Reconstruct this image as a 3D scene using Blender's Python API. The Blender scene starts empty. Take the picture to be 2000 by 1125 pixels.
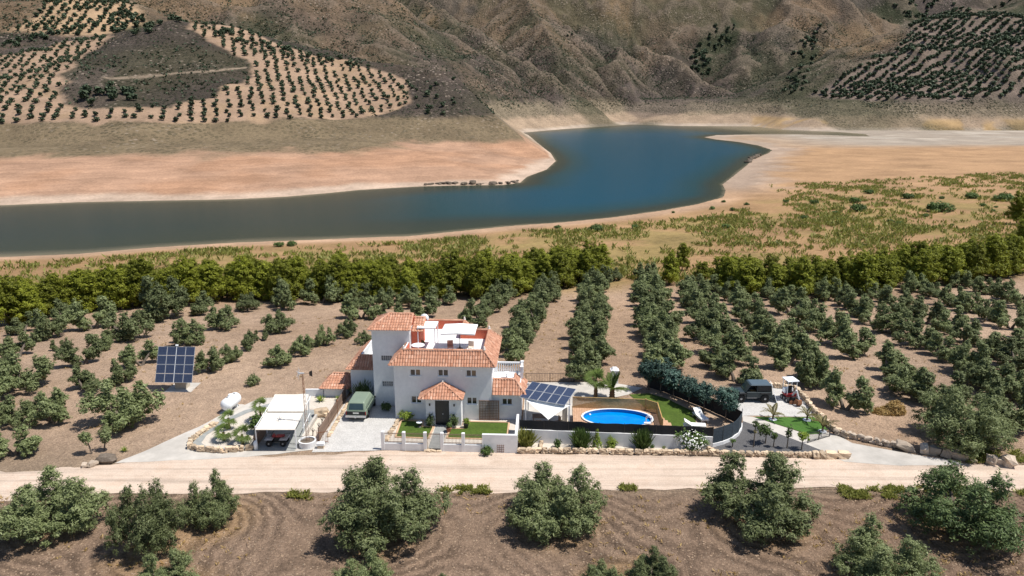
import bpy, bmesh, math, random
import numpy as np
from mathutils import Vector, Matrix

# ------------------------------------------------------------------ camera, sky, sun, exposure
scene = bpy.context.scene
CAM_H = 28.0
FPX = 1430.0
PITCH = math.radians(14.6)
cam_data = bpy.data.cameras.new("camera")
cam_data.sensor_width = 36.0
cam_data.lens = 36.0 * FPX / 2000.0
cam_data.clip_start = 0.5
cam_data.clip_end = 6000.0
cam = bpy.data.objects.new("camera", cam_data)
scene.collection.objects.link(cam)
cam.location = (0, 0, CAM_H)
cam.rotation_euler = (math.radians(90) - PITCH, 0, 0)
scene.camera = cam

SUN_EL = math.radians(64.0)
SUN_AZ = math.radians(-11.0)          # measured from +X, negative = towards the camera side
sun_dir = Vector((math.cos(SUN_EL) * math.cos(SUN_AZ), math.cos(SUN_EL) * math.sin(SUN_AZ), math.sin(SUN_EL)))
world = bpy.data.worlds.new("World")
scene.world = world
world.use_nodes = True
wn = world.node_tree
bgn = wn.nodes["Background"]
sky = wn.nodes.new("ShaderNodeTexSky")
sky.sky_type = 'NISHITA'
sky.sun_disc = False
sky.sun_elevation = SUN_EL
sky.sun_rotation = math.atan2(sun_dir.x, sun_dir.y)
sky.altitude = 400
sky.air_density = 1.0
sky.dust_density = 1.0
wn.links.new(sky.outputs[0], bgn.inputs[0])
bgn.inputs[1].default_value = 0.10
sl = bpy.data.lights.new("sun", 'SUN')
sl.energy = 5.0
sl.angle = math.radians(0.53)
sl.color = (1.0, 0.955, 0.88)
sun = bpy.data.objects.new("sun", sl)
scene.collection.objects.link(sun)
sun.rotation_euler = (-sun_dir).to_track_quat('-Z', 'Y').to_euler()
sun.location = (40, 0, 120)
scene.view_settings.view_transform = 'Standard'
scene.view_settings.look = 'None'
scene.view_settings.exposure = 0.24
scene.view_settings.gamma = 1.0
scene.render.engine = 'CYCLES'
scene.cycles.max_bounces = 6
scene.cycles.diffuse_bounces = 3
scene.cycles.transparent_max_bounces = 6
scene.cycles.use_denoising = True

# ------------------------------------------------------------------ helpers: scene graph
COL = scene.collection
rng = np.random.default_rng(11)
random.seed(5)

def tag(o, label=None, cat=None, group=None, kind=None):
    if label: o["label"] = label
    if cat: o["category"] = cat
    if group: o["group"] = group
    if kind: o["kind"] = kind
    return o

def empty(name, loc=(0, 0, 0), rz=0.0):
    o = bpy.data.objects.new(name, None)
    o.empty_display_size = 0.3
    o.location = loc
    o.rotation_euler = (0, 0, rz)
    COL.objects.link(o)
    return o

def link(name, me, parent=None, loc=None, rot=None, scale=None):
    o = bpy.data.objects.new(name, me)
    COL.objects.link(o)
    if parent is not None: o.parent = parent
    if loc is not None: o.location = loc
    if rot is not None: o.rotation_euler = rot
    if scale is not None: o.scale = scale
    return o

def copy_tree(o, parent=None):
    c = o.copy()
    COL.objects.link(c)
    c.parent = parent
    for ch in o.children:
        copy_tree(ch, c)
    return c

def np_mesh(name, verts, faces, mat=None, smooth=False, attrs=None):
    """mesh from numpy arrays; faces (n,3) or (n,4)"""
    verts = np.asarray(verts, dtype=np.float32)
    faces = np.asarray(faces, dtype=np.int32)
    k = faces.shape[1]
    me = bpy.data.meshes.new(name)
    me.vertices.add(len(verts))
    me.vertices.foreach_set("co", verts.ravel())
    me.loops.add(faces.size)
    me.loops.foreach_set("vertex_index", faces.ravel())
    me.polygons.add(len(faces))
    me.polygons.foreach_set("loop_start", np.arange(0, faces.size, k, dtype=np.int32))
    me.polygons.foreach_set("loop_total", np.full(len(faces), k, dtype=np.int32))
    if smooth:
        me.polygons.foreach_set("use_smooth", np.ones(len(faces), dtype=bool))
    if attrs:
        for an, (typ, dom, data) in attrs.items():
            a = me.attributes.new(an, typ, dom)
            a.data.foreach_set("color" if typ == 'FLOAT_COLOR' else ("vector" if typ == 'FLOAT_VECTOR' else "value"), np.asarray(data, dtype=np.float32).ravel())
    me.update()
    me.validate()
    if mat: me.materials.append(mat)
    return me

# ------------------------------------------------------------------ helpers: numpy noise
def _hash(ix, iy, seed):
    h = (ix.astype(np.int64) * 374761393 + iy.astype(np.int64) * 668265263 + seed * 1442695041) & 0xFFFFFFFF
    h = ((h ^ (h >> 13)) * 1274126177) & 0xFFFFFFFF
    h = h ^ (h >> 16)
    return (h & 0xFFFF) / 65535.0

def vnoise(x, y, seed=0):
    ix = np.floor(x); iy = np.floor(y)
    fx = x - ix; fy = y - iy
    fx = fx * fx * fx * (fx * (fx * 6 - 15) + 10); fy = fy * fy * fy * (fy * (fy * 6 - 15) + 10)
    a = _hash(ix, iy, seed); b = _hash(ix + 1, iy, seed)
    c = _hash(ix, iy + 1, seed); d = _hash(ix + 1, iy + 1, seed)
    return (a + (b - a) * fx) * (1 - fy) + (c + (d - c) * fx) * fy

def fbm(x, y, scale, octaves=4, seed=0, ridged=False):
    t = np.zeros_like(x, dtype=float); amp = 1.0; tot = 0.0
    f = 1.0 / scale
    for o in range(octaves):
        n = vnoise(x * f + o * 17.3, y * f - o * 9.1, seed + o * 7)
        if ridged: n = 1 - np.abs(2 * n - 1)
        t += n * amp; tot += amp; amp *= 0.5; f *= 2.03
    return t / tot

def sstep(a, b, x):
    t = np.clip((x - a) / (b - a), 0, 1)
    return t * t * (3 - 2 * t)

# ------------------------------------------------------------------ survey: photo bearings to places on the ground
def ray(u, v):
    a = (u - 1000.0) / FPX; b = -(v - 562.5) / FPX
    return a, math.cos(PITCH) + b * math.sin(PITCH), -math.sin(PITCH) + b * math.cos(PITCH)

def at(u, v, z=0.0):
    dx, dy, dz = ray(u, v)
    t = (z - CAM_H) / dz
    return Vector((dx * t, dy * t, z))

def at_y(u, v, y):
    dx, dy, dz = ray(u, v)
    t = y / dy
    return Vector((dx * t, y, CAM_H + dz * t))

LAKE_Z = -12.0
shore_px = [(-760, 516), (-260, 508), (0, 502), (150, 496), (300, 483), (450, 474), (640, 467), (700, 464), (800, 461), (900, 451), (1000, 441), (1100, 434),
            (1200, 424), (1300, 410), (1360, 399), (1412, 385), (1416, 372), (1410, 360), (1430, 345), (1455, 325), (1470, 311),
            (1500, 299), (1507, 293), (1480, 284), (1440, 277), (1395, 272), (1375, 268), (1400, 264), (1480, 262.5), (1560, 262.5), (1640, 265),
            (1700, 267), (1690, 262), (1640, 258), (1530, 253), (1470, 246.5), (1400, 246), (1330, 246), (1230, 243), (1180, 247), (1100, 252), (1020, 259),
            (1032, 264), (1052, 281), (1076, 300), (1085, 315), (1068, 331), (1030, 345), (1016, 357), (980, 361.5), (900, 362), (820, 364), (700, 371),
            (640, 377), (560, 384), (460, 389), (300, 392), (150, 395), (0, 401), (-260, 410), (-760, 428)]
SHORE = np.array([at(u, v, LAKE_Z)[:2] for u, v in shore_px])

def seg_dist(px, py, poly, closed=True):
    d = np.full(px.shape, 1e18)
    n = len(poly)
    for i in range(n if closed else n - 1):
        ax, ay = poly[i]; bx, by = poly[(i + 1) % n]
        vx, vy = bx - ax, by - ay
        l2 = vx * vx + vy * vy + 1e-12
        t = np.clip(((px - ax) * vx + (py - ay) * vy) / l2, 0, 1)
        d = np.minimum(d, (px - ax - t * vx) ** 2 + (py - ay - t * vy) ** 2)
    return np.sqrt(d)

def inside(px, py, poly):
    r = np.zeros(px.shape, dtype=bool)
    n = len(poly)
    for i in range(n):
        ax, ay = poly[i]; bx, by = poly[(i + 1) % n]
        if ay == by: continue
        c = ((ay > py) != (by > py)) & (px < (bx - ax) * (py - ay) / (by - ay) + ax)
        r ^= c
    return r

# ------------------------------------------------------------------ terrain height
def P3(u, v, D):
    """ridge point seen at bearing (u, v), D metres out"""
    dx, dy, dz = ray(u, v)
    t = D / dy
    return (dx * t, D, CAM_H + dz * t)

def PD(u, v, base, k=2.0):
    """crest point whose distance follows from a steady rise of 1/k above the bank at `base` metres"""
    dx, dy, dz = ray(u, v)
    return P3(u, v, base / (1 - k * max(dz / dy, -0.05)))

RIDGES = [  # (slope, [points])
    (0.34, [P3(1010, 248, 545), P3(985, 232, 560), P3(930, 188, 610), P3(865, 142, 650), P3(760, 126, 672), P3(640, 100, 690), P3(520, 70, 705),
            P3(420, 50, 700), P3(340, 43, 690), P3(230, 62, 680), P3(100, 88, 680), P3(-100, 95, 690), P3(-400, 100, 700)]),
    (0.75, [PD(1160, 192, 1060, 2.0), PD(1100, 165, 1060, 2.0), PD(1040, 128, 1060, 2.0), PD(960, 80, 1060, 2.0), PD(880, 38, 1060, 2.0), PD(780, -20, 1060, 2.0), PD(700, -70, 1060, 2.0)]),
    (0.62, [P3(660, 150, 830), P3(600, 95, 900), P3(560, 40, 980), P3(520, -20, 1080), P3(480, -80, 1200)]),
    (0.42, [P3(300, 20, 830), P3(180, -15, 850), P3(60, -10, 850), P3(-200, -20, 850)]),
    (0.55, [P3(620, -60, 1150), P3(300, -90, 1150), P3(0, -95, 1150), P3(-500, -90, 1150)]),
    (0.85, [PD(1440, 186, 1255, 2.0), PD(1390, 165, 1255, 2.0), PD(1330, 128, 1255, 2.0), PD(1270, 92, 1255, 2.0), PD(1230, 62, 1255, 2.0), PD(1180, 20, 1255, 2.0), PD(1120, -40, 1255, 2.0)]),
    (0.85, [PD(1265, 205, 1235, 1.8), PD(1235, 165, 1235, 1.8), PD(1205, 125, 1235, 1.8), PD(1215, 85, 1235, 1.8)]),
    (0.85, [PD(1110, 190, 1130, 2.0), PD(1115, 150, 1130, 2.0), PD(1080, 95, 1130, 2.0), PD(1050, 40, 1130, 2.0), PD(1010, -30, 1130, 2.0)]),
    (0.85, [PD(1540, 182, 1290, 2.0), PD(1510, 140, 1290, 2.0), PD(1480, 95, 1290, 2.0), PD(1450, 50, 1290, 2.0), PD(1410, -10, 1290, 2.0), PD(1380, -60, 1290, 2.0)]),
    (0.85, [PD(1470, 178, 1270, 1.8), PD(1440, 130, 1270, 1.8), PD(1448, 90, 1270, 1.8)]),
    (0.75, [P3(1600, 110, 1500), P3(1640, 60, 1540), P3(1690, 20, 1580), P3(1720, -40, 1650)]),
    (0.8, [P3(1530, 40, 1480), P3(1560, -10, 1560), P3(1570, -60, 1650)]),
    (0.36, [P3(1575, 176, 1150), P3(1640, 132, 1190), P3(1710, 96, 1230), P3(1790, 55, 1280), P3(1900, 18, 1330), P3(2050, -10, 1380), P3(2300, -30, 1450)]),
    (0.40, [P3(2100, 60, 1120), P3(2010, 110, 1090), P3(1930, 150, 1060), P3(1890, 180, 1040)]),
    (0.85, [P3(-800, -150, 1700), P3(200, -150, 1700), P3(900, -140, 1750), P3(1500, -130, 1800), P3(2000, -120, 1800), P3(3000, -130, 1800)]),
]
FLAT_END = at(1700, 264, LAKE_Z)
MID = np.array([(-1200, 150), (-400, 190), (-165, 236), (-45, 285), (10, 330), (60, 400), (90, 440), (150, 600), (185, 760), (200, 860), (330, 900), (360, 925), (1500, 925)], dtype=float)

def make_spurs():
    """secondary spurs running down off the main mountain crests"""
    r = random.Random(21)
    segs = []
    for slope, pts in RIDGES:
        pts = [np.array(p) for p in pts]
        mountain = pts[0][1] > 760 and slope > 0.45 and pts[0][0] > -700
        for a, b in zip(pts[:-1], pts[1:]):
            segs.append((a, b, slope))
            if not mountain: continue
            L = np.hypot(*(b - a)[:2])
            n = max(1, int(L / 42))
            dirn = (b - a)[:2] / (L + 1e-9)
            for k in range(n):
                t = (k + r.uniform(.2, .8)) / n
                c = a + (b - a) * t
                for sgn in (-1, 1):
                    nrm = np.array([-dirn[1], dirn[0]]) * sgn
                    dv = nrm * .9 - dirn * np.sign((b - a)[2]) * r.uniform(.2, .7)
                    dv /= np.hypot(*dv)
                    ln = r.uniform(45, 130)
                    e = np.array([c[0] + dv[0] * ln, c[1] + dv[1] * ln, c[2] - slope * ln * r.uniform(.72, .9)])
                    segs.append((c - np.array([0, 0, 1.5]), e, slope * 1.25))
    return segs
SPURS = make_spurs()

def tents(x, y):
    """smooth maximum of ridge tents; domain-warped so the crests wander"""
    X = x + (fbm(x, y, 60, 3, 31) - .5) * 30
    Y = y + (fbm(x, y, 60, 3, 57) - .5) * 30
    best = np.full(x.shape, -1e9)
    k = 1.5
    for a, b, slope in SPURS:
        vx, vy = b[0] - a[0], b[1] - a[1]
        t = np.clip(((X - a[0]) * vx + (Y - a[1]) * vy) / (vx * vx + vy * vy + 1e-9), 0, 1)
        d2 = (X - a[0] - t * vx) ** 2 + (Y - a[1] - t * vy) ** 2
        h = a[2] + t * (b[2] - a[2]) - slope * (np.sqrt(d2 + 12) - 3.46)
        best = np.maximum(best, h) + k * np.exp(-np.abs(best - h) / k) * .5
    return best

def terrain(x, y):
    x = np.asarray(x, dtype=float); y = np.asarray(y, dtype=float)
    far_side = y > np.interp(x, MID[:, 0], MID[:, 1])
    ins = inside(x, y, SHORE)
    s = seg_dist(x, y, SHORE)
    s_far = np.where(x > 330, np.minimum(s, np.maximum(y - 925, 0)), s)
    # near bank: level terrace at the house, then an even fall to the shore
    up = np.maximum(y - 72, 0)
    r = s / (s + up + 1e-6)
    zn = LAKE_Z * (1 - r)
    zn += (fbm(x, y, 26, 3, 3) - .5) * 1.2 * sstep(85, 140, y) * sstep(0, 25, s)
    zn = zn + (-11.8 - zn) * sstep(150, 330, x) * sstep(560, 800, y)
    # far bank
    w = sstep(560, 820, y)
    sl_ = 0.115 * (1 - w) + 0.34 * w
    bank = LAKE_Z + sl_ * s_far
    zf = bank
    cap = 1.5 * (1 - w) + 24 * w
    zf = np.minimum(zf, cap + (zf - cap) * 0.12)
    tt = tents(x, y)
    k = 1.6
    m = np.maximum(zf, tt)
    zfar = m + k * np.log1p(np.exp(-np.abs(zf - tt) / k))
    hi = sstep(2, 40, tt - zf)
    zfar += hi * (((fbm(x, y, 120, 2, 76, True) - .55) * 30 + (fbm(x, y, 42, 3, 77, True) - .55) * 9 + (fbm(x, y, 14, 3, 78) - .5) * 4.0) * sstep(700, 950, y) + (fbm(x, y, 45, 3, 8) - .5) * 4)
    zfar += (fbm(x, y, 14, 3, 5) - .5) * 0.9 * sstep(0, 12, s)
    lim = LAKE_Z + 0.45 * s_far + 0.005 * s_far * s_far
    zfar = np.minimum(zfar, lim)
    z = np.where(far_side, zfar, zn)
    z = np.where(ins, LAKE_Z - np.minimum(0.25 * s, 4), z)
    return z

def axis(breaks):
    out = [breaks[0][0]]
    for (a, s0), (b, s1) in zip(breaks[:-1], breaks[1:]):
        while out[-1] < b:
            t = (out[-1] - a) / (b - a)
            out.append(out[-1] + s0 + (s1 - s0) * max(t, 0))
    return np.array(out)

GX = axis([(0, 1.1), (70, 1.1), (300, 2.8), (1400, 9.5)])
GX = np.concatenate([-GX[:0:-1], GX])
GY = axis([(14, 1.0), (110, 1.2), (300, 2.2), (700, 3.0), (1300, 5.5), (2100, 10)])
MX, MY = np.meshgrid(GX, GY)
TZ = np.zeros(MX.shape)
for k in range(0, len(GY), 60):          # in strips, to keep memory small
    TZ[k:k + 60] = terrain(MX[k:k + 60].ravel(), MY[k:k + 60].ravel()).reshape(MX[k:k + 60].shape)

def gz(x, y):
    x = np.asarray(x, dtype=float); y = np.asarray(y, dtype=float)
    i = np.clip(np.searchsorted(GX, x) - 1, 0, len(GX) - 2); j = np.clip(np.searchsorted(GY, y) - 1, 0, len(GY) - 2)
    fx = np.clip((x - GX[i]) / (GX[i + 1] - GX[i]), 0, 1); fy = np.clip((y - GY[j]) / (GY[j + 1] - GY[j]), 0, 1)
    return (TZ[j, i] * (1 - fx) + TZ[j, i + 1] * fx) * (1 - fy) + (TZ[j + 1, i] * (1 - fx) + TZ[j + 1, i + 1] * fx) * fy

def hit_many(pts, tmax=2050):
    """walk the sight lines out until they meet the terrain"""
    pts = np.array(pts, dtype=float).reshape(-1, 2)
    a = (pts[:, 0] - 1000) / FPX; b = -(pts[:, 1] - 562.5) / FPX
    dy = math.cos(PITCH) + b * math.sin(PITCH); dz = -math.sin(PITCH) + b * math.cos(PITCH)
    D = 35 * (tmax / 35) ** np.linspace(0, 1, 900)
    X = (a / dy)[:, None] * D[None]; Y = np.broadcast_to(D[None], X.shape)
    Z = CAM_H + (dz / dy)[:, None] * D[None]
    T = gz(X, Y)
    below = Z <= T
    idx = np.argmax(below, axis=1); idx[~below.any(axis=1)] = 899
    idx = np.maximum(idx, 1)
    r = np.arange(len(pts))
    z1 = (Z - T)[r, idx]; z0 = (Z - T)[r, idx - 1]
    f = np.clip(z0 / (z0 - z1 + 1e-9), 0, 1)
    d = D[idx - 1] + f * (D[idx] - D[idx - 1])
    x = a / dy * d
    return np.stack([x, d, gz(x, d)], axis=1)

def hit(u, v):
    return Vector(hit_many([(u, v)])[0])

# ------------------------------------------------------------------ materials
def new_mat(name):
    m = bpy.data.materials.new(name)
    m.use_nodes = True
    nt = m.node_tree
    return m, nt, nt.nodes["Principled BSDF"]

def nd(nt, typ, **kw):
    n = nt.nodes.new(typ)
    for k, v in kw.items():
        if k.startswith("i_"):
            n.inputs[int(k[2:]) if k[2:].isdigit() else k[2:]].default_value = v
        else:
            setattr(n, k, v)
    return n

def ramp(nt, stops, interp='LINEAR'):
    r = nt.nodes.new("ShaderNodeValToRGB")
    cr = r.color_ramp
    cr.interpolation = interp
    while len(cr.elements) < len(stops): cr.elements.new(0.5)
    for e, (p, c) in zip(cr.elements, stops):
        e.position = p
        e.color = (c, c, c, 1) if isinstance(c, (int, float)) else (*c, 1)
    return r

def noise_mat(name, c1, c2, scale=8.0, detail=6.0, rough=0.85, bump=0.0, bump_scale=None, metallic=0.0, spec=0.3, c3=None, coords='Object', bump_dist=0.02, dirt=0.0):
    """procedural colour mottled between c1 and c2, with optional fine relief"""
    m, nt, p = new_mat(name)
    tc = nd(nt, "ShaderNodeTexCoord")
    n1 = nd(nt, "ShaderNodeTexNoise"); n1.inputs["Scale"].default_value = scale; n1.inputs["Detail"].default_value = detail
    n1.inputs["Roughness"].default_value = 0.65
    nt.links.new(tc.outputs[coords], n1.inputs["Vector"])
    stops = [(0.32, c1), (0.68, c2)] if c3 is None else [(0.28, c1), (0.52, c2), (0.75, c3)]
    r = ramp(nt, stops)
    nt.links.new(n1.outputs["Fac"], r.inputs[0])
    out = r.outputs[0]
    if dirt:
        n3 = nd(nt, "ShaderNodeTexNoise"); n3.inputs["Scale"].default_value = scale * 0.13; n3.inputs["Detail"].default_value = 5
        nt.links.new(tc.outputs[coords], n3.inputs["Vector"])
        r3 = ramp(nt, [(0.3, 1 - dirt), (0.65, 1.0)])
        nt.links.new(n3.outputs["Fac"], r3.inputs[0])
        mx = nd(nt, "ShaderNodeMix", data_type='RGBA', blend_type='MULTIPLY'); mx.inputs[0].default_value = 1
        nt.links.new(out, mx.inputs[6]); nt.links.new(r3.outputs[0], mx.inputs[7])
        out = mx.outputs[2]
    nt.links.new(out, p.inputs["Base Color"])
    p.inputs["Roughness"].default_value = rough
    p.inputs["Metallic"].default_value = metallic
    p.inputs["Specular IOR Level"].default_value = spec
    if bump:
        n2 = nd(nt, "ShaderNodeTexNoise"); n2.inputs["Scale"].default_value = bump_scale or scale * 3; n2.inputs["Detail"].default_value = 5
        nt.links.new(tc.outputs[coords], n2.inputs["Vector"])
        b = nd(nt, "ShaderNodeBump"); b.inputs["Strength"].default_value = bump; b.inputs["Distance"].default_value = bump_dist
        nt.links.new(n2.outputs["Fac"], b.inputs["Height"]); nt.links.new(b.outputs[0], p.inputs["Normal"])
    return m

def terrain_material():
    m, nt, p = new_mat("terrain")
    L = nt.links.new
    geo = nd(nt, "ShaderNodeNewGeometry")
    att = nd(nt, "ShaderNodeAttribute", attribute_name="ground_colour")
    msk = nd(nt, "ShaderNodeAttribute", attribute_name="ground_mask")     # r scrub, g ploughed, b beach
    sep = nd(nt, "ShaderNodeSeparateColor"); L(msk.outputs["Color"], sep.inputs[0])
    pos = geo.outputs["Position"]
    def noise(scale, detail=5, rough=.6, vec=pos):
        n = nd(nt, "ShaderNodeTexNoise"); n.inputs["Scale"].default_value = scale
        n.inputs["Detail"].default_value = detail; n.inputs["Roughness"].default_value = rough
        L(vec, n.inputs["Vector"]); return n.outputs["Fac"]
    def mixc(fac, a, b, blend='MIX'):
        mx = nd(nt, "ShaderNodeMix", data_type='RGBA', blend_type=blend)
        if isinstance(fac, float): mx.inputs[0].default_value = fac
        else: L(fac, mx.inputs[0])
        for s, v in ((6, a), (7, b)):
            if isinstance(v, tuple): mx.inputs[s].default_value = (*v, 1)
            else: L(v, mx.inputs[s])
        return mx.outputs[2]
    def mul(a, b):
        n = nd(nt, "ShaderNodeMath", operation='MULTIPLY')
        for i, v in enumerate((a, b)):
            if isinstance(v, (int, float)): n.inputs[i].default_value = v
            else: L(v, n.inputs[i])
        return n.outputs[0]
    def add(a, b):
        n = nd(nt, "ShaderNodeMath", operation='ADD')
        for i, v in enumerate((a, b)):
            if isinstance(v, (int, float)): n.inputs[i].default_value = v
            else: L(v, n.inputs[i])
        return n.outputs[0]
    def rmp(src, stops):
        r = ramp(nt, stops); L(src, r.inputs[0]); return r.outputs[0]
    big = rmp(noise(0.05, 4), [(0.3, .78), (.7, 1.2)])
    mid = rmp(noise(0.9, 6, .7), [(0.25, .72), (.75, 1.26)])
    fine = rmp(noise(5.5, 3, .7), [(0.3, .66), (.72, 1.32)])
    col = mixc(1.0, att.outputs["Color"], big, 'MULTIPLY')
    col = mixc(1.0, col, mid, 'MULTIPLY')
    col = mixc(mul(sep.outputs[1], 1.0), col, mixc(1.0, col, fine, 'MULTIPLY'))
    # furrows left by the plough
    fa = nd(nt, "ShaderNodeAttribute", attribute_name="furrow")
    ph = add(mul(fa.outputs["Fac"], 10.0), mul(noise(.7, 5, .65), 8.0))
    fw = nd(nt, "ShaderNodeMath", operation='MULTIPLY', use_clamp=True); L(fa.outputs["Fac"], fw.inputs[0]); fw.inputs[1].default_value = 20.0
    sn = nd(nt, "ShaderNodeMath", operation='SINE'); L(ph, sn.inputs[0])
    furrow = mul(mul(add(mul(sn.outputs[0], .5), .5), mul(fw.outputs[0], rmp(noise(1.7, 5, .75), [(.36, .25), (.56, 1.0)]))), rmp(noise(.13, 3), [(.34, .25), (.55, 1.0)]))
    col = mixc(mul(sep.outputs[1], .8), col, mixc(1.0, col, rmp(furrow, [(.08, 1.06), (.7, .60)]), 'MULTIPLY'))
    # clods and straw-coloured stones on the ploughed soil
    v1 = nd(nt, "ShaderNodeTexVoronoi"); v1.inputs["Scale"].default_value = 4.2; L(pos, v1.inputs["Vector"])
    stones = rmp(v1.outputs["Distance"], [(0.10, 1.0), (0.22, 0.0)])
    sepc = nd(nt, "ShaderNodeSeparateColor"); L(v1.outputs["Color"], sepc.inputs[0])
    some = rmp(sepc.outputs[0], [(0.45, 0.0), (0.6, 1.0)])
    col = mixc(mul(mul(stones, some), mul(sep.outputs[1], .75)), col, (.46, .37, .28))
    # dark low shrubs and pale rock on the scrub hills
    wv = nd(nt, "ShaderNodeVectorMath", operation='MULTIPLY'); L(pos, wv.inputs[0]); wv.inputs[1].default_value = (1, .8, 1)
    v2 = nd(nt, "ShaderNodeTexVoronoi"); v2.inputs["Scale"].default_value = 0.34; v2.inputs["Randomness"].default_value = 1.0; L(wv.outputs[0], v2.inputs["Vector"])
    patch = rmp(noise(0.028, 5, .65), [(0.36, 0.0), (.62, 1.0)])
    sh = mul(rmp(v2.outputs["Distance"], [(0.28, 1.0), (0.5, 0.0)]), add(mul(patch, .75), .25))
    col = mixc(mul(mul(sh, sep.outputs[0]), .92), col, (.034, .037, .020))
    v3 = nd(nt, "ShaderNodeTexVoronoi"); v3.inputs["Scale"].default_value = 0.22; L(pos, v3.inputs["Vector"])
    rk = mul(rmp(v3.outputs["Distance"], [(0.16, 1.0), (0.3, 0.0)]), rmp(noise(0.02, 5, .7), [(0.44, 0.0), (.62, 1.0)]))
    col = mixc(mul(mul(rk, sep.outputs[0]), .85), col, (.34, .275, .22))
    # strand lines along the falling water level
    sx = nd(nt, "ShaderNodeSeparateXYZ"); L(pos, sx.inputs[0])
    zn_ = add(mul(sx.outputs[2], 1.6), mul(noise(0.05, 4), 4.5))
    cv = nd(nt, "ShaderNodeCombineXYZ"); L(zn_, cv.inputs[2])
    bands = rmp(noise(1.0, 3, .6, cv.outputs[0]), [(.3, .80), (.7, 1.14)])
    col = mixc(sep.outputs[2], col, mixc(1.0, col, bands, 'MULTIPLY'))
    L(col, p.inputs["Base Color"])
    p.inputs["Roughness"].default_value = 0.95
    p.inputs["Specular IOR Level"].default_value = 0.12
    # relief: clods, furrows, shrubs
    L_wave = furrow
    wl = add(mul(L_wave, .45), mul(noise(2.6, 6, .75), 1.1))
    b1 = nd(nt, "ShaderNodeBump"); b1.inputs["Distance"].default_value = 0.28
    L(sep.outputs[1], b1.inputs["Strength"]); L(wl, b1.inputs["Height"])
    b2 = nd(nt, "ShaderNodeBump"); b2.inputs["Distance"].default_value = 2.2
    hs = add(sh, mul(noise(0.16, 6, .7), 3.0))
    L(mul(sep.outputs[0], .8), b2.inputs["Strength"]); L(hs, b2.inputs["Height"]); L(b1.outputs[0], b2.inputs["Normal"])
    b3 = nd(nt, "ShaderNodeBump"); b3.inputs["Distance"].default_value = 0.3; b3.inputs["Strength"].default_value = .4
    L(noise(.7, 6, .7), b3.inputs["Height"]); L(b2.outputs[0], b3.inputs["Normal"])
    L(b3.outputs[0], p.inputs["Normal"])
    return m

def water_material():
    m, nt, p = new_mat("lake_water")
    L = nt.links.new
    att = nd(nt, "ShaderNodeAttribute", attribute_name="depth")
    geo = nd(nt, "ShaderNodeNewGeometry")
    n0 = nd(nt, "ShaderNodeTexNoise"); n0.inputs["Scale"].default_value = .012; n0.inputs["Detail"].default_value = 4
    L(geo.outputs["Position"], n0.inputs["Vector"])
    ad = nd(nt, "ShaderNodeMath", operation='MULTIPLY_ADD'); L(n0.outputs["Fac"], ad.inputs[0]); ad.inputs[1].default_value = .12; L(att.outputs["Fac"], ad.inputs[2])
    r = ramp(nt, [(0.06, (.17, .145, .095)), (0.20, (.032, .040, .027)), (0.42, (.023, .036, .031)), (0.62, (.010, .046, .058)), (0.95, (.003, .052, .088))])
    L(ad.outputs[0], r.inputs[0]); L(r.outputs[0], p.inputs["Base Color"])
    p.inputs["Roughness"].default_value = 0.22
    p.inputs["IOR"].default_value = 1.33
    p.inputs["Specular IOR Level"].default_value = 0.07
    mp = nd(nt, "ShaderNodeMapping"); mp.inputs["Scale"].default_value = (.9, .35, 1)
    L(geo.outputs["Position"], mp.inputs["Vector"])
    n1 = nd(nt, "ShaderNodeTexNoise"); n1.inputs["Scale"].default_value = 1.0; n1.inputs["Detail"].default_value = 5; n1.inputs["Roughness"].default_value = .65
    L(mp.outputs[0], n1.inputs["Vector"])
    b = nd(nt, "ShaderNodeBump"); b.inputs["Strength"].default_value = .3; b.inputs["Distance"].default_value = .12
    L(n1.outputs["Fac"], b.inputs["Height"]); L(b.outputs[0], p.inputs["Normal"])
    return m

# ------------------------------------------------------------------ terrain mesh, painted by what grows or lies there
def poly_w(px_list):
    return hit_many(px_list)[:, :2]

def soft_in(x, y, poly, width=6.0, wob=5.0):
    """1 inside a field outline, fading over its edge; the outline wanders a little"""
    xx = x + (fbm(x, y, 18, 3, 91) - .5) * 2 * wob; yy = y + (fbm(x, y, 18, 3, 92) - .5) * 2 * wob
    d = seg_dist(xx, yy, poly); i = inside(xx, yy, poly)
    return np.clip(.5 + np.where(i, d, -d) / width, 0, 1)

FIELD_LEFT_PX = [(-150, 178), (0, 150), (0, 110), (100, 92), (200, 62), (215, 72), (180, 100), (135, 128), (120, 168), (122, 206), (220, 214), (330, 208), (420, 186), (475, 158), (500, 132), (440, 96),
                 (372, 58), (350, 40), (430, 46), (520, 76), (600, 104), (700, 124), (770, 146), (806, 168), (800, 196), (700, 232), (500, 236), (250, 241), (0, 244), (-150, 246)]
FIELD_TOP_PX = [(20, 60), (85, 22), (110, -10), (235, -10), (285, 45), (225, 62), (130, 72)]
FIELD_RIGHT_PX = [(1585, 186), (1640, 150), (1700, 118), (1775, 74), (1775, 42), (1900, 30), (2080, 20), (2080, 198), (1800, 196), (1650, 193)]
GOLD_PX = [[(262, -20), (520, -20), (480, 26), (400, 40), (290, 42)], [(1590, 100), (1650, 40), (1700, 22), (1760, 40), (1740, 86), (1660, 112)],
           [(700, -20), (920, -20), (900, 16), (800, 30)], [(1160, -10), (1250, -10), (1235, 50), (1180, 40)], [(-30, 20), (60, -10), (90, 20), (40, 60), (-30, 70)],
           [(1480, 40), (1540, 0), (1640, -10), (1640, 30), (1560, 60)]]
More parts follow.
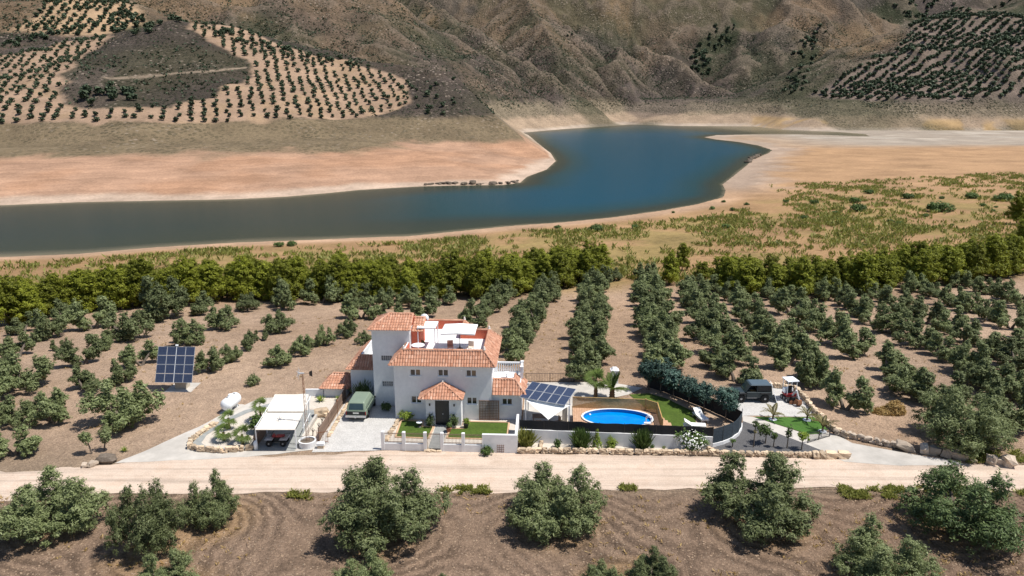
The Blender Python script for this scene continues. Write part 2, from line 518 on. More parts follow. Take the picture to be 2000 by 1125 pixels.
GREEN_PX = [[(1362, 140), (1365, 80), (1400, 45), (1450, 40), (1445, 70), (1400, 110), (1385, 150)], [(1540, 185), (1555, 130), (1580, 80), (1600, 90), (1580, 140), (1560, 190)],
            [(1700, 20), (1760, -20), (2080, -20), (2080, 25), (1900, 28), (1760, 45)], [(230, 40), (260, 20), (290, 48), (275, 62), (240, 60)]]
FIELD_LEFT = poly_w(FIELD_LEFT_PX); FIELD_TOP = poly_w(FIELD_TOP_PX); FIELD_RIGHT = poly_w(FIELD_RIGHT_PX)

def paint_terrain():
    x = MX.ravel(); y = MY.ravel(); z = TZ.ravel()
    N = len(x)
    far_side = y > np.interp(x, MID[:, 0], MID[:, 1])
    s = seg_dist(x, y, SHORE)
    hs = z - LAKE_Z
    n1 = fbm(x, y, 45, 4, 101); n2 = fbm(x, y, 14, 4, 102); n3 = fbm(x, y, 130, 3, 103)
    col = np.zeros((N, 3)); scrub = np.zeros(N); plough = np.zeros(N); beach = np.zeros(N)
    def put(w, c, sc=None, pl=None, be=None):
        w = np.clip(w, 0, 1)
        col[:] = col * (1 - w[:, None]) + np.array(c) * w[:, None]
        for arr, v in ((scrub, sc), (plough, pl), (beach, be)):
            if v is not None: arr[:] = arr * (1 - w) + v * w
    # ---- near side
    put(np.ones(N), (.345, .236, .160), 0, 1, 0)
    put(sstep(.35, .7, n1) * .7, (.395, .285, .205))
    put(sstep(52, 46, y), (.225, .152, .105))                              # dark ploughed field below the road
    put(sstep(52, 46, y) * sstep(.5, .72, n1) * .6, (.285, .200, .142))
    TREES = np.array([tuple(at(u, v)[:2]) for u, v in ((100, 1032), (292, 1078), (420, 1018), (738, 1045), (1088, 1030), (1490, 1025), (1868, 1035), (1715, 1135), (1220, 1145), (330, 1160))])
    dtree = np.min(np.hypot(x[:, None] - TREES[:, 0], y[:, None] - TREES[:, 1]), axis=1) if N < 1000 else np.min([np.hypot(x - a, y - b) for a, b in TREES], axis=0)
    put(sstep(52, 46, y) * (1 - sstep(1.8, 3.4, dtree + (n2 - .5) * 2)) * .75, (.345, .225, .125))
    put(sstep(47.6, 48.6, y) * (1 - sstep(50, 58, y)), (.27, .20, .14))
    shore_near = (1 - sstep(22, 75, s)) * sstep(85, 130, y)
    wild = np.maximum(sstep(112, 128, y + x * -.12), shore_near)
    put(wild, (.300, .185, .095), 0.0, .5, 0)
    put(wild * sstep(.40, .62, n2) * sstep(8, 30, s) * .8, (.240, .180, .070), .2, .5)
    put(wild * (1 - sstep(4, 16, s)), (.400, .265, .175), 0, .4, .8)
    put(sstep(55, 110, x) * sstep(250, 330, y) * .95, (.345, .212, .118), 0, .2, .6)       # straw-coloured point on the right
    put(sstep(70, 110, x) * sstep(300, 340, y) * (1 - sstep(8, 34, s + (n2 - .5) * 26)), (.350, .260, .195), 0, .1, 1)
    put(sstep(150, 330, x) * sstep(560, 640, y + (x - 300) * .15), (.300, .250, .200), 0, 0, .5)
    put(sstep(180, 330, x) * sstep(640, 760, y) * sstep(.52, .66, n1), (.36, .31, .255), 0, 0, .4)
    # ---- far side
    f = far_side.astype(float)
    w = sstep(560, 820, y)
    put(f, (.066, .053, .042), 1, 0, 0)                                    # scrub
    put(f * sstep(.42, .66, n3) * .7, (.074, .066, .040))
    put(f * sstep(.5, .7, n1) * .6, (.108, .082, .070))
    put(f * sstep(.62, .8, fbm(x, y, 60, 4, 115)) * .7, (.155, .112, .078))
    put(f * sstep(35, 90, z) * sstep(.55, .75, fbm(x, y, 110, 4, 116)) * .6, (.175, .118, .075))
    put(f * (1 - w) * (1 - sstep(11.5, 17, z + 4 * (n2 - .5))), (.172, .130, .080), .6, .3, .45)     # grassy bank
    bw = f * (1 - w) * (1 - sstep(9.5, 12.5, hs + (n2 - .5) * 3.2 + (n1 - .5) * 3))
    put(bw, (.345, .212, .140), 0, 0, 1)                                                  # drawdown beach
    put(bw * sstep(.5, .72, n1) * .6, (.350, .195, .115), 0, 0, 1)
    put(f * (1 - w) * (1 - sstep(.7, 1.9, hs + (n2 - .5) * 1.2)), (.420, .315, .240), 0, 0, .6)
    cw = f * w * (1 - sstep(28, 40, hs + (n2 - .5) * 12))
    put(cw, (.215, .172, .118), .9, 0, 1)
    put(f * w * (1 - sstep(13, 20, hs + (n2 - .5) * 8)), (.310, .228, .158), .3, 0, 1)
    put(f * w * (1 - sstep(1.5, 4.5, hs + (n2 - .5) * 3)), (.380, .305, .240), 0, 0, .8)
    put(f * w * sstep(300, 380, x) * (1 - sstep(10, 16, hs)) * sstep(.5, .62, n1), (.36, .24, .12), 0, 0, .8)
    put(f * sstep(95, 150, z + (n3 - .5) * 90 + (n1 - .5) * 50) * (1 - sstep(430, 560, x)) * .6, (.170, .116, .074), .8)
    put(f * sstep(650, 900, y) * sstep(.46, .60, fbm(x, y, 150, 3, 118)) * .6, (.062, .064, .036), 1)
    put(f * sstep(900, 1050, y) * sstep(.50, .64, fbm(x, y, 120, 3, 119)) * .5, (.098, .076, .072), .9)
    for g in GOLD_PX:
        put(f * soft_in(x, y, poly_w(g), 26, 20) * .6, (.215, .142, .082), .75)
    for g in GREEN_PX:
        put(f * soft_in(x, y, poly_w(g), 16, 12), (.046, .050, .028), .9)
    fl = f * soft_in(x, y, FIELD_LEFT, 3.5, 7) * sstep(430, 452, y)
    put(fl, (.285, .195, .135), .15, .3, 0)
    put(fl * sstep(.52, .7, n2), (.285, .195, .125), .2)
    put(f * soft_in(x, y, FIELD_TOP, 10, 8), (.345, .235, .145), .12, .3, 0)
    put(f * soft_in(x, y, FIELD_RIGHT, 16, 10), (.165, .126, .105), .35, .3, 0)
    # the farm track that crosses the scrub dome on the far hill
    tr = poly_w([(205, 152), (300, 148), (400, 140), (480, 132)])
    put(f * (1 - sstep(.5, 3, seg_dist(x, y, tr, False))), (.22, .17, .125), .3)
    # crests weather to pale bare soil
    B = TZ.copy()
    for _ in range(3):
        B = (np.roll(B, 3, 0) + np.roll(B, -3, 0) + np.roll(B, 3, 1) + np.roll(B, -3, 1) + B) / 5
    conv = (TZ - B).ravel()
    put(f * sstep(700, 900, y) * sstep(20, 45, z) * sstep(.6, 2.6, conv + (n2 - .5) * 1.2) * .6, (.150, .115, .086), .65)
    # plough lines follow the trees: a smooth distance field that the material cuts into furrows
    acc = np.zeros(N)
    for a, b in TREES: acc += np.exp(-np.hypot(x - a, y - b) / 2.6)
    furrow = -2.6 * np.log(acc + 1e-9) * (1 - sstep(48.5, 50, y))
    return (np.concatenate([col, np.ones((N, 1))], 1), np.stack([scrub, plough, beach, np.ones(N)], 1), furrow)

gcol, gmask, gfur = paint_terrain()
nX, nY = len(GX), len(GY)
ii = np.arange(nY - 1)[:, None] * nX + np.arange(nX - 1)[None]
gfaces = np.stack([ii, ii + 1, ii + nX + 1, ii + nX], -1).reshape(-1, 4)
# the ground under the yards lies a little lower than the laid surfaces on it
tz = TZ.copy()
MAT_TERRAIN = terrain_material()
ground = link("ground", np_mesh("ground", np.stack([MX.ravel(), MY.ravel(), tz.ravel()], 1), gfaces, MAT_TERRAIN, True,
              {"ground_colour": ('FLOAT_COLOR', 'POINT', gcol), "ground_mask": ('FLOAT_COLOR', 'POINT', gmask), "furrow": ('FLOAT', 'POINT', gfur)}))
tag(ground, "dry ground falling to the lake and rising into bare scrub mountains", "ground", kind="structure")

# ------------------------------------------------------------------ lake
wx = np.arange(-420, 480, 4.0); wy = np.arange(150, 1180, 5.0)
WX, WY = np.meshgrid(wx, wy)
wd = np.where(inside(WX.ravel(), WY.ravel(), SHORE), seg_dist(WX.ravel(), WY.ravel(), SHORE), 0)
west = sstep(-90, 60, WX.ravel() + (WY.ravel() - 300) * .2)
depth = np.clip(wd / 34, 0, 1) ** .6 * (.34 + .66 * west)
depth *= 1 - .5 * sstep(760, 1000, WY.ravel())
depth *= 1 - .9 * sstep(190, 300, WX.ravel())
nwx = len(wx); wi = np.arange(len(wy) - 1)[:, None] * nwx + np.arange(nwx - 1)[None]
wf = np.stack([wi, wi + 1, wi + nwx + 1, wi + nwx], -1).reshape(-1, 4)
lake = link("lake_water", np_mesh("lake_water", np.stack([WX.ravel(), WY.ravel(), np.full(WX.size, LAKE_Z)], 1), wf, water_material(), True,
            {"depth": ('FLOAT', 'POINT', depth)}))
tag(lake, "calm teal and olive reservoir water between the banks", "lake", kind="structure")

# ------------------------------------------------------------------ foliage building blocks
def leaf_material(name, dark, mid, light, rough=.6, trans=.25, hue_var=.25):
    m, nt, p = new_mat(name)
    L = nt.links.new
    a = nd(nt, "ShaderNodeAttribute", attribute_name="tone")
    oi = nd(nt, "ShaderNodeObjectInfo")
    r = ramp(nt, [(0.0, dark), (.5, mid), (1.0, light)])
    L(a.outputs["Fac"], r.inputs[0])
    hv = nd(nt, "ShaderNodeHueSaturation")
    mr = nd(nt, "ShaderNodeMapRange"); mr.inputs[3].default_value = 1 - hue_var; mr.inputs[4].default_value = 1 + hue_var
    L(oi.outputs["Random"], mr.inputs[0]); L(mr.outputs[0], hv.inputs["Value"])
    L(r.outputs[0], hv.inputs["Color"])
    L(hv.outputs[0], p.inputs["Base Color"])
    p.inputs["Roughness"].default_value = rough
    p.inputs["Specular IOR Level"].default_value = .25
    tr = nd(nt, "ShaderNodeBsdfTranslucent"); L(hv.outputs[0], tr.inputs[0])
    mx = nd(nt, "ShaderNodeMixShader"); mx.inputs[0].default_value = trans
    out = nt.nodes["Material Output"]
    L(p.outputs[0], mx.inputs[1]); L(tr.outputs[0], mx.inputs[2]); L(mx.outputs[0], out.inputs[0])
    return m

M_OLIVE = leaf_material("olive_leaves", (.088, .112, .044), (.178, .212, .086), (.315, .350, .180), trans=.32)
M_OLIVE_FAR = leaf_material("far_olive_leaves", (.026, .040, .022), (.048, .070, .036), (.085, .112, .062), trans=.1)
M_DARKOAK = leaf_material("carob_leaves", (.036, .056, .020), (.075, .110, .038), (.140, .180, .070), trans=.18)
M_PINE = leaf_material("pine_needles", (.085, .102, .010), (.210, .232, .022), (.340, .355, .048), trans=.40)
M_CYPRESS = leaf_material("blue_cypress_leaves", (.024, .054, .040), (.056, .105, .080), (.125, .190, .155), trans=.1)
M_SHRUB = leaf_material("green_shrub_leaves", (.040, .070, .018), (.085, .140, .034), (.170, .240, .070), trans=.25)
M_LIME = leaf_material("lime_leaves", (.110, .160, .020), (.220, .300, .040), (.340, .420, .080), trans=.3)
M_REED = leaf_material("reed_leaves", (.120, .135, .026), (.215, .225, .048), (.320, .310, .105), trans=.35)
M_PALM = leaf_material("palm_leaves", (.040, .066, .012), (.090, .135, .024), (.180, .235, .060), trans=.25)
M_DRYPALM = leaf_material("dry_palm_leaves", (.130, .120, .050), (.230, .200, .090), (.340, .300, .150), trans=.2)
M_STRAW = leaf_material("straw", (.28, .17, .06), (.42, .28, .10), (.55, .40, .18), trans=.2)
M_WHITEFLOWER = noise_mat("white_petals", (.75, .75, .68), (.85, .85, .82), 20)
M_BARK = noise_mat("olive_bark", (.10, .080, .062), (.19, .155, .125), 9, rough=.95, bump=.6, bump_scale=14)
M_PALMBARK = noise_mat("palm_bark", (.13, .085, .05), (.25, .17, .10), 14, rough=.95, bump=.8, bump_scale=20)

def leaf_quads(centres, normals, w, h, r, roll=None):
    """one small bent leaf-spray quad at each centre"""
    n = len(centres)
    nn = normals / (np.linalg.norm(normals, axis=1, keepdims=True) + 1e-9)
    t = r.normal(size=(n, 3)); t -= (t * nn).sum(1, keepdims=True) * nn
    t /= np.linalg.norm(t, axis=1, keepdims=True) + 1e-9
    b = np.cross(nn, t)
    w = np.asarray(w)[:, None]; h = np.asarray(h)[:, None]
    v = np.stack([centres - t * h, centres - b * w + nn * w * .3, centres + t * h, centres + b * w + nn * w * .3], 1)
    return v.reshape(-1, 3), np.arange(n * 4).reshape(n, 4)

def lobe_leaves(lobes, n_leaves, leaf, r, clump=.34, n_clump=30, shell=.5, slim=.34):
    """leaves gathered in clumps over the surface of several lobes; lobes = (centre, radii)"""
    C = []; N = []; T = []
    wsum = sum(float(np.prod(np.array(l[1]) ** .67)) for l in lobes)
    for c, rad in lobes:
        c = np.array(c, float); rad = np.array(rad, float) * np.ones(3)
        k = max(6, int(n_clump * r.uniform(.8, 1.2)))
        d = r.normal(size=(k, 3)); d[:, 2] = d[:, 2] * .85 + .18
        d /= np.linalg.norm(d, axis=1, keepdims=True)
        cc = c + d * rad * r.uniform(shell, 1.0, (k, 1))
        cr = clump * rad.mean() * r.uniform(.6, 1.25, k)
        m = int(n_leaves * float(np.prod(rad ** .67)) / wsum)
        which = r.integers(0, k, m)
        dd = r.normal(size=(m, 3)); dd /= np.linalg.norm(dd, axis=1, keepdims=True)
        rr = r.uniform(0, 1, m) ** .7 * r.choice([1.0, 1.0, 1.0, 1.45], m)
        p = cc[which] + dd * (cr[which] * rr)[:, None] * np.array([1, 1, .85])
        C.append(p)
        out = (p - c) / rad
        N.append(dd * .45 + out * .55 + r.normal(size=(m, 3)) * .38 + np.array([0, 0, .5]))
        T.append(np.clip(.5 + .22 * r.normal(size=m) + (r.uniform(-.16, .16, k))[which], 0, 1))
    C = np.concatenate(C); N = np.concatenate(N); T = np.concatenate(T)
    keep = C[:, 2] > .06
    C, N, T = C[keep], N[keep], T[keep]
    s = leaf * r.uniform(.6, 1.35, len(C))
    v, f = leaf_quads(C, N, s * slim, s, r)
    return v, f, np.repeat(T, 4)

def tube_mesh(paths, sides=6):
    """tapered tubes along paths of (x, y, z, radius)"""
    V = []; F = []
    for path in paths:
        path = [np.array(q, float) for q in path]
        base = len(V)
        for i, q in enumerate(path):
            a = path[max(i - 1, 0)][:3]; b = path[min(i + 1, len(path) - 1)][:3]
            d = b - a; d /= np.linalg.norm(d) + 1e-9
            u = np.cross(d, [0.31, 0.95, 0.1]); u /= np.linalg.norm(u) + 1e-9
            w = np.cross(d, u)
            for s in range(sides):
                an = 2 * math.pi * s / sides
                V.append(q[:3] + (u * math.cos(an) + w * math.sin(an)) * q[3])
        for i in range(len(path) - 1):
            for s in range(sides):
                s2 = (s + 1) % sides
                F.append((base + i * sides + s, base + i * sides + s2, base + (i + 1) * sides + s2, base + (i + 1) * sides + s))
    return np.array(V), np.array(F)

def olive_variant(seed, width, height, stems, leaves, leaf, mat, name="olive", lobes_per=3):
    """an old olive: two to four leaning stems, each with its own drooping crown"""
    r = np.random.default_rng(seed)
    lobes = []; paths = []
    R = width / 2
    a0 = r.uniform(0, 6.28)
    for s in range(stems):
        an = a0 + 6.283 * s / stems + r.uniform(-.5, .5)
        reach = R * (r.uniform(.40, .62) if stems > 1 else .1)
        sx, sy = math.cos(an) * reach, math.sin(an) * reach
        top = height * r.uniform(.62, .86)
        th = .034 * height + .02
        paths.append([(math.cos(an) * .12, math.sin(an) * .12, -.1, th * 1.7), (sx * .3, sy * .3, height * .15, th * 1.15), (sx * .65, sy * .65, height * .34, th), (sx * .95, sy * .95, top * .75, th * .5)])
        for k in range(lobes_per):
            rad = R * r.uniform(.22, .35) * (1.25 if stems == 1 else 1)
            ox, oy = r.uniform(-.36, .36, 2) * R
            oz = top - rad * .8 + r.uniform(-.35, .18) * height * .5
            lz = max(oz, rad * .7)
            lobes.append(((sx + ox, sy + oy, lz), (rad, rad, rad * r.uniform(.8, 1.05))))
            paths.append([(sx * .65, sy * .65, height * .34, th * .6), (sx + ox, sy + oy, lz + rad * .3, th * .2)])
        for _k in range(2):           # a tall leader
            lobes.append(((sx * r.uniform(.7, 1.25), sy * r.uniform(.7, 1.25), top + R * r.uniform(.05, .2)), (R * .17, R * .17, R * .32)))
        # drooping skirt
        for _k in range(3):
            an2 = an + r.uniform(-1.0, 1.0); q_ = R * r.uniform(.35, .78)
            lobes.append(((math.cos(an2) * q_, math.sin(an2) * q_, height * r.uniform(.24, .36)), (R * .24, R * .24, height * .22)))
    v, f, t = lobe_leaves(lobes, leaves, leaf, r)
    crown = np_mesh(name + "_crown", v, f, mat, False, {"tone": ('FLOAT', 'POINT', t)})
    tv, tf = tube_mesh(paths, 6)
    trunk = np_mesh(name + "_trunk", tv, tf, M_BARK, True)
    return crown, trunk, width

def place_tree(name, variant, loc, scale, rz, label, cat, group, tilt=0.0):
    crown, trunk, _ = variant
    e = empty(name, loc, rz)
    sx = scale if isinstance(scale, tuple) else (scale,) * 3
    e.scale = sx
    link("crown", crown, e); link("trunk", trunk, e)
    tag(e, label, cat, group)
    return e

ORD = ["first", "second", "third", "fourth", "fifth", "sixth", "seventh", "eighth", "ninth", "tenth", "eleventh", "twelfth", "thirteenth", "fourteenth", "fifteenth", "sixteenth",
       "seventeenth", "eighteenth", "nineteenth", "twentieth"]
for _t, _n in (("twenty", "thirtieth"), ("thirty", "fortieth"), ("forty", "fiftieth"), ("fifty", "sixtieth"), ("sixty", "seventieth"), ("seventy", "eightieth"), ("eighty", "ninetieth")):
    ORD += [_t + "-" + o for o in ORD[:9]] + [_n]

# ------------------------------------------------------------------ foreground olives below the road
big_var = [olive_variant(100 + i, 7.6, 4.1, s, 42000, .105, M_OLIVE, "big_olive", 4) for i, s in enumerate((4, 3, 4))]
big_var.append(olive_variant(120, 8.0, 4.8, 4, 30000, .115, M_DARKOAK, "carob", 4))
fg = [  # foot px, width px, variant, turn, label
    (100, 1032, 225, 1, .3, "wide low olive tree at the left edge below the dirt road"),
    (292, 1078, 150, 0, 1.2, "tall narrow olive tree left of a smaller one below the carport"),
    (420, 1018, 118, 2, 2.2, "smaller olive tree just below the road under the carport"),
    (738, 1045, 255, 0, 0.0, "large many-lobed olive tree below the road in front of the villa"),
    (1088, 1030, 215, 2, .9, "olive tree with split crown in the middle of the ploughed field"),
    (1490, 1025, 245, 1, 2.9, "large olive tree below the road in front of the young fruit trees"),
    (1868, 1040, 250, 3, 1.0, "big glossy dark green tree with forked trunk at lower right"),
    (1715, 1135, 195, 0, 4.0, "olive tree top cut by the bottom edge at lower right"),
    (1170, 1150, 95, 2, 5.0, "left of two small olive tops cut by the bottom edge"),
    (1268, 1140, 105, 1, 1.7, "right of two small olive tops cut by the bottom edge"),
    (862, 1146, 42, 2, .4, "tiny olive top peeking over the bottom edge at centre"),
    (330, 1160, 130, 1, 3.3, "olive top at the bottom edge under the tall narrow olive"),
    (720, 1150, 120, 2, 2.0, "olive shoot at the bottom edge against the large many-lobed olive"),
]
for u, v, wpx, vi, rz, lab in fg:
    p = at(u, v, 0)
    dist = math.sqrt(p.x ** 2 + p.y ** 2 + CAM_H ** 2)
    w = wpx * (p.y * math.cos(PITCH) + CAM_H * math.sin(PITCH)) / FPX
    sc = w / big_var[vi][2]
    place_tree("carob_tree" if vi == 3 else "olive_tree", big_var[vi], (p.x, p.y, gz(p.x, p.y)), (sc * .96, sc * .96, sc * {292: 1.55, 420: 1.32, 738: .92, 1088: .92}.get(u, .95 if w < 6 else .82)), rz, lab, "tree", "trees below the dirt road")

# ------------------------------------------------------------------ olive grove around the house
mid_var = [olive_variant(200 + i, 4.4, 2.9, s, 13000, .115, M_OLIVE, "grove_olive", 3) for i, s in enumerate((2, 3, 2, 3, 2, 3))]
left_grove = [(36, 698, 74), (96, 660, 74), (46, 650, 60), (124, 628, 62), (184, 642, 88), (246, 664, 84), (320, 622, 110), (164, 712, 78), (202, 682, 46), (116, 684, 28), (276, 714, 74),
              (166, 764, 70), (240, 746, 60), (50, 760, 104), (366, 672, 72), (100, 824, 88), (246, 828, 134), (32, 828, 74), (28, 888, 96), (396, 612, 62), (436, 641, 64), (484, 606, 50),
              (552, 602, 74), (544, 648, 62), (484, 682, 46), (510, 664, 30), (412, 725, 62), (452, 706, 44), (544, 714, 60), (590, 692, 54), (634, 674, 44), (676, 658, 46), (712, 672, 32),
              (706, 622, 74), (628, 592, 70), (680, 588, 62), (752, 600, 52), (720, 586, 46), (700, 604, 40), (765, 622, 50), (828, 622, 62), (800, 600, 56), (860, 594, 58), (10, 730, 50), (-30, 790, 90)]
hits = hit_many([(u, v) for u, v, w in left_grove])
order = np.argsort(hits[:, 1])
near_things = {0: "nearest the driveway", }
rg = np.random.default_rng(40)
GROVE_LABEL = {
    (36, 698): "olive at the left edge, just above the wide pair of crowns", (246, 828): "broad olive clump in front of the solar tracker", (50, 760): "wide two-crowned olive at the left edge left of the tracker",
    (276, 714): "olive just left of the solar tracker panel", (412, 725): "olive immediately right of the solar tracker panel", (544, 714): "lone olive between solar tracker and shed, shadow on bare soil",
    (712, 672): "small olive half hidden by the villa tower", (28, 888): "nearest olive at the left edge beside the bare bank", (100, 824): "two-crowned olive left of the clump below the tracker"}
left_sorted = sorted(range(len(left_grove)), key=lambda k: left_grove[k][0])
band_count = {}
for k in left_sorted:
    u, v, wpx = left_grove[k]
    x, y, z = hits[k]
    w = wpx * (y * math.cos(PITCH) + (CAM_H - z) * math.sin(PITCH)) / FPX * 1.08
    vi = int(rg.integers(0, 6))
    band = ("back row against the pines" if v < 630 else "middle rows" if v < 690 else "front rows")
    band_count[band] = band_count.get(band, 0) + 1
    lab = GROVE_LABEL.get((u, v), "olive left of the villa, %s, %s from left" % (band, ORD[band_count[band] - 1]))
    sc = w / mid_var[vi][2]
    place_tree("olive_tree", mid_var[vi], (x, y, z), (sc, sc, sc * rg.uniform(.85, 1.02) * (1.12 if w < 3 else 1.0)), rg.uniform(0, 6.28), lab, "tree", "olive grove left of the villa")

rows = [  # near px, far px, width m, name
    ((918, 640), (985, 582), 3.9, "row behind the villa"), ((1003, 705), (1068, 574), 4.2, "first row right of the terrace"), ((1138, 736), (1168, 572), 4.9, "row leading to the palm trees"),
    ((1296, 728), (1264, 562), 4.9, "row behind the cypress hedge"), ((1436, 748), (1354, 572), 4.7, "row behind the off-roader"), ((1560, 742), (1417, 572), 4.7, "row right of the off-roader"),
    ((1770, 768), (1505, 584), 4.5, "row ending above the straw heap"), ((1945, 770), (1597, 574), 4.4, "row right of the straw"), ((1996, 722), (1690, 574), 4.2, "third row from the right edge"),
    ((2020, 662), (1785, 568), 4.0, "second row from the right edge"), ((2050, 618), (1880, 560), 3.8, "short row at the right edge")]
for (n_px, f_px, wm, rname) in rows:
    a, b = hit_many([n_px, f_px])
    L_ = np.hypot(*(b - a)[:2])
    n = max(3, int(round(L_ / 5.4)) + 1)
    for k in range(n):
        t = k / (n - 1)
        q = a + (b - a) * t + np.array([rg.uniform(-.5, .5), rg.uniform(-.6, .6), 0])
        vi = int(rg.integers(0, 6))
        sc = 1.16 * wm * rg.uniform(.88, 1.15) / mid_var[vi][2]
        place_tree("olive_tree", mid_var[vi], (q[0], q[1], gz(q[0], q[1])), (sc, sc, sc * rg.uniform(.82, 1.0)), rg.uniform(0, 6.28),
                   "olive in the %s, %s from the near end" % (rname, ORD[k]), "tree", "olive rows right of the villa")
extra = [((1650, 800), 5.0, "round olive beside the stone wall right of the excavator"), ((1592, 750), 4.2, "olive just above the excavator"), ((1480, 752), 2.2, "small round olive right behind the off-roader"),
         ((1868, 872), 7.9, "very large dense olive above the boulder wall"), ((1960, 830), 6.0, "olive behind the very large one at the right edge"), ((1830, 790), 5.0, "olive between straw heap and the very large olive"),
         ((1905, 752), 3.6, "dark olive with low trunk near the right edge"), ((1985, 782), 4.2, "olive at the right edge above the large one"), ((1938, 700), 3.8, "lone olive in the gap near the right edge"),
         ((1200, 548), 3.4, "dark olive at the gap between the pine belts"), ((1262, 545), 4.6, "bushy olive at the far end below the meadow gap"), ((1040, 560), 3.4, "olive touching the pine belt behind the terrace")]
for (px, wm, lab) in extra:
    q = hit(*px)
    vs = big_var[0] if wm > 7 else mid_var[int(rg.integers(0, 6))]
    sc = wm / vs[2]
    place_tree("olive_tree", vs, (q.x, q.y, q.z), (sc, sc, sc), rg.uniform(0, 6.28), lab, "tree", "single olives right of the villa")

# young olive by the driveway: two thin stems with small heads
def young_olive(seed):
    r = np.random.default_rng(seed)
    lobes = []; paths = []
    for x, y, h in ((-.5, -.35, 1.9), (.55, .25, 2.0)):
        paths.append([(x * .6, y, -.05, .07), (x, y, h * .45, .05), (x, y, h * .8, .03)])
        for k in range(4):
            lobes.append(((x + r.uniform(-.25, .25), y + r.uniform(-.25, .25), h * r.uniform(.55, .95)), (.42, .42, .45)))
    v, f, t = lobe_leaves(lobes, 1500, .12, r)
    tv, tf = tube_mesh(paths)
    return np_mesh("young_crown", v, f, M_OLIVE, False, {"tone": ('FLOAT', 'POINT', t)}), np_mesh("young_trunk", tv, tf, M_BARK, True), 2.4
p = at(192, 882)
place_tree("olive_tree", young_olive(3), (p.x, p.y, 0), 1.0, 0, "young olive with two thin stems left of the concrete drive", "tree", None)
# low round bush on the bare soil
def bush_variant(seed, w, h, n, leaf, mat, nl=5, name="bush"):
    r = np.random.default_rng(seed)
    lobes = [((r.uniform(-.25, .25) * w, r.uniform(-.25, .25) * w, h * r.uniform(.35, .6)), (w * .32, w * .32, h * .42)) for _ in range(nl)]
    v, f, t = lobe_leaves(lobes, n, leaf, r)
    return np_mesh(name, v, f, mat, False, {"tone": ('FLOAT', 'POINT', t)})
p = at(493, 752)
o = link("round_bush", bush_variant(5, 1.5, 1.1, 900, .13, M_OLIVE), None, (p.x, p.y, gz(p.x, p.y)))
tag(o, "single low round bush on the bare soil above the gas tank", "bush")

# ------------------------------------------------------------------ pine belt
def pine_variant(seed, w, h, n):
    r = np.random.default_rng(seed)
    lobes = []; 
    for k in range(13):
        t = (k + .5) / 13
        rr = w * .5 * (1.0 - .62 * t) * (.75 if t < .12 else 1)
        an = k * 2.4 + r.uniform(-.4, .4)
        lobes.append(((math.cos(an) * rr * .55, math.sin(an) * rr * .55, h * (.14 + .78 * t)), (rr * .66 + .15, rr * .66 + .15, h * .11 + .2)))
    v, f, t = lobe_leaves(lobes, n, .165, r, clump=.40, n_clump=18, slim=.38)
    # needles bunch upward: stretch sprays a little along z
    tv, tf = tube_mesh([[(0, 0, -.2, .16), (0, 0, h * .5, .11), (0, 0, h * .95, .03)]])
    return np_mesh("pine_crown", v, f, M_PINE, False, {"tone": ('FLOAT', 'POINT', t)}), np_mesh("pine_trunk", tv, tf, M_BARK, True), w
pine_var = [pine_variant(300 + i, 5.0, 7.4, 13000) for i in range(4)]
belts = [  # polyline of feet (px), rows deep, label
    ([(-40, 650), (60, 628), (150, 612), (300, 598), (450, 588), (600, 584), (800, 586), (950, 580), (1060, 566), (1180, 548)], 4, 2.5, "left pine belt"),
    ([(1400, 572), (1500, 580), (1650, 574), (1780, 560), (1900, 546), (2040, 530)], 3, 2.6, "right pine belt")]
for line_px, deep, gap, bname in belts:
    pts = hit_many(line_px)[:, :2]
    seg = np.hypot(*np.diff(pts, axis=0).T); cum = np.concatenate([[0], np.cumsum(seg)])
    for row in range(deep):
        nn = int(cum[-1] / gap)
        for k in range(nn):
            s_ = (k + .5 + (row % 2) * .5) * gap
            if s_ > cum[-1]: continue
            x = np.interp(s_, cum, pts[:, 0]) + rg.uniform(-1.3, 1.3); y = np.interp(s_, cum, pts[:, 1]) + row * 4.6 + rg.uniform(-1.6, 1.6)
            vi = int(rg.integers(0, 4))
            sc = rg.uniform(.70, 1.04) * (1.0 - .09 * row)
            place_tree("pine_tree", pine_var[vi], (x, y, gz(x, y)), (sc * 1.12, sc * 1.12, sc * rg.uniform(.85, 1.08)), rg.uniform(0, 6.28),
                       "bright green pine in the %s, %s row, %s from left" % (bname, ["front", "second", "third", "rear"][row], ORD[k]),
                       "tree", "young pines in the belt along the lake")
for (u, v, sc, lab) in [(1332, 528, .75, "small pine standing alone in the gap between the pine belts"), (1308, 556, .8, "yellow-green pine at the near side of the belt gap"), (1985, 438, 1.25, "dark round tree on the meadow at the right edge"),
                        (2000, 500, 1.3, "tall pine at the right end of the pine belt edge")]:
    q = hit(u, v)
    place_tree("pine_tree", pine_var[1], (q.x, q.y, q.z), sc, v, lab, "tree", None)

# ------------------------------------------------------------------ meadow shrubs and reeds between pines and lake
shrub_var = [bush_variant(400 + i, 6.0, 2.6, 1500, .34, M_SHRUB, 7, "meadow_shrub") for i in range(3)]
shrubs = [(1680, 412, 1.0, "green shrub clump left of the bare meadow patch"), (1672, 396, .8, "small shrub behind the left meadow clump"), (1697, 378, .7, "round dark shrub at the top of the meadow slope"), (1830, 414, 1.35, "widest green shrub clump in the middle of the right meadow"),
          (1770, 388, .8, "shrub left above the widest meadow clump"), (1900, 388, .9, "shrub right above the widest meadow clump"), (1960, 392, 1.2, "shrub near the right edge below the plain"), (1590, 398, .6, "small shrub at the left end of the meadow slope"),
          (1160, 452, .9, "low shrub on the shore strip above the left pine belt's end"), (1090, 446, .4, "tiny shrub on the orange shore strip"), (545, 482, .5, "left of two small shrubs on the near shore"), (573, 480, .55, "right of two small shrubs on the near shore")]
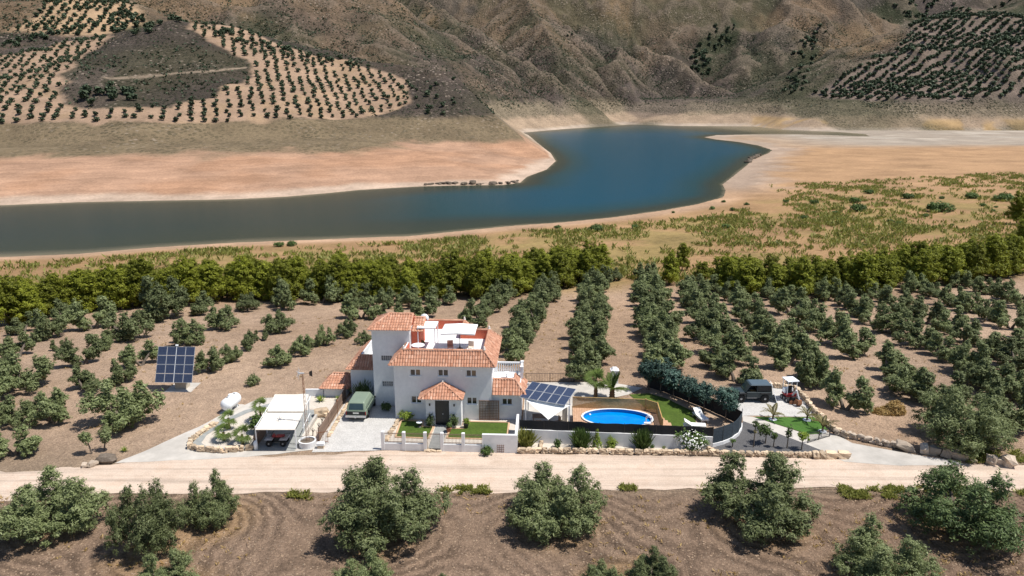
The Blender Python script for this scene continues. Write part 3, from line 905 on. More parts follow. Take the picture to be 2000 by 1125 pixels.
for i, (u, v, sc, lab) in enumerate(shrubs):
    q = hit(u, v)
    o = link("meadow_shrub", shrub_var[i % 3], None, (q.x, q.y, q.z), (0, 0, i * 1.3), (sc, sc, sc))
    tag(o, lab, "shrub", "shrubs on the lakeside meadow")

rsh = np.random.default_rng(33)
more = sorted([(rsh.uniform(1230, 1990), rsh.uniform(385, 452)) for _ in range(26)])
for k, (u, v) in enumerate(more):
    q = hit(u, v + (1990 - u) * .012); s_ = rsh.uniform(.22, .5)
    o = link("meadow_shrub", shrub_var[k % 3], None, (q.x, q.y, q.z), (0, 0, k * .9), (s_, s_, s_ * 1.1))
    tag(o, "small low shrub on the right lakeside slope, %s from left" % ORD[k], "shrub", "shrubs on the lakeside meadow")

def tufts(points, h, w, r, blades=5, lean=.35):
    """clusters of upright blades, one mesh"""
    n = len(points) * blades
    base = np.repeat(points, blades, axis=0) + np.concatenate([r.normal(0, w * .5, (n, 2)), np.zeros((n, 1))], 1)
    hh = h * r.uniform(.5, 1.2, n)
    an = r.uniform(0, 6.28, n)
    side = np.stack([np.cos(an), np.sin(an), np.zeros(n)], 1) * (w * r.uniform(.15, .35, n))[:, None]
    tip = base + np.stack([r.normal(0, lean, n) * hh, r.normal(0, lean, n) * hh, hh], 1)
    midp = (base * .4 + tip * .6)
    v = np.stack([base - side * .5, midp - side, tip, midp + side], 1).reshape(-1, 3)
    return v, np.arange(n * 4).reshape(n, 4), np.repeat(np.clip(.5 + .25 * r.normal(size=n), 0, 1), 4)

rt = np.random.default_rng(61)
cand = np.stack([rt.uniform(-160, 300, 150000), rt.uniform(100, 430, 150000)], 1)
cx, cy = cand.T
ds = seg_dist(cx, cy, SHORE)
okm = (~inside(cx, cy, SHORE)) & (cy < np.interp(cx, MID[:, 0], MID[:, 1]))
pine_y = np.interp(cx, *hit_many(belts[0][0] + belts[1][0])[:, :2].T)
okm &= (cy > pine_y + 3) & (ds > 14 + 16 * fbm(cx, cy, 20, 2, 7)) & (cy < 335 + .22 * np.maximum(cx - 120, 0))
dens = .55 * fbm(cx, cy, 5, 3, 66) + .45 * fbm(cx * .6, cy * .25, 9, 3, 67) + .22 * (1 - sstep(0, 30, cy - pine_y)) - .10 * sstep(80, 160, cx) * sstep(200, 260, cy) * 0
okm &= rt.uniform(0, 1, len(cx)) < sstep(.40, .72, dens) * .85
pts = np.stack([cx[okm], cy[okm], gz(cx[okm], cy[okm])], 1)[:17000]
v, f, t = tufts(pts, 1.15, .75, rt, 6, .5)
o = link("reed_growth", np_mesh("reed_growth", v, f, M_REED, False, {"tone": ('FLOAT', 'POINT', t)}))
tag(o, "yellow-green reeds and low growth between the pines and the lake", "reeds", kind="stuff")

# ------------------------------------------------------------------ olives on the hillsides across the lake
def far_olive(seed):
    r = np.random.default_rng(seed)
    lobes = [((r.uniform(-1.1, 1.1), r.uniform(-1.1, 1.1), r.uniform(1.5, 2.3)), (1.25, 1.25, 1.15)) for _ in range(5)]
    v, f, t = lobe_leaves(lobes, 270, .60, r, clump=.42, n_clump=9, slim=.55)
    tv, tf = tube_mesh([[(0, 0, -.3, .3), (0, 0, 1.6, .18)]], 5)
    return np_mesh("far_olive_crown", v, f, M_OLIVE_FAR, False, {"tone": ('FLOAT', 'POINT', t)}), np_mesh("far_olive_trunk", tv, tf, M_BARK, True), 4.6
far_var = [far_olive(500 + i) for i in range(4)]
def lattice(poly, du, dv, ang, jit):
    lo = poly.min(0); hi = poly.max(0); c = (lo + hi) / 2; R_ = np.hypot(*(hi - lo)) / 2
    a, b = np.meshgrid(np.arange(-R_, R_, du), np.arange(-R_, R_, dv))
    a = a.ravel() + rg.uniform(-jit, jit, a.size); b = b.ravel() + rg.uniform(-jit, jit, b.size)
    x = c[0] + a * math.cos(ang) - b * math.sin(ang); y = c[1] + a * math.sin(ang) + b * math.cos(ang)
    k = inside(x, y, poly)
    return np.stack([x[k], y[k]], 1)
far_pts = []
for poly, du, dv, ang, jit, sc, tagname in ((FIELD_LEFT, 7.6, 8.0, .35, 1.2, .88, "left"), (FIELD_TOP, 8.5, 8.5, .2, 1.3, 1.1, "top"), (FIELD_RIGHT, 8.0, 12.0, .55, 1.2, 1.65, "right")):
    q = lattice(poly, du, dv, ang, jit)
    q = q[rg.uniform(0, 1, len(q)) > .07]
    for x, y in q:
        if tagname == "left" and y < 436: continue
        far_pts.append((x, y, float(gz(x, y)), sc * rg.uniform(.8, 1.2), tagname))
# loose olives and tree lines along the far valleys
for line, n, sp, sc in (([(345, 35), (420, 60), (500, 90), (580, 110), (680, 125)], 46, 7, 1.15), ([(225, 55), (270, 25), (290, 60), (330, 42)], 40, 9, 1.3), ([(1545, 188), (1560, 150), (1575, 100), (1600, 60)], 60, 10, 1.5),
                        ([(1365, 145), (1370, 110), (1400, 70), (1430, 50)], 55, 9, 1.6), ([(1760, 35), (1850, 15), (1990, 5)], 90, 22, 1.7), ([(180, 190), (250, 190)], 12, 8, 1.6), ([(130, 60), (60, 75), (10, 90)], 20, 8, 1.2),
                        ([(850, 145), (800, 205), (860, 215)], 22, 12, .9), ([(1230, 120), (1160, 95), (1100, 80)], 14, 14, .9)):
    h_ = hit_many(line)[:, :2]
    for k in range(n):
        t = rg.uniform(0, len(line) - 1); i = min(int(t), len(line) - 2)
        q = h_[i] + (h_[i + 1] - h_[i]) * (t - i) + rg.normal(0, sp, 2)
        far_pts.append((q[0], q[1], float(gz(q[0], q[1])), sc * rg.uniform(.7, 1.3), "loose"))
far_pts.sort(key=lambda q: math.hypot(q[0], q[1]))
print("far olives", len(far_pts))
N_SINGLE = 90
for k, (x, y, z, sc, where) in enumerate(sorted(far_pts[:N_SINGLE], key=lambda q: q[0] / q[1])):
    place_tree("olive_tree", far_var[k % 4], (x, y, z), (sc, sc, sc * .95), rg.uniform(0, 6.28), "small olive in the lowest rows across the lake, %s from left" % ORD[k], "tree", "olives on the hillside across the lake")
V = []; F = []; T = []; base = 0
src = []
for cr, tk, _ in far_var:
    n = len(cr.vertices); co = np.empty(n * 3, np.float32); cr.vertices.foreach_get("co", co)
    tt = np.empty(n, np.float32); cr.attributes["tone"].data.foreach_get("value", tt)
    src.append((co.reshape(-1, 3), tt))
for k, (x, y, z, sc, where) in enumerate(far_pts[N_SINGLE:]):
    co, tt = src[k % 4]
    if math.hypot(x, y) > 800:                      # fewer, larger sprays in the distance
        sel = (np.arange(len(co) // 4) % 3 == k % 3).repeat(4); c2 = co[sel].reshape(-1, 4, 3); m_ = c2.mean(1, keepdims=True); c2 = (m_ + (c2 - m_) * 1.7).reshape(-1, 3); t2 = tt[sel]
    else: c2, t2 = co, tt
    a = rg.uniform(0, 6.28); ca, sa = math.cos(a), math.sin(a)
    p3 = np.stack([c2[:, 0] * ca - c2[:, 1] * sa, c2[:, 0] * sa + c2[:, 1] * ca, c2[:, 2]], 1) * sc + np.array([x, y, z])
    V.append(p3); T.append(np.clip(t2 + rg.uniform(-.12, .12), 0, 1)); F.append(np.arange(len(p3)).reshape(-1, 4) + base); base += len(p3)
o = link("distant_olive_trees", np_mesh("distant_olive_trees", np.concatenate(V), np.concatenate(F), M_OLIVE_FAR, False, {"tone": ('FLOAT', 'POINT', np.concatenate(T))}))
tag(o, "hundreds of far olive trees in rows on the hills across the lake", "olive trees", kind="stuff")

# low scrub dotted over the near hillside across the lake
rs = np.random.default_rng(71)
sx_ = np.stack([rs.uniform(-560, 700, 140000), rs.uniform(430, 1500, 140000)], 1)
zz = gz(sx_[:, 0], sx_[:, 1])
far_ok = (sx_[:, 1] > np.interp(sx_[:, 0], MID[:, 0], MID[:, 1]) + 30) & (zz > 14) & ~inside(sx_[:, 0], sx_[:, 1], FIELD_LEFT) & (np.abs(sx_[:, 0]) < sx_[:, 1] * .75)
dz_ = (gz(sx_[:, 0] + 14, sx_[:, 1]) + gz(sx_[:, 0] - 14, sx_[:, 1]) + gz(sx_[:, 0], sx_[:, 1] + 14) + gz(sx_[:, 0], sx_[:, 1] - 14)) / 4 - zz      # shrubs gather in the gullies
far_ok &= ~inside(sx_[:, 0], sx_[:, 1], FIELD_RIGHT)
far_ok &= rs.uniform(0, 1, len(zz)) < sstep(.42, .66, fbm(sx_[:, 0], sx_[:, 1], 50, 4, 73)) * .35 + .04 + .75 * sstep(.8, 3.0, dz_) * sstep(600, 800, sx_[:, 1])
P_ = np.stack([sx_[:, 0], sx_[:, 1], zz], 1)[far_ok][:24000]
nq = 5
C_ = np.repeat(P_, nq, axis=0) + rs.normal(0, 1, (len(P_) * nq, 3)) * np.array([.7, .7, .3]) * np.repeat(rs.uniform(.6, 1.9, len(P_)), nq)[:, None] + np.array([0, 0, .5])
v, f = leaf_quads(C_, rs.normal(size=C_.shape) + np.array([0, 0, .8]), rs.uniform(.5, .9, len(C_)), rs.uniform(.6, 1.0, len(C_)), rs)
o = link("hillside_scrub", np_mesh("hillside_scrub", v, f, M_OLIVE_FAR, False, {"tone": ('FLOAT', 'POINT', np.repeat(rs.uniform(0, .8, len(C_)), 4))}))
tag(o, "dark low scrub dotted over the mountains across the lake", "scrub", kind="stuff")

# ------------------------------------------------------------------ mesh builder
class MB:
    def __init__(s): s.v = []; s.f = []; s.t = []
    def _add(s, vs, fs, tone=.5):
        b = len(s.v)
        s.v += [tuple(q) for q in vs]
        s.f += [tuple(b + i for i in f) for f in fs]
        s.t += [tone] * len(vs)
        return s
    def box(s, x0, x1, y0, y1, z0, z1, tone=.5, taper=(0, 0)):
        tx, ty = taper
        vs = [(x0, y0, z0), (x1, y0, z0), (x1, y1, z0), (x0, y1, z0), (x0 + tx, y0 + ty, z1), (x1 - tx, y0 + ty, z1), (x1 - tx, y1 - ty, z1), (x0 + tx, y1 - ty, z1)]
        return s._add(vs, [(0, 3, 2, 1), (4, 5, 6, 7), (0, 1, 5, 4), (1, 2, 6, 5), (2, 3, 7, 6), (3, 0, 4, 7)], tone)
    def bar(s, a, b, w, h=None, up=(0, 0, 1)):
        """rectangular bar from a to b"""
        a = Vector(a); b = Vector(b); h = h or w
        d = (b - a).normalized(); u = Vector(up)
        if abs(d.dot(u)) > .95: u = Vector((1, 0, 0))
        sd = d.cross(u).normalized() * (w / 2); uu = sd.cross(d).normalized() * (h / 2)
        vs = [a - sd - uu, a + sd - uu, a + sd + uu, a - sd + uu, b - sd - uu, b + sd - uu, b + sd + uu, b - sd + uu]
        return s._add(vs, [(0, 1, 2, 3), (7, 6, 5, 4), (0, 4, 5, 1), (1, 5, 6, 2), (2, 6, 7, 3), (3, 7, 4, 0)])
    def quad(s, a, b, c, d, tone=.5): return s._add([a, b, c, d], [(0, 1, 2, 3)], tone)
    def poly(s, pts, tone=.5): return s._add(pts, [tuple(range(len(pts)))], tone)
    def prism(s, pts, z0, z1, tone=.5):
        n = len(pts)
        vs = [(p[0], p[1], z0) for p in pts] + [(p[0], p[1], z1) for p in pts]
        fs = [tuple(range(n - 1, -1, -1)), tuple(range(n, 2 * n))] + [(i, (i + 1) % n, n + (i + 1) % n, n + i) for i in range(n)]
        return s._add(vs, fs, tone)
    def side_prism(s, pts, x0, x1, tone=.5):
        """outline in (y, z) pushed along x"""
        n = len(pts)
        vs = [(x0, p[0], p[1]) for p in pts] + [(x1, p[0], p[1]) for p in pts]
        fs = [tuple(range(n)), tuple(range(2 * n - 1, n - 1, -1))] + [(i, n + i, n + (i + 1) % n, (i + 1) % n) for i in range(n)]
        return s._add(vs, fs, tone)
    def tube(s, path, r, sides=8, cap=True):
        pts = [(*p, (r[i] if isinstance(r, (list, tuple)) else r)) for i, p in enumerate(path)]
        v, f = tube_mesh([pts], sides)
        n = len(v)
        fs = [tuple(q) for q in f]
        if cap: fs += [tuple(range(sides - 1, -1, -1)), tuple(range(n - sides, n))]
        return s._add(v, fs)
    def lathe(s, prof, c=(0, 0, 0), n=20, axis='z'):
        """profile of (radius, height) turned round an axis"""
        vs = []; fs = []
        for r, h in prof:
            for k in range(n):
                a = 6.28318 * k / n
                q = (r * math.cos(a), r * math.sin(a), h)
                if axis == 'x': q = (q[2], q[0], q[1])
                if axis == 'y': q = (q[0], q[2], q[1])
                vs.append((c[0] + q[0], c[1] + q[1], c[2] + q[2]))
        for i in range(len(prof) - 1):
            for k in range(n):
                k2 = (k + 1) % n
                fs.append((i * n + k, i * n + k2, (i + 1) * n + k2, (i + 1) * n + k))
        fs.append(tuple(range(n - 1, -1, -1))); m = len(prof) - 1
        fs.append(tuple(range(m * n, m * n + n)))
        return s._add(vs, fs)
    def build(s, name, mat, parent=None, org=(0, 0, 0), smooth=False, bevel=0, tone=False, loc=None):
        me = bpy.data.meshes.new(name)
        me.from_pydata([(a - org[0], b - org[1], c - org[2]) for a, b, c in s.v], [], s.f)
        if tone:
            a = me.attributes.new("tone", 'FLOAT', 'POINT'); a.data.foreach_set("value", s.t)
        bm = bmesh.new(); bm.from_mesh(me)
        bmesh.ops.recalc_face_normals(bm, faces=bm.faces)
        if bevel:
            bmesh.ops.remove_doubles(bm, verts=bm.verts, dist=1e-4)
            bmesh.ops.bevel(bm, geom=[e for e in bm.edges if e.calc_face_angle(0) > .5], offset=bevel, segments=2, affect='EDGES')
        bm.to_mesh(me); bm.free()
        if smooth: 
            for p in me.polygons: p.use_smooth = True
        me.materials.append(mat)
        return link(name, me, parent, loc if loc is not None else (org if parent is None else None))

def thing(name, loc, label, cat, rz=0, group=None):
    return tag(empty(name, loc, rz), label, cat, group)

# ------------------------------------------------------------------ house materials
M_WHITE = noise_mat("white_stucco", (.72, .72, .73), (.80, .80, .80), 3, rough=.9, bump=.25, bump_scale=30, dirt=.13)
M_CORAL = noise_mat("coral_paint", (.58, .135, .075), (.68, .185, .105), 4, rough=.85, bump=.2, bump_scale=30, dirt=.1)
M_TERRACE = noise_mat("white_terrace", (.72, .72, .72), (.80, .80, .80), 5, rough=.8, dirt=.1)
M_MORTAR = noise_mat("mortar", (.66, .60, .54), (.76, .72, .67), 12)
M_GLASS = noise_mat("dark_glass", (.012, .015, .020), (.020, .024, .030), 2, rough=.08, spec=.6)
M_CURTAIN = noise_mat("curtain_glass", (.16, .11, .07), (.24, .17, .11), 3, rough=.2, spec=.5)
M_FRAME = noise_mat("white_frames", (.76, .78, .80), (.82, .84, .86), 4, rough=.4, spec=.5)
M_DOOR = noise_mat("dark_door", (.010, .014, .017), (.020, .026, .030), 5, rough=.35, spec=.5)
M_IRON = noise_mat("black_iron", (.015, .014, .014), (.035, .030, .028), 20, rough=.5, spec=.5)
M_RUST = noise_mat("rusty_steel", (.16, .07, .035), (.28, .13, .07), 10, rough=.85, bump=.2)
M_BROWNWOOD = noise_mat("weathered_wood", (.17, .115, .085), (.27, .19, .145), 12, rough=.85, bump=.3)
M_BRICKEDGE = noise_mat("brick_edging", (.46, .29, .17), (.58, .40, .26), 8, rough=.9, bump=.3)
M_GLASSBLOCK = noise_mat("glass_block", (.05, .07, .09), (.14, .17, .20), 2, rough=.12, spec=.6)

def tile_material():
    m, nt, p = new_mat("terracotta_tiles")
    L = nt.links.new
    a = nd(nt, "ShaderNodeAttribute", attribute_name="tone")
    r = ramp(nt, [(0, (.34, .150, .090)), (.4, (.48, .245, .160)), (.7, (.54, .300, .205)), (1, (.60, .38, .28))])
    L(a.outputs["Fac"], r.inputs[0])
    tc = nd(nt, "ShaderNodeTexCoord"); n = nd(nt, "ShaderNodeTexNoise"); n.inputs["Scale"].default_value = 3; n.inputs["Detail"].default_value = 6
    L(tc.outputs["Object"], n.inputs["Vector"])
    r2 = ramp(nt, [(.3, .78), (.7, 1.15)]); L(n.outputs["Fac"], r2.inputs[0])
    mx = nd(nt, "ShaderNodeMix", data_type='RGBA', blend_type='MULTIPLY'); mx.inputs[0].default_value = 1
    L(r.outputs[0], mx.inputs[6]); L(r2.outputs[0], mx.inputs[7]); L(mx.outputs[2], p.inputs["Base Color"])
    p.inputs["Roughness"].default_value = .85; p.inputs["Specular IOR Level"].default_value = .2
    return m
M_TILE = tile_material()
rtile = random.Random(9)

def tile_plane(parent, e0, e1, t1, t0, tw=.235, course=.36, r_=.085):
    """barrel tiles laid from the eave e0-e1 up to the top edge t0-t1 (a trapezoid or triangle); returns the tile part"""
    e0, e1, t1, t0 = (np.array(q, float) for q in (e0, e1, t1, t0))
    ux = (e1 - e0); W = np.linalg.norm(ux); ux /= W
    n = np.cross(ux, (t0 + t1) / 2 - (e0 + e1) / 2); n /= np.linalg.norm(n)
    if n[2] < 0: n = -n
    uy = np.cross(n, ux)
    if uy @ ((t0 + t1) / 2 - (e0 + e1) / 2) < 0: uy = -uy
    Hh = (t0 - e0) @ uy
    xl, xr = (t0 - e0) @ ux, (t1 - e0) @ ux
    mb = MB()
    cols = int(W / tw); rows = int(math.ceil(Hh / course))
    for i in range(cols):
        cx = (i + .5) * W / cols
        for j in range(rows):
            y0 = j * course; y1 = min(y0 + course + .05, Hh)
            ym = min(y0 + course * .5, Hh)
            left = xl * ym / Hh; right = W + (xr - W) * ym / Hh
            if cx < left - .02 or cx > right + .02: continue
            tone = min(1, max(0, rtile.gauss(.5, .2)))
            vs = []
            for (yy, lift, rr) in ((y0 - .03, .035, r_ * 1.08), (y1, .004, r_ * .88)):
                for k in range(5):
                    a = math.pi * k / 4
                    q = e0 + ux * (cx - math.cos(a) * rr) + uy * yy + n * (lift + math.sin(a) * rr * .72 + rtile.uniform(-.004, .004))
                    vs.append(q)
            fs = [(k, k + 1, k + 6, k + 5) for k in range(4)] + [(4, 3, 2, 1, 0)]
            mb._add(vs, fs, tone)
    # the bedding under the tiles (channels)
    mb.quad(e0 + n * .004, e1 + n * .004, t1 + n * .004, t0 + n * .004, .28)
    o = mb.build("roof_tiles", M_TILE, parent, tone=True)
    o["kind"] = "stuff"
    return o

def ridge_tiles(parent, a, b, r_=.11, mat=None, name="ridge_tiles"):
    a = np.array(a, float); b = np.array(b, float); d = b - a; L_ = np.linalg.norm(d); d /= L_
    s_ = np.cross(d, [0, 0, 1]); s_ /= np.linalg.norm(s_); u = np.cross(s_, d)
    mb = MB(); n = max(1, int(round(L_ / .34)))
    for i in range(n):
        p0 = a + d * L_ * i / n; p1 = a + d * (L_ * (i + 1) / n + .03)
        vs = []
        for p, rr in ((p0, r_ * 1.1), (p1, r_ * .9)):
            for k in range(7):
                an = math.pi * k / 6
                vs.append(p + s_ * math.cos(an) * rr + u * (math.sin(an) * rr * .85 + .015))
        mb._add(vs, [(k, k + 1, k + 8, k + 7) for k in range(6)] + [(0, 1, 2, 3, 4, 5, 6), (13, 12, 11, 10, 9, 8, 7)], min(1, max(0, rtile.gauss(.55, .2))))
    o = mb.build(name, mat or M_TILE, parent, tone=True)
    o["kind"] = "stuff"
    return o

def facade(mb, x0, x1, z0, z1, y, openings, depth=.14):
    """front wall sheet (facing -y) with real openings and reveals"""
    xs = sorted({x0, x1, *[o[0] for o in openings], *[o[1] for o in openings]})
    zs = sorted({z0, z1, *[o[2] for o in openings], *[o[3] for o in openings]})
    for a, b in zip(xs[:-1], xs[1:]):
        for c, d in zip(zs[:-1], zs[1:]):
            if any(o[0] - 1e-6 <= a and b <= o[1] + 1e-6 and o[2] - 1e-6 <= c and d <= o[3] + 1e-6 for o in openings): continue
            mb.quad((a, y, c), (b, y, c), (b, y, d), (a, y, d))
    for (a, b, c, d) in openings:
        mb.quad((a, y, c), (a, y + depth, c), (a, y + depth, d), (a, y, d)); mb.quad((b, y, c), (b, y, d), (b, y + depth, d), (b, y + depth, c))
        mb.quad((a, y, d), (a, y + depth, d), (b, y + depth, d), (b, y, d)); mb.quad((a, y, c), (b, y, c), (b, y + depth, c), (a, y + depth, c))

def window(parent, a, b, c, d, y, depth=.10, curtain=None):
    """two-light casement in the opening a..b, c..d"""
    f = MB(); t = .045; m = (a + b) / 2; yy = y + depth
    for (p, q, r, s) in ((a, b, d - t, d), (a, b, c, c + t), (a, a + t, c + t, d - t), (b - t, b, c + t, d - t), (m - t * .9, m + t * .9, c + t, d - t)):
        f.box(p, q, yy - .03, yy + .03, r, s)
    w = f.build("window", M_FRAME, parent)
    for i, (p, q) in enumerate(((a + t, m - t * .9), (m + t * .9, b - t))):
        MB().box(p, q, yy + .005, yy + .012, c + t, d - t).build("pane", M_CURTAIN if curtain == i else M_GLASS, w)
    MB().box(a - .07, b + .07, y - .07, y + .05, c - .07, c - .004).build("sill", M_FRAME, w)
    return w

# ------------------------------------------------------------------ the villa
HOUSE_RZ = math.radians(-2.7)
villa = thing("villa", (-10.48, 60.9, 0), "white two-storey villa with terracotta roofs and open roof terrace", "house", HOUSE_RZ)
# main block
W1 = [(1.46, 2.38, 4.12, 4.72), (3.95, 4.85, 4.12, 4.74), (6.44, 7.34, 4.12, 4.74), (1.48, 2.40, 1.50, 2.18), (6.48, 7.36, 1.50, 2.15)]
mb = MB(); facade(mb, 0, 8.7, 0, 5.2, 0, W1)
mb.quad((0, 0, 0), (0, 9.6, 0), (0, 9.6, 5.2), (0, 0, 5.2)); mb.quad((8.7, 0, 0), (8.7, 0, 5.2), (8.7, 6.7, 5.2), (8.7, 6.7, 0))
mb.quad((8.7, 6.7, 0), (8.7, 6.7, 5.2), (5.6, 6.7, 5.2), (5.6, 6.7, 0)); mb.quad((5.6, 6.7, 0), (5.6, 6.7, 5.2), (5.6, 9.6, 5.2), (5.6, 9.6, 0))
mb.quad((5.6, 9.6, 0), (5.6, 9.6, 5.2), (0, 9.6, 5.2), (0, 9.6, 0))
mb.build("main_wall", M_WHITE, villa)
for i, w in enumerate(W1): window(villa, *w, 0, curtain=(1 if i in (0, 2) else None))
MB().poly([(.9, .7, 5.45), (7.95, .7, 5.45), (7.95, 6.6, 5.45), (5.25, 6.6, 5.45), (5.25, 9.5, 5.45), (.9, 9.5, 5.45)]).build("terrace_floor", M_TERRACE, villa)
# parapet: coral inside, with a tile skirt outside
mb = MB()
for a, b in (((.95, .74), (7.9, .74)), ((7.9, .74), (7.9, 6.55)), ((7.9, 6.55), (5.2, 6.55)), ((5.2, 6.55), (5.2, 9.45)), ((5.2, 9.45), (.95, 9.45)), ((.95, 9.45), (.95, .74))):
    mb.quad((*a, 5.45), (*b, 5.45), (*b, 6.34), (*a, 6.34))
mb.build("parapet_lining", M_CORAL, villa)
mb = MB()
for x0, x1, y0, y1 in ((.92, 7.95, .56, .735), (7.905, 8.06, .56, 6.75), (5.36, 7.90, 6.56, 6.75), (5.21, 5.355, 6.56, 9.64), (.92, 5.205, 9.46, 9.64), (.80, .915, .56, 9.64)):
    mb.box(x0, x1, y0, y1, 5.2, 6.33)
mb.build("parapet_core", M_WHITE, villa)
EZ = 5.2; TZ_ = 6.34
tile_plane(villa, (-.35, -.42, EZ), (9.08, -.42, EZ), (8.02, .62, TZ_), (.80, .62, TZ_))
tile_plane(villa, (9.08, -.42, EZ), (9.08, 7.75, EZ), (8.02, 6.68, TZ_), (8.02, .62, TZ_))
tile_plane(villa, (9.08, 7.75, EZ), (6.5, 7.75, EZ), (5.4, 6.68, TZ_), (8.02, 6.68, TZ_))
tile_plane(villa, (6.35, 7.8, EZ), (6.35, 10.6, EZ), (5.3, 9.6, TZ_), (5.3, 6.75, TZ_))
tile_plane(villa, (6.35, 10.6, EZ), (-.2, 10.6, EZ), (.9, 9.6, TZ_), (5.3, 9.6, TZ_))
tile_plane(villa, (-.35, 2.65, EZ), (-.35, -.42, EZ), (.80, .62, TZ_), (.80, 2.65, TZ_))
MB().box(-.3, 9.03, -.37, .6, EZ - .09, EZ - .015).box(8.2, 9.03, .61, 7.7, EZ - .09, EZ - .02).build("eave_board", M_WHITE, villa)
for a, b in (((-.35, -.42, EZ), (.80, .62, TZ_)), ((9.08, -.42, EZ), (8.02, .62, TZ_)), ((9.08, 7.75, EZ), (8.02, 6.68, TZ_))): ridge_tiles(villa, a, b)
for a, b in (((.80, .64, TZ_), (8.0, .64, TZ_)), ((7.98, .7, TZ_), (7.98, 6.6, TZ_)), ((7.95, 6.65, TZ_), (5.4, 6.65, TZ_)), ((5.28, 6.65, TZ_), (5.28, 9.5, TZ_)), ((5.25, 9.55, TZ_), (.9, 9.55, TZ_))):
    ridge_tiles(villa, a, b, .13, None, "parapet_coping")
for x, y in ((8.0, .64), (7.98, 6.65), (.84, .64), (5.28, 9.55)):
    MB().lathe([(.13, -.08), (.13, .08), (.06, .16), (.09, .22), (.04, .3)], (x, y, TZ_ + .1), 10).build("corner_finial", M_MORTAR, villa, smooth=True)
# tower
tw_open = [(-1.70, -.70, 4.50, 4.98), (-1.70, -.70, 1.95, 2.45)]
mb = MB(); facade(mb, -2.5, 1.0, 0, 7.55, 2.7, tw_open, .10)
mb.quad((-2.5, 2.7, 0), (-2.5, 6.3, 0), (-2.5, 6.3, 7.55), (-2.5, 2.7, 7.55)); mb.quad((1.0, 2.7, 0), (1.0, 2.7, 7.55), (1.0, 6.3, 7.55), (1.0, 6.3, 0)); mb.quad((1.0, 6.3, 0), (1.0, 6.3, 7.55), (-2.5, 6.3, 7.55), (-2.5, 6.3, 0))
mb.build("tower_wall", M_WHITE, villa)
for (a, b, c, d) in tw_open:
    g = MB().box(a, b, 2.785, 2.80, c, d).build("glass_block_window", M_FRAME, villa)
    for i in range(5):
        for j in range(2):
            x = a + .02 + i * (b - a - .02) / 5; z = c + .02 + j * (d - c - .02) / 2
            MB().box(x, x + (b - a) / 5 - .035, 2.755, 2.784, z, z + (d - c) / 2 - .035).build("glass_block", M_GLASSBLOCK, g)
E0, R0 = 7.52, 8.50
tile_plane(villa, (-2.78, 2.40, E0), (1.10, 2.40, E0), (1.05, 4.5, R0), (-1.15, 4.5, R0))
tile_plane(villa, (-2.78, 6.6, E0), (-2.78, 2.40, E0), (-1.15, 4.5, R0), (-1.15, 4.52, R0))
tile_plane(villa, (1.10, 6.6, E0), (-2.78, 6.6, E0), (-1.15, 4.5, R0), (1.05, 4.5, R0))
MB().poly([(1.02, 2.45, E0), (1.02, 6.55, E0), (1.02, 4.5, R0 - .02)]).build("gable", M_CORAL, villa)
MB().box(-2.72, 1.04, 2.46, 6.54, E0 - .1, E0 - .02).build("tower_eave_board", M_WHITE, villa)
ridge_tiles(villa, (-1.2, 4.5, R0), (1.1, 4.5, R0)); ridge_tiles(villa, (-2.78, 2.4, E0), (-1.15, 4.5, R0)); ridge_tiles(villa, (-2.78, 6.6, E0), (-1.15, 4.5, R0))
ridge_tiles(villa, (1.08, 2.4, E0), (1.06, 4.5, R0), .09)
# stair head beside the tower
MB().box(1.003, 1.85, 3.5, 6.0, 5.45, 7.28).build("stair_head_wall", M_CORAL, villa)
tile_plane(villa, (1.12, 3.1, 7.22), (2.12, 3.1, 7.22), (2.12, 4.9, 8.05), (1.12, 4.9, 8.05))
MB().poly([(2.10, 3.15, 7.2), (2.10, 6.1, 7.2), (2.10, 4.9, 8.0)]).build("stair_head_gable", M_CORAL, villa)
tile_plane(villa, (2.12, 6.4, 7.22), (1.12, 6.4, 7.22), (1.12, 4.9, 8.05), (2.12, 4.9, 8.05))
ridge_tiles(villa, (1.1, 4.9, 8.05), (2.16, 4.9, 8.05)); ridge_tiles(villa, (2.1, 3.1, 7.22), (2.1, 4.9, 8.05), .08)
# left wing with its own small terrace
MB().box(-5.3, -2.503, 5.0, 11.0, 0, 2.78).build("wing_wall", M_WHITE, villa)
tile_plane(villa, (-5.65, 4.65, 2.78), (-2.52, 4.65, 2.78), (-2.52, 6.0, 3.78), (-4.55, 6.0, 3.78))
tile_plane(villa, (-5.65, 11.3, 2.78), (-5.65, 4.65, 2.78), (-4.55, 6.0, 3.78), (-4.55, 10.6, 3.78))
ridge_tiles(villa, (-5.65, 4.65, 2.78), (-4.55, 6.0, 3.78)); ridge_tiles(villa, (-4.5, 6.04, 3.78), (-2.55, 6.04, 3.78), .1)
MB().box(-4.5, -4.36, 6.0, 10.6, 2.79, 3.84).box(-4.355, -2.52, 10.46, 10.6, 2.79, 3.84).box(-4.355, -2.52, 6.02, 6.14, 2.79, 3.80).build("wing_parapet", M_WHITE, villa)
MB().box(-5.6, -2.52, 4.70, 11.2, 2.70, 2.765).build("wing_eave_board", M_WHITE, villa)
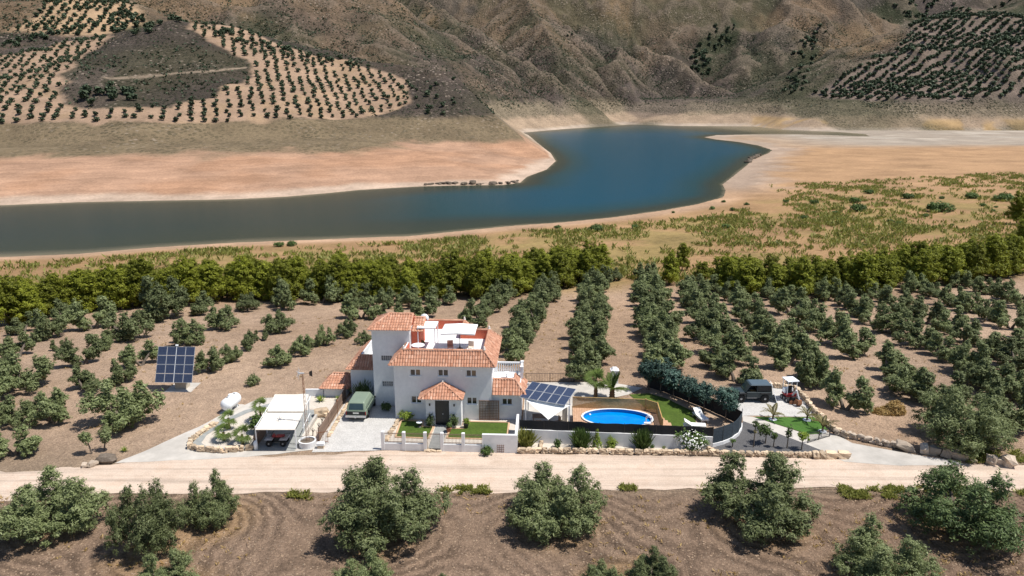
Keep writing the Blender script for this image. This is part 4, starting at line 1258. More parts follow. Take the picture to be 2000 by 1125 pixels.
# right annex and balcony
AW = [(9.60, 10.50, 1.42, 2.02)]
mb = MB(); facade(mb, 8.72, 11.3, 0, 2.52, .2, AW)
mb.quad((11.3, .2, 0), (11.3, .2, 2.52), (11.3, 4.0, 2.52), (11.3, 4.0, 0)); mb.quad((11.3, 4.0, 0), (11.3, 4.0, 3.2), (8.72, 4.0, 3.2), (8.72, 4.0, 0)); mb.quad((8.72, 1.15, 3.2), (11.25, 1.15, 3.2), (11.25, 4.0, 3.2), (8.72, 4.0, 3.2))
mb.build("annex_wall", M_WHITE, villa)
window(villa, *AW[0], .2)
tile_plane(villa, (8.74, -.15, 2.50), (11.72, -.15, 2.50), (10.72, .95, 3.60), (8.74, .95, 3.60))
tile_plane(villa, (11.72, -.15, 2.50), (11.72, 3.4, 2.50), (10.72, 2.3, 3.60), (10.72, .95, 3.60))
MB().box(8.74, 10.70, .93, 1.06, 2.6, 3.57).box(10.58, 10.70, 1.065, 2.4, 2.6, 3.57).build("annex_parapet", M_WHITE, villa)
ridge_tiles(villa, (8.74, .97, 3.58), (10.72, .97, 3.58), .12, None, "parapet_coping"); ridge_tiles(villa, (11.72, -.15, 2.5), (10.72, .95, 3.6)); ridge_tiles(villa, (10.7, 1.0, 3.58), (10.7, 2.3, 3.58), .1, None, "parapet_coping")
MB().box(8.74, 11.66, -.10, .9, 2.42, 2.485).box(10.75, 11.66, .905, 3.3, 2.42, 2.48).build("annex_eave_board", M_WHITE, villa)
bal = MB().box(8.75, 11.35, 3.55, 3.75, 4.10, 4.22).box(8.75, 11.35, 3.57, 3.73, 3.205, 3.30).box(11.18, 11.36, 2.3, 3.545, 4.10, 4.22).box(11.2, 11.34, 2.3, 3.565, 3.205, 3.30).build("balustrade", M_WHITE, villa)
bprof = [(.035, 0), (.06, .06), (.075, .2), (.05, .42), (.035, .55), (.055, .68), (.05, .80)]
b0 = None
for k in range(12):
    x = 8.95 + k * .2
    if b0 is None: b0 = MB().lathe(bprof, (0, 0, 0), 8).build("baluster", M_WHITE, bal, smooth=True)
    else:
        c = b0.copy(); COL.objects.link(c); b_ = c
    (b0 if k == 0 else b_).location = (x, 3.65, 3.30)
for k in range(5):
    c = b0.copy(); COL.objects.link(c); c.location = (11.27, 2.5 + k * .22, 3.30)
for x, y in ((11.27, 3.65), (11.27, 2.25), (8.85, 3.65)):
    MB().box(x - .12, x + .12, y - .12, y + .12, 3.202, 4.26).box(x - .15, x + .15, y - .15, y + .15, 4.262, 4.34).build("balcony_post", M_WHITE, villa)
MB().lathe([(.16, 0), (.14, .08), (.05, .1), (.05, .45), (.3, .48), (.3, .52)], (9.9, 2.2, 3.205), 14).build("balcony_table", M_WHITE, villa, smooth=False)
# porch
mb = MB(); facade(mb, 3.0, 6.1, 0, 2.62, -1.35, [(3.80, 5.05, 0.0, 2.40)], .25)
mb.quad((3.0, -1.35, 0), (3.0, -1.35, 2.62), (3.0, 0, 2.62), (3.0, 0, 0)); mb.quad((6.1, -1.35, 0), (6.1, 0, 0), (6.1, 0, 2.62), (6.1, -1.35, 2.62))
mb.build("porch_wall", M_WHITE, villa)
dr = MB().box(3.80, 5.05, -1.15, -1.09, 0.01, 2.40).build("front_door", M_DOOR, villa)
MB().box(3.86, 4.40, -1.17, -1.152, .15, 2.30).box(4.45, 4.99, -1.17, -1.152, .15, 2.30).build("door_leaf", M_DOOR, dr)
MB().lathe([(.03, 0), (.04, .03), (.02, .06)], (4.46, -1.2, 1.05), 8, 'y').build("door_knob", M_FRAME, dr)
PE, PT = 2.66, 3.66
tile_plane(villa, (2.45, -1.80, PE), (6.30, -1.80, PE), (4.42, -.32, PT), (4.38, -.32, PT))
tile_plane(villa, (2.45, -.02, PE), (2.45, -1.80, PE), (4.40, -.32, PT), (4.40, -.02, PT))
tile_plane(villa, (6.30, -1.80, PE), (6.30, -.02, PE), (4.40, -.02, PT), (4.40, -.32, PT))
ridge_tiles(villa, (2.45, -1.80, PE), (4.40, -.32, PT), .1); ridge_tiles(villa, (6.30, -1.80, PE), (4.40, -.32, PT), .1)
MB().lathe([(.12, 0), (.12, .1), (.05, .18)], (4.4, -.3, PT + .02), 10).build("porch_finial", M_MORTAR, villa, smooth=True)
MB().box(2.5, 6.25, -1.75, -.03, PE - .09, PE - .02).build("porch_eave_board", M_WHITE, villa)
for x in (3.35, 5.5): MB().box(x - .06, x + .06, -1.44, -1.353, 1.9, 2.1).build("wall_lantern", M_IRON, villa)
MB().lathe([(.07, 0), (.07, .05), (.03, .07)], (6.05, -.06, 4.72), 10, 'y').build("wall_lamp", M_FRAME, villa)
# lattice gate beside the annex
g = MB()
gate_x = (7.55, 9.35)
g.box(7.55, 7.62, -.12, -.06, 0.02, 1.95).box(9.28, 9.35, -.12, -.06, 0.02, 1.95).box(8.42, 8.49, -.12, -.06, .02, 1.95).box(7.62, 9.28, -.12, -.06, 1.86, 1.94).box(7.62, 9.28, -.12, -.06, .03, .11)
lg = g.build("lattice_gate", M_BROWNWOOD, None)
lg.parent = None
lg.matrix_world = Matrix.Translation((-10.48, 60.9, 0)) @ Matrix.Rotation(HOUSE_RZ, 4, 'Z')
tag(lg, "brown wooden lattice gate against the villa wall beside the annex", "gate")
for k in range(12):
    x = 7.69 + k * .141
    MB().box(x, x + .05, -.11, -.085, .112, 1.858).build("slat", M_BROWNWOOD, lg)
for k in range(11):
    z = .2 + k * .155
    MB().box(7.622, 9.278, -.084, -.07, z, z + .05).build("slat", M_BROWNWOOD, lg)

# things standing on the roof terrace
HM = Matrix.Translation((-10.48, 60.9, 0)) @ Matrix.Rotation(HOUSE_RZ, 4, 'Z')
def hp(x, y, z): return HM @ Vector((x, y, z))
M_FABRIC = noise_mat("white_fabric", (.78, .78, .77), (.82, .82, .81), 6, rough=.95)
um = thing("parasol", hp(5.5, 3.5, 5.455), "large white square parasol open on the roof terrace", "parasol", HOUSE_RZ)
mb = MB(); R_ = 1.55
pts = [(-R_, -R_ * .95, 1.95), (R_, -R_ * .95, 1.95), (R_, R_ * .95, 1.95), (-R_, R_ * .95, 1.95)]
for i in range(4):
    a, b = Vector(pts[i]), Vector(pts[(i + 1) % 4]); m = (a + b) / 2; m.z += .07
    mb._add([(0, 0, 2.5), a, m, b], [(0, 1, 2), (0, 2, 3)])
    mb._add([a, m, b, b - Vector((0, 0, .12)), m - Vector((0, 0, .12)), a - Vector((0, 0, .12))], [(0, 1, 4, 5), (1, 2, 3, 4)])
mb.build("canopy", M_FABRIC, um)
MB().tube([(0, 0, 0), (0, 0, 2.55)], .03).build("pole", M_IRON, um)
MB().lathe([(.3, 0), (.3, .06), (.08, .1), (.06, .3)], (0, 0, 0), 16).build("base", M_IRON, um)
mb = MB()
for i in range(4):
    a = Vector(pts[i]); mb.tube([(0, 0, 1.7), (a.x * .5, a.y * .5, 2.2)], .012, 5)
    mb.tube([(0, 0, 2.46), (a.x * .97, a.y * .97, 1.93)], .012, 5)
mb.build("ribs", M_FRAME, um)
gz_ = thing("gazebo", hp(2.45, 4.25, 5.455), "small white flat-topped gazebo frame on the roof terrace", "gazebo", HOUSE_RZ)
MB().box(-.85, .85, -1.0, 1.0, 2.0, 2.12).build("roof_cloth", M_FABRIC, gz_)
for x in (-.78, .78):
    for y in (-.92, .92): MB().box(x - .04, x + .04, y - .04, y + .04, 0, 2.0).build("post", M_FRAME, gz_)
tb = thing("terrace_table", hp(1.9, 1.9, 5.455), "round white table behind the front roof parapet", "table", HOUSE_RZ)
MB().lathe([(.6, .86), (.6, .9)], (0, 0, 0), 24).build("table_top", M_FRAME, tb); MB().lathe([(.2, 0), (.05, .08), (.05, .86)], (0, 0, 0), 10).build("leg", M_FRAME, tb)
for i, (x, y, lab) in enumerate(((4.7, 2.9, "wooden chair in the parasol's shadow on the roof terrace"), (6.5, 2.8, "pale wooden chair right of the parasol pole"))):
    c = thing("terrace_chair", hp(x, y, 5.455), lab, "chair", HOUSE_RZ + .2 - .5 * i, "roof terrace chairs")
    mt = noise_mat("chair_wood_%d" % i, ((.42, .20, .14) if i == 0 else (.62, .52, .42)), ((.50, .25, .18) if i == 0 else (.70, .60, .50)), 8)
    MB().box(-.27, .27, -.25, .28, .4, .45).build("seat", mt, c); MB().box(-.27, .27, .28, .33, .45, .95).build("backrest", mt, c)
    for px in (-.25, .21):
        for py in (-.24, .26): MB().box(px, px + .04, py, py + .04, 0, .4).build("leg", mt, c)
ds_ = thing("satellite_dish", hp(1.3, 9.2, 6.3), "white satellite dish on the terrace corner beside the stair head", "dish", HOUSE_RZ)
MB().lathe([(.02, 0), (.25, .04), (.42, .14), (.44, .16)], (0, -.1, .35), 18, 'y').build("reflector", M_FRAME, ds_, smooth=True); MB().tube([(0, 0, 0), (0, 0, .4)], .03).build("mast", M_FRAME, ds_)
for i, (x, y, h, lab) in enumerate(((1.75, 4.6, .5, "small orange pot plant by the coral stair head"), )):
    pt = thing("flower_pot", hp(2.0, 3.9, 5.455), lab, "plant pot")
    MB().lathe([(.1, 0), (.16, .28), (.17, .3)], (0, 0, 0), 12).build("pot", M_TILE, pt)
    link("plant", bush_variant(77, .4, .5, 60, .09, M_SHRUB), pt, (0, 0, .28))
tq = thing("garden_tub", hp(-3.1, 8.2, 2.79), "turquoise round tub on the left wing terrace", "tub")
M_TURQ = noise_mat("turquoise_plastic", (.02, .45, .42), (.03, .55, .50), 4, rough=.4)
MB().lathe([(.38, 0), (.5, .75), (.52, .78), (.45, .78), (.4, .6)], (0, 0, 0), 18).build("tub", M_TURQ, tq, smooth=True)

# ------------------------------------------------------------------ laid surfaces: road, drives, lawns, gravel
M_ROAD = noise_mat("dirt_road", (.44, .338, .262), (.54, .43, .345), .45, 8, rough=.95, bump=.35, bump_scale=6, c3=(.48, .35, .26), bump_dist=.05)
def add_ruts(mat):
    """wheel ruts and scuffs drawn out along the road"""
    nt = mat.node_tree; p = nt.nodes["Principled BSDF"]; src = p.inputs["Base Color"].links[0].from_socket
    g = nd(nt, "ShaderNodeNewGeometry"); mp = nd(nt, "ShaderNodeMapping"); mp.inputs["Scale"].default_value = (.045, 1.5, 1)
    n1 = nd(nt, "ShaderNodeTexNoise"); n1.inputs["Scale"].default_value = 1.0; n1.inputs["Detail"].default_value = 7; n1.inputs["Roughness"].default_value = .7
    n2 = nd(nt, "ShaderNodeTexNoise"); n2.inputs["Scale"].default_value = 9.0; n2.inputs["Detail"].default_value = 4
    nt.links.new(g.outputs["Position"], mp.inputs["Vector"]); nt.links.new(mp.outputs[0], n1.inputs["Vector"]); nt.links.new(g.outputs["Position"], n2.inputs["Vector"])
    r1 = ramp(nt, [(.34, .73), (.5, 1.0), (.68, 1.12)]); r2 = ramp(nt, [(.3, .86), (.7, 1.1)])
    nt.links.new(n1.outputs["Fac"], r1.inputs[0]); nt.links.new(n2.outputs["Fac"], r2.inputs[0])
    for r_ in (r1, r2):
        mx = nd(nt, "ShaderNodeMix", data_type='RGBA', blend_type='MULTIPLY'); mx.inputs[0].default_value = 1
        nt.links.new(src, mx.inputs[6]); nt.links.new(r_.outputs[0], mx.inputs[7]); src = mx.outputs[2]
    nt.links.new(src, p.inputs["Base Color"])
add_ruts(M_ROAD)
M_CONC = noise_mat("pale_concrete", (.44, .41, .37), (.58, .54, .49), .8, 8, rough=.9, bump=.2, bump_scale=20, dirt=.25)
M_GRAVEL = noise_mat("white_gravel", (.38, .365, .345), (.60, .58, .555), 9, 6, rough=.95, bump=.6, bump_scale=14, bump_dist=.03, dirt=.14)
M_SAND = noise_mat("pale_bed_gravel", (.48, .42, .355), (.62, .565, .495), 7, 6, rough=.95, bump=.5, bump_scale=14, bump_dist=.03, dirt=.1)
M_DARKGRAVEL = noise_mat("dark_gravel", (.062, .062, .066), (.125, .122, .124), 10, 6, rough=.95, bump=.6, bump_scale=16, bump_dist=.03)
M_GREYSLAB = noise_mat("grey_slabs", (.22, .23, .225), (.31, .32, .31), 3, 6, rough=.9, bump=.2)
M_TURF = noise_mat("artificial_turf", (.050, .088, .010), (.085, .135, .018), 5, 8, rough=.95, bump=.7, bump_scale=60, bump_dist=.02, dirt=.3)
M_TURF2 = noise_mat("bright_turf", (.048, .125, .018), (.078, .175, .028), 5, 8, rough=.95, bump=.7, bump_scale=60, bump_dist=.02, dirt=.3)
M_EARTH = noise_mat("bare_earth", (.30, .215, .15), (.42, .31, .225), 2, 8, rough=.95, bump=.5, bump_scale=9, bump_dist=.05)
M_STONE = noise_mat("sandstone", (.40, .285, .185), (.60, .47, .335), 2.2, 8, rough=.9, bump=.5, bump_scale=7, c3=(.52, .36, .22), bump_dist=.04)
M_ROCK = noise_mat("boulder", (.34, .27, .21), (.52, .43, .34), 1.8, 8, rough=.9, bump=.6, bump_scale=6, bump_dist=.05)

def sheet(name, pts, z, mat, label=None, cat="ground", wob=0.0, kind="structure", step=.6, org=None):
    """flat laid surface; soft edges wander"""
    out = []
    n = len(pts)
    for i in range(n):
        a = np.array(pts[i][:2], float); b = np.array(pts[(i + 1) % n][:2], float)
        m = max(1, int(np.hypot(*(b - a)) / step)) if wob else 1
        for k in range(m): out.append(a + (b - a) * k / m)
    out = np.array(out)
    if wob:
        out = out + np.stack([fbm(out[:, 0], out[:, 1], 1.6, 3, 5) - .5, fbm(out[:, 0], out[:, 1], 1.6, 3, 9) - .5], 1) * 2 * wob
    bm = bmesh.new()
    vs = [bm.verts.new((x, y, z)) for x, y in out]
    f = bm.faces.new(vs)
    bmesh.ops.recalc_face_normals(bm, faces=[f])
    if f.normal.z < 0: f.normal_flip()
    bmesh.ops.triangulate(bm, faces=[f])
    me = bpy.data.meshes.new(name); bm.to_mesh(me); bm.free()
    me.materials.append(mat)
    o = link(name, me)
    return tag(o, label or name.replace("_", " "), cat, kind=kind)

def PX(*l): return [tuple(at(u, v)[:2]) for u, v in l]
road = [(-95, 53.6)] + PX((0, 922), (130, 914), (250, 905)) + [(-26, 53.35), (-16, 53.9), (-10.8, 54.6), (.5, 54.15), (14, 53.75), (26.2, 53.2), (31, 52.6), (36.5, 52.3), (95, 51.4)] + \
       [(95, 47.6)] + PX((2000, 962), (1750, 958), (1600, 951), (1200, 957), (850, 963), (560, 963), (470, 966), (215, 963), (0, 982)) + [(-95, 44)]
sheet("dirt_road", road, .012, M_ROAD, "pale beige dirt road across the whole picture", "road", .35)
sheet("left_drive", PX((225, 905), (290, 878), (345, 853), (400, 828), (440, 806), (505, 780), (600, 768), (640, 772), (632, 800), (618, 855), (622, 878), (480, 893), (340, 900)), .020, M_CONC, "pale concrete drive wrapping the palm bed", "drive", .12)
sheet("gravel_drive", [(-16.3, 54.35), (-15.75, 66.5), (-13.2, 67.5), (-12.9, 63.6), (-10.3, 63.4), (-9.6, 60.7), (-9.9, 58.2), (-10.55, 54.7)], .026, M_GRAVEL, "white gravel drive beside the villa tower", "drive", .10)
sheet("patio", [(1.0, 60.9), (1.4, 69.4), (9.8, 69.6), (13.0, 68.0), (11.3, 66.3), (5.6, 63.5), (5.2, 57.0), (.9, 57.0)], .020, M_CONC, "pale concrete patio behind the pool", "patio")
sheet("bed_gravel", [(.75, 56.2), (16.2, 54.8), (16.4, 54.4), (15, 54.05), (.6, 54.35)], .028, M_SAND, "pale gravel bed below the pool wall", "gravel", .05)
sheet("dark_gravel", [(16.4, 55.0), (18.2, 56.2), (19.5, 57.6), (20.3, 59.4), (20.6, 60.3), (22.1, 58.75), (24.45, 55.85), (25.5, 54.4), (25.7, 53.75), (16.3, 54.05)], .030, M_DARKGRAVEL, "dark grey gravel bed with young fruit trees", "gravel", .05)
sheet("right_drive", [(20.6, 60.3), (20.9, 61.5), (21.8, 61.2), (25.4, 57.55), (27.4, 58.0), (28.2, 56.7)] + PX((1665, 866), (1720, 876), (1790, 889), (1862, 900), (1885, 908), (1760, 910), (1650, 902)) + [(25.6, 53.9), (25.6, 54.4), (24.5, 55.8), (22.1, 58.7)], .022, M_CONC, "pale concrete ramp climbing from the road to the car park", "drive", .06)
sheet("parking_gravel", [(19.9, 60.4), (20.9, 61.5), (27.4, 61.2), (27.7, 62.8), (28.0, 66.4), (26.3, 68.2), (20.0, 66.8), (19.2, 63.2)], .016, M_GRAVEL, "white gravel parking place with the off-roader", "gravel", .10)
sheet("corner_lawn", [(21.9, 61.15), (27.3, 61.1), (27.5, 58.6), (26.6, 57.7), (25.45, 57.65)], .034, M_TURF2, "triangular bright green lawn beside the car park", "lawn", .04)
sheet("pool_lawn", [(11.4, 66.3), (13.4, 66.6), (14.9, 65.2), (16.9, 62.0), (16.4, 60.2), (16.2, 55.4), (12.9, 55.7), (12.9, 60.8), (12.2, 63.9)], .034, M_TURF, "dark green lawn strip beside the pool", "lawn", .04)
sheet("hedge_bed", [(13.4, 66.6), (14.9, 65.2), (16.9, 62.0), (16.4, 60.2), (16.3, 56), (18.4, 57.0), (19.6, 59.3), (18.2, 62.4), (15.2, 66.6), (13.6, 68.1)], .028, M_EARTH, "bare earth bed under the cypress hedge", "bed", .05)
# front yard of the villa (house frame)
def HP2(l): return [tuple(hp(x, y, 0)[:2]) for x, y in l]
sheet("yard_gravel", HP2([(.25, -5.9), (11.0, -5.9), (11.1, .1), (6.2, -.05), (6.2, -1.3), (2.9, -1.3), (2.9, -.05), (.3, -.05)]), .030, M_SAND, "pale gravel of the villa front yard", "gravel")
for nm, pl, lab in (("front_lawn", [(.75, -3.85), (3.6, -3.95), (3.7, -1.65), (2.7, -1.65), (2.6, -.55), (.6, -.5)], "green lawn left of the villa path"), ("front_lawn", [(5.15, -3.85), (10.25, -3.85), (10.25, -.5), (6.5, -.5), (6.4, -1.9), (5.15, -2.0)], "green lawn right of the villa path")):
    sheet(nm, HP2(pl), .042, M_TURF, lab, "lawn")
    e = thing("lawn_edging", hp(pl[0][0], pl[0][1], 0), "brick edging round the " + lab, "edging")
    for i in range(len(pl)):
        a = Vector(hp(*pl[i], .05)); b = Vector(hp(*pl[(i + 1) % len(pl)], .05))
        mb = MB().bar(a, b, .16, .09); mb.build("kerb", M_BRICKEDGE, e, org=e.location)
sheet("garden_path", HP2([(3.85, -5.85), (4.95, -5.85), (4.95, -1.4), (3.85, -1.4)]), .046, M_GREYSLAB, "grey slab path from yard gate to front door", "path")

# ------------------------------------------------------------------ stones
def vary(mat, amt=.35):
    """each stone its own shade"""
    nt = mat.node_tree; p = nt.nodes["Principled BSDF"]; src = p.inputs["Base Color"].links[0].from_socket
    oi = nd(nt, "ShaderNodeObjectInfo"); mr = nd(nt, "ShaderNodeMapRange"); mr.inputs[3].default_value = 1 - amt; mr.inputs[4].default_value = 1 + amt * .6
    hv = nd(nt, "ShaderNodeHueSaturation"); nt.links.new(oi.outputs["Random"], mr.inputs[0]); nt.links.new(mr.outputs[0], hv.inputs["Value"]); nt.links.new(src, hv.inputs["Color"]); nt.links.new(hv.outputs[0], p.inputs["Base Color"])
vary(M_STONE); vary(M_ROCK)

def stone_mesh(seed, mat, boxy=.5):
    r = np.random.default_rng(seed)
    bm = bmesh.new()
    bmesh.ops.create_cube(bm, size=1.0)
    bmesh.ops.subdivide_edges(bm, edges=bm.edges[:], cuts=1, use_grid_fill=True)
    for v in bm.verts:
        d = v.co.normalized()
        v.co = v.co * boxy + d * .55 * (1 - boxy)
        v.co *= 1 + r.uniform(-.16, .14)
        v.co += Vector(r.uniform(-.07, .07, 3))
    me = bpy.data.meshes.new("stone"); bm.to_mesh(me); bm.free()
    me.materials.append(mat)
    return me
STONES = [stone_mesh(600 + i, M_STONE, .62) for i in range(7)]
ROCKS = [stone_mesh(620 + i, M_ROCK, .4) for i in range(5)]
rst = np.random.default_rng(80)

def stone_row(parent, path, size, courses=1, jitter=.06, meshes=STONES, height=.26, name="stone"):
    path = np.array([p[:2] for p in path], float)
    seg = np.hypot(*np.diff(path, axis=0).T); cum = np.concatenate([[0], np.cumsum(seg)])
    org = parent.location
    for c in range(courses):
        s_ = rst.uniform(0, size * .5)
        while s_ < cum[-1]:
            L_ = size * rst.choice([.55, .75, 1.0, 1.3, 1.7]) * rst.uniform(.85, 1.15)
            x = np.interp(s_, cum, path[:, 0]); y = np.interp(s_, cum, path[:, 1])
            i = min(np.searchsorted(cum, s_, side='right') - 1, len(seg) - 1)
            an = math.atan2(path[i + 1, 1] - path[i, 1], path[i + 1, 0] - path[i, 0])
            hh = height * rst.uniform(.8, 1.25)
            z = float(gz(x, y)) + height * .42 + c * height * .86
            link(name, meshes[int(rst.integers(0, len(meshes)))], parent, (x - org.x + rst.uniform(-jitter, jitter), y - org.y + rst.uniform(-jitter, jitter), z - org.z),
                 (rst.uniform(-.25, .25), rst.uniform(-.25, .25), an + rst.uniform(-.25, .25)), (L_, size * rst.uniform(.8, 1.1), hh))
            s_ += L_ * .92
w = thing("roadside_stone_wall", (13, 53.8, 0), "long low sandstone wall along the road below the pool", "stone wall")
stone_row(w, [(.5, 54.25), (4.8, 54.25), (9.5, 54.0), (14.3, 53.9), (19, 53.7), (24.0, 53.5)], .34, 2, .05, STONES, .25)
for x, sx in ((24.35, .5), (24.9, .55), (25.6, .95), (26.6, .95)): link("boulder", STONES[int(x * 7) % 7], w, (x - 13, 53.42 - 53.8, .24), (0, 0, -.05), (sx, .6, .62))
w = thing("bed_divider_stones", (2.4, 55.2, 0), "short row of sandstones dividing the gravel bed by the yard wall", "stone row")
stone_row(w, [(2.45, 55.9), (2.3, 54.5)], .28, 2, .03, STONES, .2)
w = thing("bed_end_stones", (16.3, 54.6, 0), "few sandstones at the end of the white pool wall", "stone row")
stone_row(w, [(15.9, 54.9), (16.5, 54.1)], .26, 2, .03, STONES, .2)
w = thing("terrace_stone_wall", (27.8, 62, 0), "curved sandstone wall edging the car park and corner lawn", "stone wall")
stone_row(w, [(24.6, 68.2), (26.4, 68.1), (28.0, 67.4), (27.95, 65.2), (27.75, 62.8), (27.75, 60.5), (27.85, 58.4), (28.5, 56.8)], .36, 2, .07, STONES, .28)
w = thing("boulder_wall", tuple(at(1740, 873)), "row of rounded boulders along the ramp to the right", "stone wall")
bl = PX((1628, 848), (1670, 858), (1714, 868), (1758, 876))
stone_row(w, bl, .42, 2, .06, ROCKS, .3, "boulder"); stone_row(w, PX((1762, 878), (1800, 884), (1840, 890), (1872, 895)), .95, 1, .08, ROCKS, .72, "boulder")
stone_row(w, PX((1880, 898), (1905, 902)), .35, 1, .1, ROCKS, .2, "boulder")
for u, v, s_, lab in ((1936, 905, 1.0, "grey-brown boulder by the road at the right edge"), (1968, 909, 1.2, "larger boulder nearest the right edge beside the road"), (1952, 906, .7, "small boulder between two larger ones by the right edge")):
    p = at(u, v); tag(link("boulder", ROCKS[int(u) % 5], None, (p.x, p.y, .3 * s_), (0, 0, u), (1.0 * s_, .8 * s_, .8 * s_)), lab, "boulder", "boulders by the road at right")
for u, v, s_, lab, m in ((208, 902, 1.3, "dark brown root stump beside the left drive", 0), (182, 910, .8, "pale flat rock left of the root stump", 1), (165, 912, .6, "small pale rock at the left end by the drive", 2)):
    p = at(u, v); tag(link("rock" if m else "root_stump", ROCKS[m] if m else stone_mesh(660, M_BARK, .3), None, (p.x, p.y, .2 * s_), (0, 0, m), (1.1 * s_, .7 * s_, .6 * s_)), lab, "rock" if m else "stump")

# rock ledges where the shore has been cut
M_LEDGE = noise_mat("shore_rock", (.10, .078, .058), (.21, .165, .125), .5, 8, rough=.95, bump=.5, bump_scale=2, bump_dist=.2); vary(M_LEDGE, .4)
LEDGE = [stone_mesh(640 + i, M_LEDGE, .5) for i in range(4)]
for line, lab in (([(825, 363.3), (870, 361.5), (930, 361.5), (985, 360.5), (1013, 356)], "dark rock ledge along the tip of the far beach"), ([(1462, 319), (1470, 311), (1484, 305)], "dark rocks on the right shore below the sand spit")):
    pp = [at(u, v, LAKE_Z) for u, v in line]
    e = thing("shore_rocks", (pp[0].x, pp[0].y, LAKE_Z), lab, "rocks")
    for a, b in zip(pp[:-1], pp[1:]):
        n_ = int((b - a).length / 3.2) + 1
        for k in range(n_):
            q = a + (b - a) * ((k + rst.uniform(0, .8)) / n_)
            s_ = rst.uniform(.9, 2.6)
            link("rock", LEDGE[int(rst.integers(0, 4))], e, (q.x - e.location.x + rst.uniform(-1, 1), q.y - e.location.y + rst.uniform(0, 4), rst.uniform(.1, .8)), (0, 0, rst.uniform(0, 3)), (s_ * 1.7, s_ * 1.2, s_ * .8))

# ------------------------------------------------------------------ villa yard wall with pickets
yw = thing("yard_wall", hp(5.6, -6.05, 0), "low white yard wall with posts and dark pickets before the villa", "wall", HOUSE_RZ)
def yl(x, y=0): return x - 5.6
MB().box(yl(.16), yl(3.72), -.1, .1, 0, .62).box(yl(5.0), yl(8.35), -.1, .1, 0, .62).box(yl(8.352), yl(11.2), -.12, .12, 0, 1.58).box(yl(11.0), yl(11.2), .125, 4.0, 0, 1.58).build("wall", M_WHITE, yw)
for x in (.20, 1.93, 3.68, 5.06, 6.80): MB().box(yl(x) - .13, yl(x) + .13, -.13, .13, 0, 1.62).box(yl(x) - .12, yl(x) + .12, -.12, .12, 1.622, 1.66, taper=(.05, .05)).build("post", M_WHITE, yw)
pk = None
def picket_run(parent, x0, x1, z0, z1, gap=.105, mat=None):
    m = MB().box(-.013, .013, -.013, .013, 0, z1 - z0).build("picket", mat or M_BROWNWOOD, parent)
    n = int((x1 - x0) / gap)
    for k in range(n):
        o = m if k == 0 else m.copy()
        if k: COL.objects.link(o)
        o.location = (x0 + (k + .5) * (x1 - x0) / n, 0, z0)
    MB().box(x0, x1, -.02, .02, z1 - .12, z1 - .08).box(x0, x1, -.02, .02, z0 + .06, z0 + .10).build("rail", mat or M_BROWNWOOD, parent)
picket_run(yw, yl(.34), yl(1.79), .66, 1.56); picket_run(yw, yl(2.07), yl(3.54), .66, 1.56); picket_run(yw, yl(5.2), yl(6.66), .66, 1.56); picket_run(yw, yl(6.94), yl(8.34), .66, 1.56)
gt = thing("yard_gate", hp(4.37, -6.02, 0), "dark slatted gate between the white posts of the yard wall", "gate", HOUSE_RZ)
picket_run(gt, -.54, .54, .08, 1.56, .085)
for x in (-.56, .53): MB().box(x, x + .03, -.025, .025, .06, 1.6).build("gate_stile", M_BROWNWOOD, gt)
w = thing("gate_step_stones", hp(4.37, -6.25, 0), "sandstone step in front of the yard gate", "step"); stone_row(w, [hp(3.85, -6.22, 0), hp(4.95, -6.22, 0)], .36, 1, .02, STONES, .16)
w = thing("drive_edge_stones", hp(.2, -3, 0), "row of loose sandstones along the left edge of the front lawn", "stone row"); stone_row(w, [hp(.35, -.4, 0), hp(.2, -2.2, 0), hp(.1, -4.5, 0)], .4, 1, .06, STONES, .16)

# ------------------------------------------------------------------ pool yard: wall, dark mesh, deck, pool
pw = thing("pool_wall", (8.4, 55.5, 0), "long white rendered wall in front of the pool deck", "wall")
A0 = Vector((.62, 56.2, 0)); A1 = Vector((16.4, 54.78, 0)); dA = (A1 - A0).normalized(); nA = Vector((-dA.y, dA.x, 0))
mb = MB()
for k in range(5):
    p = A0 + (A1 - A0) * (k / 5); q = A0 + (A1 - A0) * ((k + 1) / 5) - dA * .012
    mb.bar(p + Vector((0, 0, .6)), q + Vector((0, 0, .6)), .16, 1.2)
mb.build("wall", M_WHITE, pw, org=pw.location)
M_MESH = noise_mat("dark_shade_net", (.012, .013, .016), (.024, .026, .030), 14, rough=.75, bump=.4, bump_scale=10, bump_dist=.03)
M_MESH2 = noise_mat("grey_blue_net", (.030, .042, .055), (.050, .066, .082), 10, rough=.7, bump=.5, bump_scale=6, bump_dist=.05)
